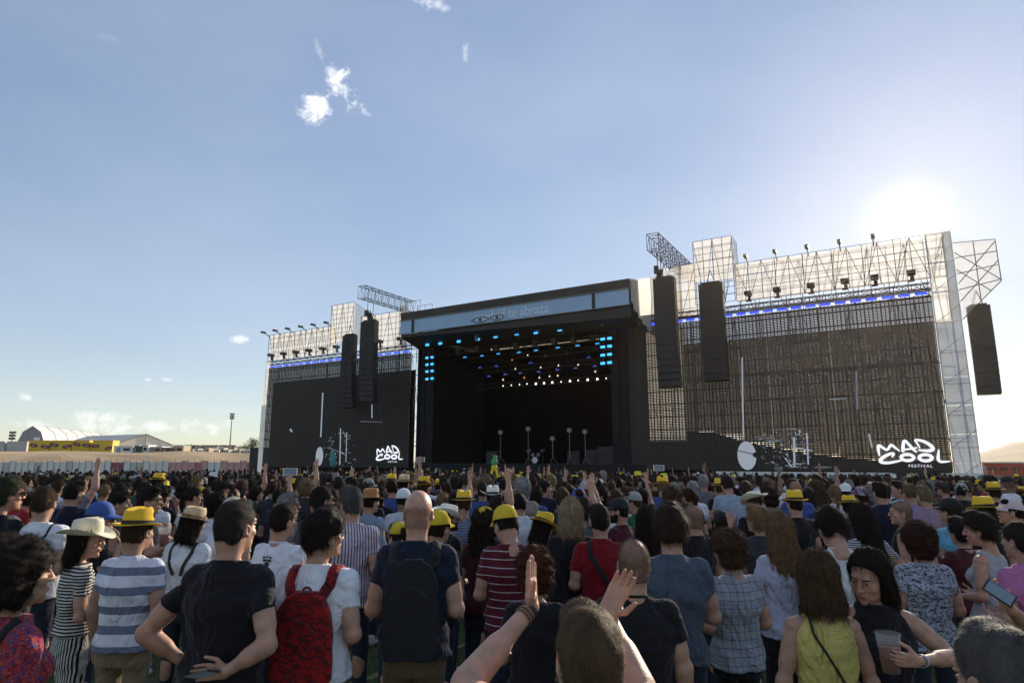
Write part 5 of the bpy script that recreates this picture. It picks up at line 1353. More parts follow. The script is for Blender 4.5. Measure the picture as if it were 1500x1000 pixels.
def glasses_mesh(kind='sun'):
    if kind in _hat: return _hat[kind]
    b = MB(); mats = [FRAME, GLASS if kind != 'mirror' else base('mirror_lens', (.5, .45, .25), .1, .8), base('orange_frame', (.8, .12, .03), .4)]
    for s_ in (-1, 1):
        if kind != 'clear':
            b.cur = 1; b.add([(s_*.034+.028*math.cos(a*.524), .101-.25*abs(.028*math.cos(a*.524)*s_+.0) if 0 else .104-.010*max(0, s_*math.cos(a*.524)), .014+.020*math.sin(a*.524)) for a in range(12)], [tuple(range(12))])
        b.cur = 0 if kind != 'orange' else 2
        pts = [(s_*.034+.029*math.cos(a*.524), .104-.010*max(0, s_*math.cos(a*.524)), .014+.021*math.sin(a*.524)) for a in range(13)]
        for p, q in zip(pts[:-1], pts[1:]): b.tube(p, q, .0018, n=4)
        b.tube((s_*.062, .095, .018), (s_*.082, -.005, .016), .0035 if kind != 'clear' else .002, n=4); b.tube((s_*.082, -.005, .016), (s_*.08, -.03, .0), .0022, n=4)
    b.tube((-.008, .105, .02), (.008, .105, .02), .0018, n=4)
    _hat[kind] = b.done('glasses', mats, False); return _hat[kind]
EYEW = base('eye_white', (.30, .27, .25), .3); EYEB = base('eye_iris', (.03, .015, .01), .1); BROW = base('brow', (.02, .012, .009), .9); LIPC = base('lip', (.34, .11, .09), .5)
def face_parts(root, hm, beard=False, hc=(.02, .013, .009)):
    if 'eye' not in _hat:
        b = MB()
        for s_ in (-1, 1):
            b.cur = 0; b.lathe([(.0002, -.0115), (.006, -.0098), (.0098, -.006), (.0115, 0), (.0098, .006), (.006, .0098), (.0002, .0115)], 12, (s_*.031, .0795, .013))
            b.cur = 1; b.tube((s_*.031, .0885, .0120), (s_*.031, .0916, .0120), .0055, .004, 10)
        _hat['eye'] = b.done('eyes', [EYEW, EYEB], True)
        b = MB()
        for s_ in (-1, 1):
            for k in range(4):
                p = lambda t: (s_*(.016+.033*t), .097-.016*t*t, .030+.006*math.sin(t*2.4)); b.tube(p(k/4), p((k+1)/4), .0022, n=5)
        _hat['brow'] = b.done('eyebrows', BROW, True)
        b = MB()
        for k in range(6):
            p = lambda t: (-.021+.042*t, .103-.010*abs(2*t-1)**2, -.054+.0015*math.cos(t*6.3)); b.tube(p(k/6), p((k+1)/6), .0035, n=6); q = lambda t: (-.018+.036*t, .1015-.010*abs(2*t-1)**2, -.0625); b.tube(q(k/6), q((k+1)/6), .0042, n=6)
        _hat['lips'] = b.done('lips', LIPC, True)
    link('eyes', _hat['eye'], root, None, hm); link('eyebrows', _hat['brow'], root, None, hm)
    if not beard: link('lips', _hat['lips'], root, None, hm)
    else:
        k = ('beard', hc)
        if k not in _hair:
            G = Grid((-.1, -.03, -.17), (.1, .13, .03), .006)
            G.ell((0, .022, -.038), (.068, .074, .08), .02); G.ell((0, .075, -.095), (.03, .026, .028), .02); G.ell((0, .03, -.075), (.055, .06, .045), .02); G.cap((-.02, .096, -.042), (.02, .096, -.042), .008, .008, .01)
            Y, Z = G.ax[1][None, :, None], G.ax[2][None, None, :]; G.d = np.maximum(G.d, Z-np.interp(Y, [-.03, .01, .05, .09, .13], [.01, .0, -.045, -.036, -.036]).astype(f4)); G.ell((0, .105, -.058), (.02, .02, .008), .004, 'sub')
            G.ell((0, .105, -.01), (.03, .04, .03), .01, 'sub'); V, Q = G.net(); S = strands(V, Q, 2500, .012, .001, 3, 'spike'); _hair[k] = mesh('beard', *join([(V, Q), S]), True, hairm(hc))
        link('beard', _hair[k], root, None, hm)
# ---- things people carry
BLKPACK = cloth('black_nylon', (.02, .02, .022), fold=.012); REDPACK = cloth('red_nylon', (.30, .012, .012), 'camo', (.09, .012, .012), .05, .5, fold=.012)
CUPM = translucent('plastic_cup', (.75, .72, .70), .5, 0, alpha=.72); BEER = base('beer', (.20, .035, .012), .2); REDCUP = base('red_drink', (.5, .04, .02), .2); PHONEB = base('phone_black', (.02, .02, .022), .3); SCRN = emit('phone_screen', (.2, .28, .36), .08); PHW = base('phone_white', (.75, .72, .7), .4)
def cup(loc, label, fill=BEER, s=1.0, level=.6, rot=(0, 0, 0)):
    t = empty('beer_cup', loc, 0, label, 'cup', None, s); t.rotation_euler = rot
    if 'cup' not in _hat:
        b = MB(); b.lathe([(.001, 0), (.030, 0), (.043, .135), (.045, .137), (.043, .139)], 20); _hat['cup'] = b.done('cup_wall', CUPM, True)
    k = ('beer', fill.name)
    if k not in _hat:
        b = MB(); b.lathe([(.001, .004), (.028, .004), (.0375, .09), (.001, .09)], 20); _hat[k] = b.done('drink', fill, True)
    link('cup_wall', _hat['cup'], t); link('drink', _hat[k], t, None, Matrix.Diagonal((1, 1, level/.6, 1)))
    return t
def phone(loc, label, rot, s=1.0, white=False, cat='phone'):
    t = empty('mobile_phone', loc, 0, label, cat, None, s); t.rotation_euler = rot
    b = MB(); b.box((-.037, -.004, -.072), (.037, .004, .072)); link('case', b.done('case', PHW if white else PHONEB), t)
    b = MB(); b.box((-.033, -.0055, -.062), (.033, -.0045, .062)); link('screen', b.done('screen', SCRN), t); return t
def surf(bvh, p, d, dist=2.0):
    h_ = bvh.ray_cast(Vector(p), Vector(d).normalized(), dist); return h_[0], h_[1]
def strap(root, bvh, fn, mat, wd=.05, n=26, th=.006, name='strap', off=.004):
    """ribbon laid on the cloth along fn(t) -> (ray origin, ray direction)"""
    P = []; Nn = []
    for i in range(n+1):
        o, d = fn(i/n); q, nn = surf(bvh, o, d)
        if q is None: continue
        P.append(q); Nn.append(nn)
    if len(P) < 3: return None
    V = []; Fs = []
    for i in range(len(P)):
        tn = (P[min(i+1, len(P)-1)]-P[max(i-1, 0)]).normalized(); sd = tn.cross(Nn[i]).normalized()*wd/2; a = Nn[i]*off; b_ = Nn[i]*(off+th)
        V += [P[i]-sd+a*.2, P[i]-sd*.92+b_, P[i]+sd*.92+b_, P[i]+sd+a*.2]
    for i in range(len(P)-1):
        for k in range(3): Fs.append((i*4+k, i*4+k+1, i*4+k+5, i*4+k+4))
    b = MB(); b.add(V, Fs); return link(name, b.done(name, mat, True), root)
def shoulder_path(x0, x1, z_low, z_front=1.2):
    """down the back at x0 (low) to x1 at the shoulder, over the top and down the chest"""
    def fn(t):
        if t < .45:
            k = t/.45; return (Vector((x0+(x1-x0)*k, -1.0, z_low+(1.40-z_low)*k)), Vector((0, 1, 0)))
        if t < .75:
            an = (t-.45)/.3*math.pi; c = Vector((x1, -.01, 1.38)); v = Vector((0, -math.cos(an), math.sin(an)+.0)); return (c+v*.6, -v)
        k = (t-.75)/.25; return (Vector((x1+.02*k, 1.0, 1.38-(1.38-z_front)*k)), Vector((0, -1, 0)))
    return fn
def cross_path(sx, hipx, zlow=.98):
    def fn(t):
        if t < .25:
            an = (1-t/.25)*math.pi/2*.9; c = Vector((sx, -.01, 1.38)); v = Vector((0, -math.cos(an), math.sin(an))); return (c+v*.6, -v)
        k = (t-.25)/.75; return (Vector((sx+(hipx-sx)*k, -1.0, 1.38+(zlow-1.38)*k)), Vector((0, 1, 0)))
    return fn
def backpack(loc, rz, s, bvh, label, mat, wd=.15, z0=.93, z1=1.38, dep=.10, yb=-.13, seed=0, lean=0.):
    t = empty('backpack', loc, rz, label, 'backpack', None, s)
    G = Grid((-.26, -.5, z0-.08), (.26, .0, z1+.1), .010)
    zc = (z0+z1)/2
    G.loft([(z0, wd*.80, dep*.9, yb-dep*.75), (z0+.06, wd*1.03, dep*1.1, yb-dep*.8), (zc, wd, dep, yb-dep*.65), (z1-.10, wd*.82, dep*.75, yb-dep*.5), (z1-.02, wd*.55, dep*.5, yb-dep*.35), (z1, wd*.3, dep*.3, yb-dep*.3)], .02, 2.8)
    G.d -= .012; G.warp(.004, 30, seed); V, Q = G.net(); bag = link('bag', mesh('bag', V, Q, True, mat), t)
    G = Grid((-.22, -.55, z0-.06), (.22, .0, zc+.1), .010); G.loft([(z0+.02, wd*.72, .04, yb-dep*1.62), (z0+.1, wd*.8, .05, yb-dep*1.62), (zc-.02, wd*.7, .035, yb-dep*1.45)], .02, 2.8); G.d -= .01
    link('front_pocket', mesh('front_pocket', *G.net(), True, mat), t)
    b = MB(); pb = [(x, yb-dep*1.5-.03*(1-abs(x)/wd), zc+.02+.12*(1-(x/wd)**2)) for x in np.linspace(-wd*.8, wd*.8, 12)]
    for p, q in zip(pb[:-1], pb[1:]): b.tube(p, q, .003, n=4)
    link('zip', b.done('zip', FRAME), t)
    for s_ in (-1, 1): strap(t, bvh, shoulder_path(s_*.055, s_*.115, z1-.08, 1.0), mat, .06, th=.014)
    b = MB()
    for k in range(6):
        a0, a1 = math.pi*k/6, math.pi*(k+1)/6; b.tube((.03*math.cos(a0), yb-.02, z1-.01+.04*math.sin(a0)), (.03*math.cos(a1), yb-.02, z1-.01+.04*math.sin(a1)), .006, n=5)
    link('handle', b.done('handle', mat), t)
    return t
DENIM = cloth('dark_denim', (.025, .032, .05), fold=.02); BLKJ = cloth('black_trousers', (.014, .014, .016), fold=.02); KHAKI = cloth('khaki_cotton', (.24, .185, .11), fold=.02); BROWNP = cloth('brown_cotton', (.12, .08, .04), fold=.02); GREYJ = cloth('grey_trousers', (.05, .052, .06), fold=.02)
SHOES = [base('shoe_black', (.02, .02, .02), .7), base('shoe_white', (.55, .54, .5), .7)]
def face_at(px, top, Z, yaw, ztop_local):
    p = at(px, top, Z); sc = p.z/ztop_local; return p, sc
ZK = 1.12
def person(label, px, top, Z, yaw=0., hy=0., hp=0., roll=0., fem=0, hair='short', hc=(.02, .013, .009), hat=None, hatt=0., haty=0., shirt=None, aL='bent', aR='bent', tone=1.0, tro=None, sleeve=.55, hem=.88, fat=.0, gl=None, beard=False, lod=0, seed=0, tank=False, shorts=False, kwL=None, kwR=None, collar=True, group=None, neck=1.492, smin=.84, smax=1.12, fold=.0075, tight=0., skirt=False, hcol=None):
    """top = photo height of hair or hat top at this depth; builds one person and returns (root, shirt bvh, head matrix)"""
    Z *= ZK; local = 1.785 + (.06 if hat else 0) + (.03 if hair in ('curly',) and not hat else 0)-.01*abs(hp)/10
    fem = 1 if fem else 0
    p = at(px, top, Z); sc = min(smax, max(smin, p.z/local)); dz = 0
    hm = head_matrix(hy, hp, roll)
    # put the head, not the feet, at the measured place
    rz = -R(yaw); hx = hm @ Vector((0, 0, .05)); off = Matrix.Rotation(rz, 3, 'Z') @ Vector((hx.x, hx.y, 0))*sc
    root = empty('person', (p.x-off.x, p.y-off.y, 0), rz, label, 'person', group, sc)
    if callable(aL): aL = aL(root, sc)
    if callable(aR): aR = aR(root, sc)
    AL = arm_pts(aL, -1, fem); AR = arm_pts(aR, 1, fem)
    hh = .0045 if lod == 0 else .008; ha = .006 if lod == 0 else .0085
    b = body_mesh(fem, AL, AR, hm, ha, (kwL or {}, kwR or {}), hh); link('body', mesh('body', *b, True, skin(tone)), root)
    shirt = shirt or cloth('black_cotton', (.013, .013, .015))
    V, Q = shirt_mesh(fem, AL, AR, fat, sleeve, hem, .010 if lod == 0 else .015, seed, tight, neck, tank, fold)
    if collar and not tank: V2, Q2 = ring_mesh((0, -.032, neck-.004), .066-.006*fem, .066-.006*fem, .0065, .12); V, Q = join([(V, Q), (V2, Q2)])
    so_ = link('shirt' if not tank else 'tank_top', mesh('shirt', V, Q, True, shirt), root)
    k = ('tro', fem, shorts, skirt, seed % 3)
    if k not in _legs: _legs[k] = trousers_mesh(fem, shorts, .018, seed % 3, skirt=skirt)
    link('trousers' if not shorts else 'shorts', mesh('trousers', *_legs[k], True, tro or DENIM), root)
    for s_ in (-1, 1): link('shoe', shoe_mesh(SHOES[seed % 2]), root, None, Matrix.Translation((s_*.125, -.01, 0)))
    if hair: link('hair', hair_mesh(hair, seed % 5, lod, hc), root, None, hm @ Matrix.Scale(.985 if hat else 1.0, 4))
    if hat: put_hat(root, hat, hm, hatt, haty)
    if gl: link('glasses', glasses_mesh(gl), root, None, hm)
    if abs(yaw+hy) > 35: face_parts(root, hm, beard, hc)
    bvh = BVHTree.FromPolygons([tuple(v) for v in V], [tuple(q) for q in Q]) if lod == 0 else None
    return root, bvh, hm, sc
# ------------------------------------------------------------ the crowd nearest the camera, one by one
def C(n, c, *a, **k): return cloth(n, c, *a, **k)
WT = C('white_cotton', (.76, .77, .80), fold=.022); WT2 = C('white_cotton_soft', (.72, .72, .73), fold=.03); BK = C('black_cotton', (.012, .012, .014), fold=.02); NV = C('navy_cotton', (.012, .016, .035), fold=.02)
GB = C('slate_cotton', (.075, .095, .125), fold=.025); GRT = C('grey_cotton', (.16, .17, .18)); CH = C('charcoal_cotton', (.04, .042, .048)); MR = C('maroon_cotton', (.075, .015, .02)); RD = C('red_pique', (.20, .006, .012), fold=.025)
YL = C('yellow_cotton', (.54, .46, .13), fold=.03); LB = C('light_blue_cotton', (.16, .42, .58), fold=.025); PK = C('pink_cotton', (.50, .17, .34), fold=.022); LG = C('pale_grey_cotton', (.36, .38, .42)); LBS = C('pale_denim_shirt', (.26, .33, .42)); BSH = C('beige_shirt', (.34, .32, .30)); GNT = C('green_cotton', (.02, .12, .06)); PRT = C('purple_cotton', (.10, .06, .20)); BLT = C('blue_cotton', (.04, .09, .30)); ORT = C('rust_cotton', (.35, .10, .05)); TEAL = C('teal_cotton', (.03, .16, .17))
STR1 = C('blue_grey_stripes', (.74, .75, .80), 'h', (.17, .20, .27), .125, .42, fold=.02); STR2 = C('purple_stripes', (.60, .56, .60), 'v', (.17, .07, .16), .028, .38, fold=.02); STR3 = C('maroon_white_stripes', (.10, .010, .02), 'h', (.5, .45, .45), .058, .11, fold=.02)
STR4 = C('black_white_stripes', (.58, .56, .50), 'h', (.014, .014, .014), .022, .5); STR4V = C('black_white_pinstripes', (.58, .56, .50), 'v', (.014, .014, .014), .022, .5); STR5 = C('fine_stripes', (.5, .5, .52), 'h', (.03, .035, .07), .02, .45)
PLD = C('grey_check', (.33, .36, .40), 'plaid', (.07, .075, .09), .05, .07, fold=.025); FLR = C('red_blue_floral', (.32, .025, .035), 'floral', (.05, .05, .16), .008, .3, col3=(.42, .07, .06)); CAMO = C('palm_print', (.42, .46, .52), 'camo', (.05, .06, .08), .03, .52); DOT = C('dotted_cotton', (.62, .63, .66), 'dots', (.05, .06, .16), .03, .16)
HB = (.018, .012, .009); HBR = (.05, .028, .015); HL = (.16, .10, .05); HBL = (.34, .25, .14); HG = (.20, .19, .18); HDG = (.07, .065, .06); HRB = (.038, .015, .009)
P = person
EXP = []   # (x, y, Z, px, short phrase)
def reg(r, px, Z, ph): Z *= ZK; EXP.append((r[0].location.x, r[0].location.y, Z, px, ph)); return r
# --- front line
r = reg(P('woman with bushy dark hair in red and blue floral dress, bottom left corner', 40, 786, 2.35, 30, 5, fem=1, hair='curly', shirt=FLR, aL='down', aR='bent', seed=1, tro=FLR, hc=HB, sleeve=.6, hem=.80), 40, 2.35, 'the floral dress woman')
strap(r[0], r[1], cross_path(.09, -.16), BLKPACK, .035, name='bag_strap')
r = reg(P('woman in pale straw cowboy hat and black and white striped jumpsuit, face turned right', 133, 752, 3.9, 48, 32, -4, fem=1, hair='bob', hc=HB, hat='cowboy', shirt=STR4, aL='bent', aR='cross', tro=STR4V, seed=2, hem=.98, neck=1.485), 133, 3.9, 'the cowboy hat woman')
reg(P('man in bright yellow fedora and white t-shirt with broad blue grey stripes', 207, 737, 3.8, 4, 8, hair='crop', hat='yfedora', haty=0, shirt=STR1, aL='down', aR='bent', tro=KHAKI, seed=3, hc=HBR, tone=.9, fat=.05, fold=.007), 207, 3.8, 'the yellow fedora stripe man')
reg(P('person in pink and red headscarf hat partly hidden at the left edge', 12, 767, 3.0, 10, fem=1, hair='short', hat='headscarf', shirt=BK, seed=2), 12, 3.0, 'the pink headscarf person')
r = reg(P('man in large black t-shirt holding a phone behind his back', 349, 733, 2.98, 6, 16, hair='crop', hc=(.028, .022, .018), shirt=BK, aL='akimbo', aR='back', tro=GREYJ, seed=1, fat=.14, fold=.008), 349, 2.98, 'the big black t-shirt man')
ph_ = r[0].matrix_basis @ Vector((.03, -.235, 1.02)); phone(ph_, 'dark phone held behind the back of black t-shirt man', (R(70), R(20), R(60)))
r = reg(P('man with glasses in white t-shirt with small black print on upper back', 417, 738, 4.35, 18, 18, hair='crop', shirt=WT, aL='down', aR='bent', gl='clear', seed=4, hc=HB, tro=DENIM, fat=.05), 417, 4.35, 'the printed white t-shirt man')
q, nn = surf(r[1], (.0, -1, 1.36), (0, 1, 0))
b = MB(); rr_ = random.Random(3)
for k, (cx, cz, rx, rz_) in enumerate([(-.03, .03, .014, .009), (.0, .036, .012, .008), (.03, .03, .014, .009), (-.022, .008, .018, .010), (.022, .008, .018, .010), (0, -.022, .024, .022), (0, .012, .009, .008)]):
    b.add([(cx+rx*math.cos(a*.785), q.y-.006-.0008*k, 1.36+cz+rz_*math.sin(a*.785)) for a in range(8)], [tuple(range(8))])
link('shirt_print', b.done('shirt_print', BLACK), r[0])
r = reg(P('dark haired man in white t-shirt wearing the red backpack', 477, 748, 3.2, 8, 34, 0, hair='thick', hc=HB, shirt=WT, aL='bent', aR='bent', gl='clear', tro=BLKJ, seed=2, fat=.06, fold=.008), 477, 3.2, 'the red backpack man')
backpack(r[0].location, r[0].rotation_euler[2], r[3], r[1], 'dark red patterned backpack on the back of a man in white', REDPACK, .155, .88, 1.36, .10, seed=3)
r = reg(P('bald man in navy t-shirt wearing a black backpack', 614, 716, 3.45, 0, 0, -2, hair='fringe_bald', hc=(.22, .14, .10), shirt=NV, aL='bent', aR='bent', tro=BROWNP, seed=1, fat=.12, fold=.007, tone=1.08), 614, 3.45, 'the bald backpack man')
backpack(r[0].location, r[0].rotation_euler[2], r[3], r[1], 'black backpack on the back of the bald man', BLKPACK, .135, .90, 1.40, .09, seed=4)
def wpts(e, w_, d, n):
    def fn(root, sc):
        Mi = Matrix.Rotation(-root.rotation_euler[2], 3, 'Z'); f = lambda v: tuple((Mi @ (v-root.location))/sc)
        return (f(at(e[0], e[1], e[2]*ZK)), f(at(w_[0], w_[1], w_[2]*ZK)), tuple(Mi @ Vector(d)), tuple(Mi @ Vector(n)))
    return fn
r = reg(P('man with short brown hair clapping both raised hands above his head, seen from behind', 863, 886, 1.42, 0, 0, 2, hair='crop', hc=(.10, .06, .032), shirt=C('dark_tee', (.02, .02, .025)), aL=wpts((680, 1005, 1.62), (779, 888, 1.80), (-.02, .02, 1), (.9, -.35, .05)), aR=wpts((940, 1015, 1.55), (888, 897, 1.78), (.50, -.05, .82), (-.40, -.88, .2)), kwL=dict(curl=.05, thumb=.6), kwR=dict(curl=.18, thumb=.8), seed=1, gl='orange', tone=1.05, smin=.8), 863, 1.42, 'the clapping man')
clap = r
b = MB()
rootm = r[0].matrix_basis.inverted()
def wristband(r, e, w_, fr, rad, mat, name, wd=.012):
    e, w_ = Vector(e), Vector(w_); d = (w_-e).normalized(); c = e+(w_-e)*fr; b = MB(); t = d.cross(Vector((0, 0, 1))).normalized(); q = d.cross(t); n = 20; V = []
    for off, rr2 in ((-wd/2, rad), (-wd/2, rad+.003), (wd/2, rad+.003), (wd/2, rad)):
        for i in range(n): a = 2*math.pi*i/n; V.append(c+d*off+(t*math.cos(a)+q*math.sin(a))*rr2)
    b.add(V, [(j*n+i, ((j+1) % 4)*n+i, ((j+1) % 4)*n+(i+1) % n, j*n+(i+1) % n) for j in range(4) for i in range(n)]); return link(name, b.done(name, mat), r)
A = wpts((680, 1005, 1.62), (779, 888, 1.80), (0, 0, 1), (1, 0, 0))(r[0], r[3])
for k, fr in enumerate((.86, .90, .955)): wristband(r[0], A[0], A[1], fr, .031, [BROWNP, base('leather', (.12, .05, .03), .7), BLACK][k], 'bracelet', .006 if k < 2 else .014)
reg(P('grey haired man at the bottom right corner, only his head showing', 1452, 911, 1.3, -4, -6, -8, hair='crop', hc=(.085, .078, .07), shirt=BK, seed=3, smin=.8), 1452, 1.3, 'the grey corner head')
reg(P('shaven headed man in black t-shirt right of the clapping hands', 927, 787, 2.85, 6, 0, 0, hair='buzz', hc=(.10, .075, .06), shirt=BK, aL='bent', aR='down', tro=BLKJ, seed=4, fat=.06), 927, 2.85, 'the shaven headed man')
reg(P('woman with frizzy auburn hair in black top between the clapping hands', 783, 800, 3.2, 2, 0, -6, fem=1, hair='curly', hc=(.07, .022, .010), shirt=BK, aL='bent', aR='bent', seed=3, neck=1.47), 783, 3.2, 'the frizzy auburn woman')
r = reg(P('woman with brown bob in sleeveless yellow top, seen from behind', 1194, 806, 2.75, 4, 4, 0, fem=1, hair='bob', hc=(.075, .042, .022), shirt=YL, aL='down', aR='down', tank=True, tro=DENIM, seed=2, tone=.85), 1194, 2.75, 'the yellow top woman')
strap(r[0], r[1], cross_path(-.085, .15), BLKPACK, .012, name='bag_strap')
r = reg(P('dark haired woman in black sleeveless top turned to face the camera, holding beer', 1268, 805, 2.75, -160, 36, -20, roll=-8, fem=1, hair='long', hc=HB, shirt=BK, tank=True, aR='bent', aL=wpts((1394, 962, 2.62), (1345, 968, 2.40), (-1, -.15, .12), (-.15, .95, .1)), kwL=dict(curl=.7), seed=2, tone=.95), 1268, 2.75, 'the beer woman')
hw = at(1306, 984, 2.44*ZK); cup(hw, 'clear plastic cup of beer held by woman facing camera', s=1.15)
A = wpts((1394, 962, 2.62), (1345, 968, 2.40), (0, 0, 1), (1, 0, 0))(r[0], r[3]); wristband(r[0], A[0], A[1], .9, .027, base('festival_band', (.35, .4, .55), .5), 'wristband', .018)
reg(P('man with thick dark hair in slate blue t-shirt, arms folded', 980, 741, 3.5, 2, 2, -4, hair='thick', hc=(.035, .020, .012), shirt=GB, aL='cross', aR='cross', seed=3, fat=.1, fold=.008), 980, 3.5, 'the slate blue t-shirt man')
reg(P('man with curly brown hair in grey checked shirt', 1063, 773, 3.75, -14, -16, -4, hair='curly', hc=(.06, .032, .016), shirt=PLD, aL='bent', aR='bent', seed=4, tro=BLKJ, hem=.84, fold=.008), 1063, 3.75, 'the checked shirt man')
reg(P('woman with long light brown hair in white t-shirt', 1140, 751, 4.1, 2, 6, 0, fem=1, hair='long', hc=(.15, .09, .045), shirt=C('lilac_white_cotton', (.46, .47, .60), fold=.03), aL='down', aR='bent', seed=3, tro=BLKJ), 1140, 4.1, 'the long light brown haired woman')
reg(P('man with curly black hair bowing his head in white t-shirt', 1213, 744, 4.0, 4, 0, -26, hair='thick', hc=HB, shirt=WT2, aL='bent', aR='bent', seed=4, fat=.1), 1213, 4.0, 'the bowed white t-shirt man')
reg(P('person with short curly hair in black and white palm print shirt', 1341, 763, 4.1, 4, -4, 0, hair='curly', hc=HRB, shirt=CAMO, aL='bent', aR='bent', seed=1, fat=.1, hem=.84), 1341, 4.1, 'the palm print shirt person')
reg(P('woman with dark short curls in grey tank top with bare shoulders', 1430, 752, 4.4, -28, -18, -8, fem=1, hair='thick', hc=HB, shirt=LG, tank=True, aL='bent', aR='bent', seed=3), 1430, 4.4, 'the grey tank top woman')
r = reg(P('person in bright pink t-shirt with black and white strap at right edge', 1489, 764, 3.75, -10, -8, fem=0, hair='updo', hc=HB, shirt=PK, aL='bent', aR='bent', seed=2), 1489, 3.75, 'the pink t-shirt person')
strap(r[0], r[1], cross_path(.10, -.15), C('logo_strap', (.015, .015, .015), 'h', (.6, .6, .6), .05, .3), .04, name='bag_strap')
r = reg(P('person in navy t-shirt at right edge, forearm and phone in view', 1560, 762, 2.9, -40, -10, -12, hair='short', hc=HB, shirt=NV, aL=wpts((1512, 925, 2.75), (1482, 893, 2.58), (-.5, .3, .7), (-.3, .2, .9)), aR='bent', seed=2, kwL=dict(curl=.6)), 1560, 2.9, 'the right edge phone holder')
hp_ = at(1464, 868, 2.55*ZK); phone(hp_, 'dark phone held up at right edge beside the pink t-shirt', (R(-42), R(-38), R(20)), s=.85)
# --- second line
reg(P('man in blue baseball cap and sunglasses, hand raised to his chin', 152, 727, 4.7, 50, 22, -6, hair='crop', hat='navycap', shirt=BK, aL='bent', aR='chin', gl='sun', seed=1), 152, 4.7, 'the blue cap man')
r = reg(P('man in white t-shirt with thin black drawstring straps, far left', 68, 713, 4.9, 0, -14, hair='crop', hc=HBR, shirt=WT, aL='bent', aR='bent', seed=2, fat=.08), 68, 4.9, 'the drawstring straps man')
for s_ in (-1, 1): strap(r[0], r[1], shoulder_path(s_*.02, s_*.12, 1.16, 1.2), BLKPACK, .014)
reg(P('tall dark haired man in sunglasses facing right, near the straw hats', 222, 713, 5.7, 60, 20, -3, hair='short', hc=HB, shirt=BK, aL='bent', aR='cupup', gl='mirror', seed=3, kwR=dict(curl=.7)), 222, 5.7, 'the mirrored sunglasses man')
e_ = at(240, 800, 5.0*ZK); cup(e_, 'red beer cup held up beside the yellow fedora', REDCUP if 0 else BEER, 1.2)
reg(P('dark haired man in profile facing right behind the blue cap', 178, 721, 6.4, 55, 18, hair='short', hc=HB, shirt=CH, seed=1), 178, 6.4, 'the profile man behind blue cap')
r = reg(P('long haired person in tan straw fedora and white t-shirt with rucksack straps', 287, 736, 4.9, 10, 14, -2, roll=6, hair='bob', hc=HB, hat='straw', hatt=-6, shirt=WT, aL='bent', aR='bent', beard=True, seed=1), 287, 4.9, 'the tan straw fedora person')
for s_ in (-1, 1): strap(r[0], r[1], shoulder_path(s_*.04, s_*.11, 1.2, 1.1), C('olive_webbing', (.05, .045, .035)), .03)
reg(P('man in beige baseball cap directly behind black t-shirt man', 344, 721, 5.4, 16, 10, hair='short', hat='beigecap', shirt=WT, seed=2), 344, 5.4, 'the beige cap man')
reg(P('grey haired man in dark sunglasses facing right', 424, 722, 6.0, 42, 22, hair='short', hc=HG, gl='sun', shirt=GRT, seed=3), 424, 6.0, 'the grey haired sunglasses man')
reg(P('dark cropped man in charcoal t-shirt and sunglasses, centre left', 473, 712, 5.4, 24, 20, hair='crop', hc=HB, gl='sun', shirt=CH, seed=4, fat=.06), 473, 5.4, 'the charcoal t-shirt man')
reg(P('man in purple and white vertically striped shirt glancing left', 515, 714, 4.9, 10, -45, hair='short', hc=HDG, gl='sun', shirt=STR2, aL='bent', aR='bent', seed=2, sleeve=.62, hem=.82, fat=.05, fold=.008), 515, 4.9, 'the purple striped shirt man')
reg(P('man in brown straw hat and pale denim shirt', 545, 711, 6.6, 26, 10, -4, hair='crop', hat='brown', shirt=LBS, seed=3, sleeve=1.3), 545, 6.6, 'the brown straw hat man')
reg(P('man in white and red cap and dotted white t-shirt', 592, 710, 7.0, 4, 8, hair='crop', hat='whitecap', shirt=DOT, seed=1, tone=.6), 592, 7.0, 'the dotted t-shirt man')
reg(P('person in green and yellow trucker cap left of the bald man', 585, 763, 4.7, -20, -10, -10, hair='short', hat='truckerg', shirt=BK, seed=2), 585, 4.7, 'the green trucker cap person')
reg(P('man in yellow trucker cap right behind the bald man', 645, 740, 4.5, 22, 12, -4, hair='crop', hat='truckery', shirt=BK, seed=3), 645, 4.5, 'the yellow trucker cap man')
reg(P('bearded man in white panama hat facing right, black t-shirt', 657, 735, 5.7, 50, 22, 4, hair='short', hc=HBR, hat='panama', hatt=-14, shirt=BK, beard=True, seed=1), 657, 5.7, 'the panama hat man')
reg(P('person in small yellow fedora and grey blue t-shirt', 680, 714, 6.4, 2, 0, hair='crop', hc=HBR, hat='yfedora', shirt=C('grey_blue_print', (.2, .25, .33), 'h', (.08, .09, .16), .03, .3), aL='bent', aR='bent', seed=4), 680, 6.4, 'the grey blue t-shirt fedora person')
reg(P('woman with long dark curls in yellow trucker cap and maroon top', 711, 735, 4.8, 8, 10, fem=1, hair='curlylong', hc=HB, hat='truckery', shirt=MR, seed=2), 711, 4.8, 'the curly trucker cap woman')
reg(P('man in yellow mesh cap and maroon polo with thin white stripes', 739, 731, 4.25, 0, -30, -18, hair='crop', hc=HB, hat='truckery', haty=0, shirt=STR3, aL='bent', aR='bent', seed=1, sleeve=.62, fat=.05), 739, 4.25, 'the striped maroon polo man')
reg(P('person in white wide brimmed cowboy hat left of the pointing hand', 722, 708, 7.8, 4, -5, hair='short', hat='wcowboy', shirt=GNT, seed=1), 722, 7.8, 'the white cowboy hat person')
reg(P('woman in tilted yellow fedora looking down and right', 797, 746, 5.2, 34, 16, -14, fem=1, hair='bob', hc=HB, hat='yfedora', hatt=-6, shirt=BK, seed=3), 797, 5.2, 'the tilted yellow fedora woman')
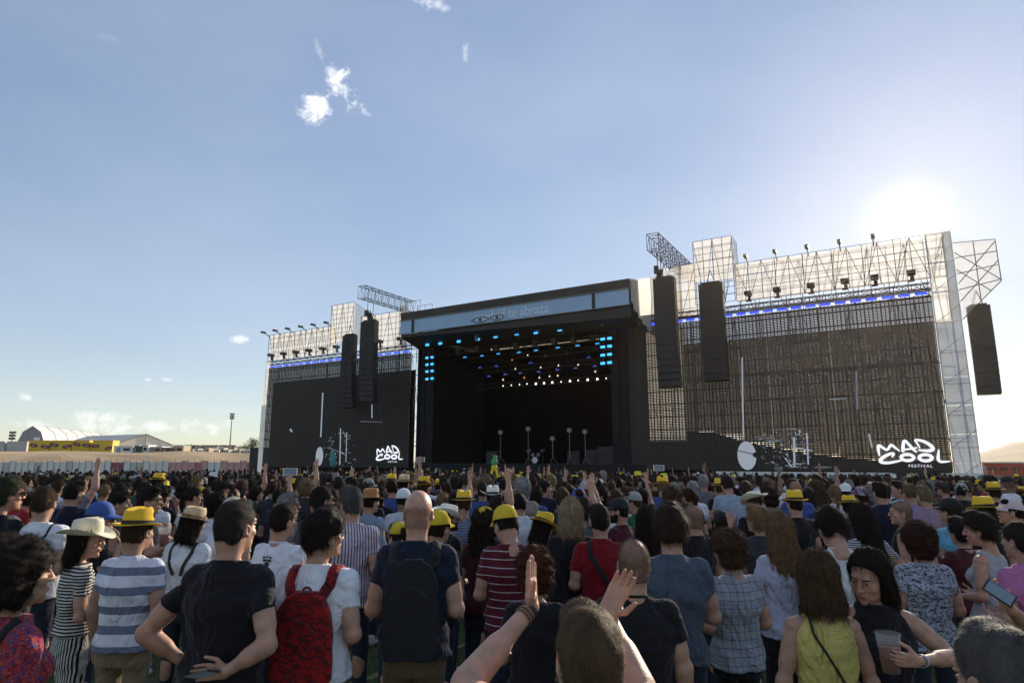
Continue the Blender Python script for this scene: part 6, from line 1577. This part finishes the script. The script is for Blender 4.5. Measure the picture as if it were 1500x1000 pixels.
reg(P('woman with straight blonde bob in black t-shirt', 836, 730, 4.8, 2, 6, fem=1, hair='bob', hc=(.30, .22, .13), shirt=BK, seed=2, fat=.1), 836, 4.8, 'the blonde bob woman')
r = reg(P('man in red polo shirt with black strap across his back', 878, 739, 4.6, 2, 0, hair='crop', hc=HB, shirt=RD, aL='bent', aR='bent', seed=2, sleeve=.6, fat=.08, fold=.008, neck=1.502), 878, 4.6, 'the red polo man')
strap(r[0], r[1], cross_path(-.10, .16), BLKPACK, .04, name='bag_strap')
reg(P('bearded man in black baseball cap facing left, maroon shirt', 905, 723, 6.0, -50, -22, hair='crop', hat='blackcap', shirt=MR, beard=True, seed=3, fat=.1), 905, 6.0, 'the bearded black cap man')
reg(P('man in grey baseball cap and green shirt facing left', 927, 715, 7.2, -40, -20, hair='crop', hc=HBR, hat='greycap', shirt=GNT, seed=4), 927, 7.2, 'the grey cap green shirt man')
r = reg(P('balding cropped man in black t-shirt with rucksack strap', 1013, 738, 5.0, -18, -12, hair='buzz', hc=(.07, .055, .045), shirt=BK, seed=1, fat=.05), 1013, 5.0, 'the cropped strap man')
strap(r[0], r[1], shoulder_path(.05, .12, 1.15, 1.2), BLKPACK, .045)
reg(P('woman with long dark hair and lilac top beside slate t-shirt man', 948, 741, 4.9, 10, 8, fem=1, hair='long', hc=HB, shirt=PRT, tank=True, seed=1), 948, 4.9, 'the lilac top woman')
reg(P('person in dark navy cap behind the checked shirt', 1056, 744, 5.7, 8, 10, hair='short', hat='blackcap', shirt=WT, seed=2), 1056, 5.7, 'the dark cap person')
reg(P('fair curly person in profile pointing one raised hand', 1108, 743, 5.3, 14, -45, 4, fem=1, hair='thick', hc=(.20, .12, .06), shirt=CH, aL=((-.30, .10, 1.34), (-.27, .2, 1.60), (-.1, 0, 1), (0, 1, 0)), aR='bent', kwL=dict(fists=(.05, 1.2, 1.3, 1.3)), seed=1), 1108, 5.3, 'the pointing profile person')
reg(P('person in cream wide brimmed hat tipped back', 1103, 716, 7.0, -10, -20, 10, hair='short', hat='palecowboy', hatt=-16, shirt=BK, seed=3), 1103, 7.0, 'the cream hat person')
reg(P('person in round crowned yellow fedora and black t-shirt', 1162, 714, 6.4, -4, 4, hair='crop', hat='yfedora', shirt=BK, seed=2, fat=.1), 1162, 6.4, 'the black t-shirt fedora person')
reg(P('bald man just behind the black t-shirt fedora', 1164, 704, 8.2, 6, 0, hair='buzz', hc=(.2, .15, .12), shirt=BLT, seed=1, tone=1.1), 1164, 8.2, 'the bald blue shirt man')
reg(P('person in yellow fedora beside the patterned bandana', 1242, 722, 7.2, 10, 10, hair='short', hat='yfedora', hatt=-8, shirt=CH, seed=3), 1242, 7.2, 'the fedora by the bandana')
reg(P('person in red and blue patterned bandana cap', 1257, 708, 7.6, -20, -10, hair='short', hat='bandana', shirt=BK, seed=4), 1257, 7.6, 'the bandana person')
reg(P('woman with very long dark hair and striped top right of bowed man', 1258, 738, 4.9, -6, -6, 0, roll=-8, fem=1, hair='long', hc=HB, shirt=STR5, seed=2, aR='akimbo'), 1258, 4.9, 'the striped top long haired woman')
reg(P('man in black cap and light blue t-shirt', 1388, 722, 5.7, -4, -20, hair='short', hat='blackcap', shirt=LB, seed=3), 1388, 5.7, 'the light blue t-shirt man')
reg(P('person in large yellow fedora with dark band near right edge', 1437, 724, 5.5, -6, 0, 6, hair='short', hat='yfedora', hatt=-10, shirt=BK, seed=1), 1437, 5.5, 'the right edge fedora person')
reg(P('man in pale pink baseball cap facing left at right edge', 1477, 724, 5.7, -40, -20, 4, hair='crop', hat='pinkcap', shirt=C('pink_white', (.5, .36, .42)), seed=2, tone=1.1), 1477, 5.7, 'the pink cap man')
reg(P('cropped man in dark vest facing left, bare shoulders', 1317, 733, 5.8, -50, -25, hair='buzz', hc=(.05, .04, .035), shirt=BK, tank=True, seed=4), 1317, 5.8, 'the dark vest man')
reg(P('man in dark blue t-shirt with white lettering, seen from behind', 1288, 706, 7.4, 4, 4, hair='crop', hc=HB, shirt=NV, seed=2), 1288, 7.4, 'the lettered t-shirt man')
reg(P('sandy haired man in lilac shirt, right of lettered t-shirt', 1331, 708, 7.7, -2, 0, hair='crop', hc=(.14, .09, .05), shirt=C('lilac', (.3, .22, .36)), seed=1), 1331, 7.7, 'the sandy haired man')
reg(P('fair haired man in mauve shirt, second head right of lettered t-shirt', 1352, 711, 7.1, 4, 2, hair='crop', hc=(.17, .12, .07), shirt=C('mauve', (.3, .2, .28)), seed=2), 1352, 7.1, 'the fair mauve shirt man')
reg(P('person in yellow fedora seen beyond the pink cap', 1453, 703, 8.6, 8, 0, hair='short', hat='yfedora', shirt=BK, seed=2), 1453, 8.6, 'the far right fedora')
reg(P('dark haired person in navy t-shirt behind the drawstring straps', 112, 705, 6.8, 8, 10, hair='crop', hc=HB, shirt=NV, seed=3), 112, 6.8, 'the navy t-shirt left man')
reg(P('person with greenish dark hair and sunglasses at left edge', 14, 700, 4.9, 14, 20, fem=1, hair='short', hc=(.025, .03, .012), gl='sun', shirt=BK, seed=4), 14, 4.9, 'the left edge sunglasses person')
# --- raised arms in the middle of the crowd
HANDV = dict(fists=(.05, .05, 1.3, 1.3), spread=.2)
reg(P('person raising an arm with two fingers in a V sign', 668, 722, 7.6, 0, 0, hair='thick', hc=HB, shirt=BLT, aR=((.20, .06, 1.72), (.20, .10, 2.0), (0, .05, 1), (0, -1, 0)), aL='bent', kwR=HANDV, seed=1), 668, 7.6, 'the V sign person')
reg(P('person pointing one finger to the sky, silver watch on the wrist', 728, 728, 5.6, 0, 0, hair='short', hc=HB, shirt=BLT, aR=((.13, .10, 1.72), (.12, .14, 1.97), (-.03, .05, 1), (0, 1, 0)), kwR=dict(fists=(.02, 1.3, 1.4, 1.4)), aL='bent', seed=2), 728, 5.6, 'the sky pointing person')
reg(P('person with raised fist and black wristband left of black cap man', 850, 731, 5.6, 0, 5, hair='short', hc=HB, shirt=GB, aR=((.17, .08, 1.66), (.13, .12, 1.88), (.05, .05, 1), (0, 1, 0)), kwR=dict(fists=(1.2, 1.3, 1.4, 1.4)), aL='bent', seed=3), 850, 5.6, 'the raised fist person')
reg(P('person in white top waving an open hand leaning left', 903, 718, 7.2, 0, 0, hair='short', hc=HBR, shirt=WT, aL=((-.26, .1, 1.62), (-.30, .16, 1.86), (-.15, .0, 1), (0, 1, 0)), kwL=dict(curl=.15), aR='bent', seed=4), 903, 7.2, 'the waving white top person')
reg(P('person holding one hand high above dark heads, centre right', 940, 716, 7.6, 0, 0, fem=1, hair='short', hc=HB, shirt=BK, aR=((.13, .1, 1.64), (.10, .14, 1.88), (.02, .05, 1), (0, 1, 0)), kwR=dict(curl=.15), aL='bent', seed=0), 940, 7.6, 'the high hand person')
r = reg(P('person holding a white phone up high, left of centre', 410, 716, 7.8, 0, 0, hair='short', hc=HB, shirt=DENIM, aR=((.13, .08, 1.64), (.10, .12, 1.88), (.0, .05, 1), (0, 1, 0)), kwR=dict(curl=.8), aL='bent', seed=1), 410, 7.8, 'the high phone person')
phone(r[0].matrix_basis @ Vector((.09, .15, 2.04)), 'white phone with pink screen raised above the left crowd', (0, R(90), R(10)), 1.35, True)
reg(P('person stretching both bare arms up, far left crowd', 108, 706, 7.4, 6, 0, hair='short', hc=HB, shirt=C('grey_stripe_top', (.2, .18, .22)), aR='up', aL='clapup', kwR=dict(curl=.2), seed=2), 108, 7.4, 'the stretching arms person')
reg(P('person clapping above head beside beige cap man', 318, 722, 6.6, 8, 0, hair='curly', hc=HB, shirt=WT, aR='clapup', aL='clapup', kwR=dict(curl=.3), seed=3), 318, 6.6, 'the overhead clapper left')
reg(P('person raising an open palm beside the grey tank top woman', 1404, 762, 5.0, -10, 0, hair='thick', hc=HB, shirt=MR, aL=((-.25, .15, 1.3), (-.2, .28, 1.50), (-.1, .1, 1), (0, 1, 0)), aR='bent', seed=4), 1404, 5.0, 'the raised palm person')
# things held above the crowd
t = empty('inflatable_figure', at(724, 690, 15.5), 0, 'green and yellow inflatable figure held up above the crowd', 'inflatable', None, .55)
GI = base('green_inflatable', (.02, .30, .08), .4); YI = base('yellow_inflatable', (.72, .55, .02), .4)
G = Grid((-.35, -.25, -.1), (.35, .25, .75), .02); G.ell((0, 0, .38), (.14, .12, .20), .03); G.ell((.03, .03, .62), (.09, .09, .09), .03); G.cap((.08, .05, .62), (.18, .08, .60), .03, .02, .02); G.cap((-.05, 0, .68), (-.09, 0, .75), .025, .01); link('upper_body', mesh('upper_body', *G.net(), True, GI), t)
G = Grid((-.35, -.25, -.5), (.35, .25, .35), .02); G.ell((0, 0, .18), (.13, .115, .14), .03)
for s_ in (-1, 1): G.cap((s_*.06, 0, .14), (s_*.15, 0, -.25), .065, .04, .03)
link('lower_body', mesh('lower_body', *G.net(), True, YI), t)
for (px, py, Z, nm, rot, wh) in [(965, 685, 12, 'phone with pale screen raised right of centre stage', 1.57, True), (1413, 0, 0, '', 0, False)][:1]:
    phone(at(px, py, Z), nm, (0, rot, .2), 1.5, wh)
t = empty('green_bottle', at(487, 683, 17), 0, 'teal plastic bottle raised above the left crowd', 'bottle')
b = MB(); b.lathe([(.001, 0), (.07, 0), (.075, .02), (.075, .26), (.03, .36), (.03, .42), (.001, .42)], 14); link('body', b.done('body', base('teal_plastic', (.02, .22, .20), .4), True), t)
# ------------------------------------------------------------ the crowd behind: individuals copied from a set of figures
DK = [((.012, .012, .014), 'black'), ((.02, .022, .03), 'dark'), ((.016, .02, .045), 'navy'), ((.04, .042, .046), 'charcoal'), ((.15, .155, .16), 'grey'), ((.74, .75, .78), 'white'), ((.09, .018, .024), 'maroon'), ((.05, .09, .26), 'blue'), ((.03, .10, .055), 'green'), ((.35, .42, .5), 'pale blue'), ((.30, .02, .02), 'red'), ((.30, .26, .2), 'beige'), ((.28, .16, .24), 'pink'), ((.10, .07, .17), 'purple')]
WTS = [24, 8, 9, 8, 9, 22, 5, 5, 4, 4, 3, 3, 2, 2]
SHM = {n: C(n+'_shirt', c) for c, n in DK}
BGV = []
for i, (fem, aL, aR, hy, hp) in enumerate([(0, 'bent', 'bent', 0, 0), (0, 'bent', 'cross', 22, 0), (0, 'cross', 'bent', -20, 0), (1, 'bent', 'bent', 0, 0), (1, 'bent', 'down', 28, -5), (1, 'cross', 'bent', -30, 0), (0, 'bent', 'up', 4, 4), (1, 'up', 'bent', -4, 3), (0, 'upfwd', 'bent', 0, 6), (0, 'clapup', 'clapup', 6, 3), (0, 'bent', 'mouth', 55, 0), (0, 'phone', 'phone', -8, -10), (1, 'bent', 'bent', 60, 0), (0, 'down', 'bent', -60, 4)]):
    hm = head_matrix(hy, hp); AL = arm_pts(aL, -1, fem); AR = arm_pts(aR, 1, fem)
    bm = mesh('body', *body_mesh(fem, AL, AR, hm, .009, ({'curl': .25}, {'curl': .25}), .008), True, skin(1.0))
    sm = mesh('shirt', *shirt_mesh(fem, AL, AR, 0, .55, .88, .017, i), True, SHM['black'])
    BGV.append((fem, bm, sm, hm, (aL, aR)))
TRm = [mesh('trousers', *trousers_mesh(f_, s_, .022, 1), True, DENIM) for f_, s_ in ((0, False), (1, False), (0, True))]
SKT = [skin(t) for t in (1.0, .85, 1.1, .7, .5)]
def objmat(o, m):
    o.material_slots[0].link = 'OBJECT'; o.material_slots[0].material = m
HAIRS = {0: [('crop', 'cropped'), ('short', 'short'), ('thick', 'thick'), ('buzz', 'shaven'), ('curly', 'curly')], 1: [('long', 'long'), ('bob', 'bobbed'), ('curlylong', 'long curly'), ('ponytail', 'ponytail'), ('updo', 'tied up'), ('curly', 'frizzy')]}
HCN = [(HB, 'black'), (HB, 'black'), (HB, 'black'), (HB, 'black'), (HB, 'black'), (HB, 'black'), (HBR, 'brown'), (HBR, 'brown'), (HBR, 'brown'), (HRB, 'auburn'), (HL, 'fair'), (HG, 'grey')]
HATN = [('yfedora', 'yellow fedora'), ('greycap', 'grey cap'), ('blackcap', 'black cap'), ('whitecap', 'white cap'), ('navycap', 'blue cap'), ('wbucket', 'white sun hat'), ('bucket', 'grey sun hat'), ('redcap', 'red cap'), ('straw', 'straw hat'), ('wcowboy', 'white brimmed hat'), ('truckery', 'yellow cap')]
rb = random.Random(11)
used_labels = set()
def rel(p, e):
    dx = (p[3]-e[3]); dz = p[2]-e[2]
    side = 'right' if dx > 0 else 'left'
    if dz > .7*abs(dx)/932*p[2]*1.0+.5: return ('behind %s of' % side) if abs(dx) > 12 else 'straight behind'
    if dz < -.4: return 'in front of'
    return 'directly %s of' % side
YH = [(232, 'x'), (325, 704), (388, 705), (340, 683), (540, 697), (555, 700), (462, 700), (785, 692), (795, 715), (1080, 700), (1220, 700), (1395, 697), (1370, 699), (1310, 700), (960, 697), (845, 700), (505, 697), (1040, 693), (655, 697)]
def candidates(zmin, zmax, dens, jit=.30):
    out = []; st_ = 1/math.sqrt(dens); y = zmin*.9
    while y < zmax*1.1:
        xm = y*.86+1.0; n_ = int(2*xm/st_); off = rb.random()*st_
        for i in range(n_):
            x = -xm+i*st_+off+rb.uniform(-jit, jit)*st_; yy = y+rb.uniform(-jit, jit)*st_
            out.append((x, yy))
        y += st_
    return out
def proj(x, y, z):
    v = Vector((x, y, z-EYE)); zc = y*math.cos(PITCH)+v.z*math.sin(PITCH); yc = -y*math.sin(PITCH)+v.z*math.cos(PITCH)
    return 750+F*x/zc, 500-F*yc/zc, zc
NB = 300-len(EXP)
cands = sorted([c for c in candidates(4.9, 16, 1.9)], key=lambda c: c[1])
placed = []; farq = []
for (x, y) in cands:
    px, py, zc = proj(x, y, 1.7)
    if px < -30 or px > 1530: continue
    ok = True
    for (ex, ey, eZ, epx, ph) in EXP:
        if (x-ex)**2+(y-ey)**2 < (.46 if zc < 9 else .40)**2: ok = False; break
        if zc < eZ and eZ-zc < 4 and abs(px-epx) < 20+932*.13/zc: ok = False; break
        if zc > eZ and zc < eZ+.55 and abs(x-ex) < .3: ok = False; break
    if not ok: continue
    if zc < 6.0:     # leave the near gaps where grass shows
        if 545 < px < 575 or (zc < 5.2 and rb.random() < .5): continue
    placed.append((x, y, zc, px, py))
far_extra = placed[NB:]; placed = placed[:NB]
for n_, (x, y, zc, px, py) in enumerate(placed):
    vi = rb.choices(range(14), [14, 9, 9, 10, 7, 7, .7, .5, .7, .5, 3, 2, 4, 4])[0]
    if zc < 6 and vi in (6, 7, 8, 9): vi = 0
    fem, bm, sm, hm, arms = BGV[vi]
    for tr in range(30):
        hs, hsn = rb.choice(HAIRS[fem]) if not (fem == 0 and rb.random() < .35) else ('short', 'short')
        hc, hcn = rb.choice(HCN); sh = rb.choices(DK, WTS)[0][1]
        hat = rb.choices(HATN, [6, 4, 4, 4, 2, 2, 2, 1, 2, 2, 3])[0] if rb.random() < .17 else None
        if zc < 6.2: hat = None
        e = min(EXP, key=lambda e: (e[0]-x)**2+(e[1]-y)**2)
        who = ['man', 'woman'][fem]
        act = {6: 'arm raised', 7: 'arm raised', 8: 'arm raised', 9: 'clapping overhead', 11: 'holding phone'}.get(vi, '')
        d1 = ('%s in %s and %s t-shirt' % (who, hat[1], sh)) if hat else ('%s with %s %s hair, %s t-shirt' % (who, hsn, hcn, sh))
        lab = d1+(', '+act if act else '')+', '+rel((x, y, zc, px), e)+' '+e[4]
        if len(lab.split()) > 16: lab = d1+', '+rel((x, y, zc, px), e)+' '+e[4]
        if lab not in used_labels and len(lab.split()) <= 16: break
    used_labels.add(lab)
    sc = rb.gauss(1.68 if not fem else 1.60, .055)/1.765; sc = max(.86, min(1.0, sc))
    if vi == 9: sc *= .95
    rz = math.atan2(-(7-x)*.25, 20)+rb.uniform(-.25, .25)
    t = empty('person', (x, y, gz(x, y)), rz, lab, 'person', 'people standing in the crowd', sc)
    o = link('body', bm, t); objmat(o, rb.choices(SKT, [8, 6, 5, 2, 1])[0])
    o = link('shirt', sm, t); objmat(o, SHM[sh])
    link('trousers', TRm[fem if rb.random() < .7 else 2*(1-fem)+fem], t)
    hmr = hm
    link('hair', hair_mesh(hs, rb.randrange(3), 1, hc), t, None, hmr)
    if hat: put_hat(t, hat[0], hmr, rb.uniform(-6, 4))
    pl_ = 'phone held up %s %s' % (rel((x, y, zc, px), e), e[4])
    if vi in (6, 7) and rb.random() < .6 and pl_ not in used_labels:
        used_labels.add(pl_)
        v2 = Matrix.Rotation(rz, 3, 'Z') @ Vector(((.235 if vi == 6 else -.225), .15, 2.06))*sc
        phone(Vector((x, y, gz(x, y)))+v2, 'phone held up %s %s' % (rel((x, y, zc, px), e), e[4]), (0, rb.choice((0, R(90))), rz), 1.1, rb.random() < .5)
# ------------------------------------------------------------ the far crowd: one dense mass of small real figures
def lowfig():
    """returns verts, quads/tris and colour slots of a low figure: 0 skin 1 hair 2 shirt 3 trousers"""
    V = []; Fs = []; S = []
    def loft(rows, n, slot, cap=True):
        b0 = len(V)
        for (cx, cy, z, rx, ry) in rows:
            for i in range(n): a = 2*math.pi*i/n+.3; V.append((cx+rx*math.cos(a), cy+ry*math.sin(a), z))
        for j in range(len(rows)-1):
            for i in range(n): Fs.append((b0+j*n+i, b0+j*n+(i+1) % n, b0+(j+1)*n+(i+1) % n, b0+(j+1)*n+i)); S.append(slot(j) if callable(slot) else slot)
    return V, Fs, S, loft
def make_low(kind):
    V, Fs, S, loft = lowfig()
    for s_ in (-1, 1): loft([(s_*.12, 0, 0, .06, .09), (s_*.10, 0, .45, .07, .075), (s_*.085, 0, .85, .095, .11)], 5, 3)
    loft([(0, 0, .80, .17, .12), (0, 0, 1.05, .16, .115), (0, 0, 1.30, .19, .125), (0, -.01, 1.41, .195, .10), (0, -.02, 1.46, .12, .075), (0, -.03, 1.50, .055, .055)], 8, 2)
    loft([(0, -.03, 1.46, .052, .052), (0, -.02, 1.54, .055, .06), (0, .02, 1.555, .05, .065), (0, .02, 1.62, .07, .085), (0, .01, 1.66, .076, .094)], 8, 0)
    hs = kind % 3
    r_ = [1.0, 1.13, 1.05][hs]
    loft([(0, -.045, 1.55 if hs == 0 else (1.50 if hs == 1 else 1.40), .068*r_, .055*r_), (0, -.035, 1.62, .081*r_, .080*r_), (0, -.01, 1.69, .083*r_, .103*r_), (0, -.01, 1.74, .066*r_, .082*r_), (0, -.015, 1.775, .03, .04), (0, -.015, 1.782, .004, .004)], 8, 1)
    if kind >= 3 and kind < 6:   # hat
        loft([(0, 0, 1.705, .145, .16), (0, 0, 1.70, .09, .11), (0, 0, 1.71, .088, .108), (0, 0, 1.79, .082, .1), (0, -.01, 1.815, .05, .07), (0, -.01, 1.817, .004, .004)], 8, 4)
    up = kind in (2, 5, 7)
    for s_ in (-1, 1):
        if up and s_ > 0: loft([(.19, -.01, 1.40, .05, .05), (.24, .03, 1.56, .045, .045)], 5, 2); loft([(.24, .03, 1.56, .04, .04), (.26, .06, 1.70, .04, .04), (.22, .10, 1.93, .028, .028), (.22, .10, 2.02, .045, .02), (.23, .11, 2.12, .012, .012)], 5, 0)
        else: loft([(s_*.19, -.01, 1.42, .05, .05), (s_*.235, -.02, 1.25, .05, .055), (s_*.25, -.02, 1.12, .042, .045)], 5, 2); loft([(s_*.25, -.02, 1.14, .038, .04), (s_*.15, .2, 1.08, .03, .03), (s_*.05, .26, 1.12, .02, .03)], 5, 0)
    return np.array(V, f4), np.array(Fs), np.array(S)
LOW = [make_low(k) for k in range(8)]
AVs = []; AFs = []; ACs = []; off_ = 0; nfar = 0
farpos = [(x, y) for (x, y, zc, px, py) in far_extra]
zlast = max(p_[2] for p_ in placed)
y_done = max(p_[1] for p_ in placed)
for (x, y) in candidates(15.9, 62, 1.45, .42):
    farpos.append((x, y))
und = Vector((math.cos(AN), -math.sin(AN), 0)); nnd = Vector((math.sin(AN), math.cos(AN), 0))
shc = [c for c, n in DK]
for (x, y) in farpos:
    d = x*nnd.x+y*nnd.y; s = x*und.x+y*und.y
    if d > 44.5 or math.hypot(x, y) > 62: continue
    if s < -66 and rb.random() < .5: continue
    if d > 40 and s > 6: continue
    px, py, zc = proj(x, y, 1.7)
    if px < -20 or px > 1520: continue
    if zc > 45 and rb.random() < .25: continue
    k = rb.choices(range(8), [34, 22, 1.6, 3.6, 2.2, .4, 22, 1.6])[0]
    V, Fq, S = LOW[k]; sc = rb.gauss(1.66, .08)/1.77; a = rb.uniform(-.5, .5)+rb.choice((0, 0, 0, 1.2, -1.2)); ca, sa = math.cos(a), math.sin(a)
    W = V*sc; W = np.stack([W[:, 0]*ca-W[:, 1]*sa+x, W[:, 0]*sa+W[:, 1]*ca+y, W[:, 2]+gz(x, y)], 1)
    AVs.append(W); AFs.append(Fq+off_); off_ += len(V)
    hcx = rb.choice(HCN)[0]; tone = rb.choice((1, .9, .75, 1.1, .5)); shx = rb.choices(shc, [16, 8, 9, 9, 11, 24, 6, 8, 6, 9, 5, 7, 6, 4])[0]
    hatc = rb.choice([(.72, .50, .02), (.80, .56, .04), (.7, .68, .6), (.7, .7, .68), (.3, .3, .3), (.02, .02, .03), (.6, .46, .26), (.75, .66, .04)])
    pal = np.array([(.47*tone, .265*tone, .18*tone), hcx, shx, rb.choice([(.02, .025, .04), (.014, .014, .016), (.2, .16, .1)]), hatc], f4)
    ACs.append(pal[S]); nfar += 1
V = np.concatenate(AVs); Fq = np.concatenate(AFs); Cc = np.concatenate(ACs)
me = mesh('far_crowd', V, Fq, True, attr_mat('crowd_colours'))
at_ = me.color_attributes.new('col', 'FLOAT_COLOR', 'CORNER')
cc = np.ones((len(Fq)*4, 4), f4); cc[:, :3] = np.repeat(Cc, 4, axis=0); at_.data.foreach_set('color', cc.ravel())
tag(link('far_crowd', me), 'dense mass of distant festival goers filling the ground before the stage', 'crowd', None, 'stuff')
print('EXPLICIT', len(EXP), 'COPIES', len(placed), 'FAR', nfar, 'zlast', zlast)
# ------------------------------------------------------------ grass blades near the camera
n_ = 42000
r_ = np.random.default_rng(4); gx = r_.uniform(-4.5, 4.5, n_); gy = r_.uniform(1.2, 8.5, n_); h_ = r_.uniform(.02, .06, n_); an = r_.uniform(0, 6.28, n_)
dx, dy = np.cos(an)*.0035, np.sin(an)*.0035; lx, ly = r_.normal(0, .02, n_), r_.normal(0, .02, n_); z0 = np.zeros(n_)+.002
V = np.stack([np.stack([gx-dx, gy-dy, z0], 1), np.stack([gx+dx, gy+dy, z0], 1), np.stack([gx+lx, gy+ly, h_], 1)], 1).reshape(-1, 3)
me = mesh('grass', V, np.arange(n_*3).reshape(-1, 3), False, base('grass_blade', (.06, .11, .02), .8, var=.3, vscale=3))
tag(link('grass', me), 'short green grass between the feet of the crowd', 'grass', None, 'stuff')
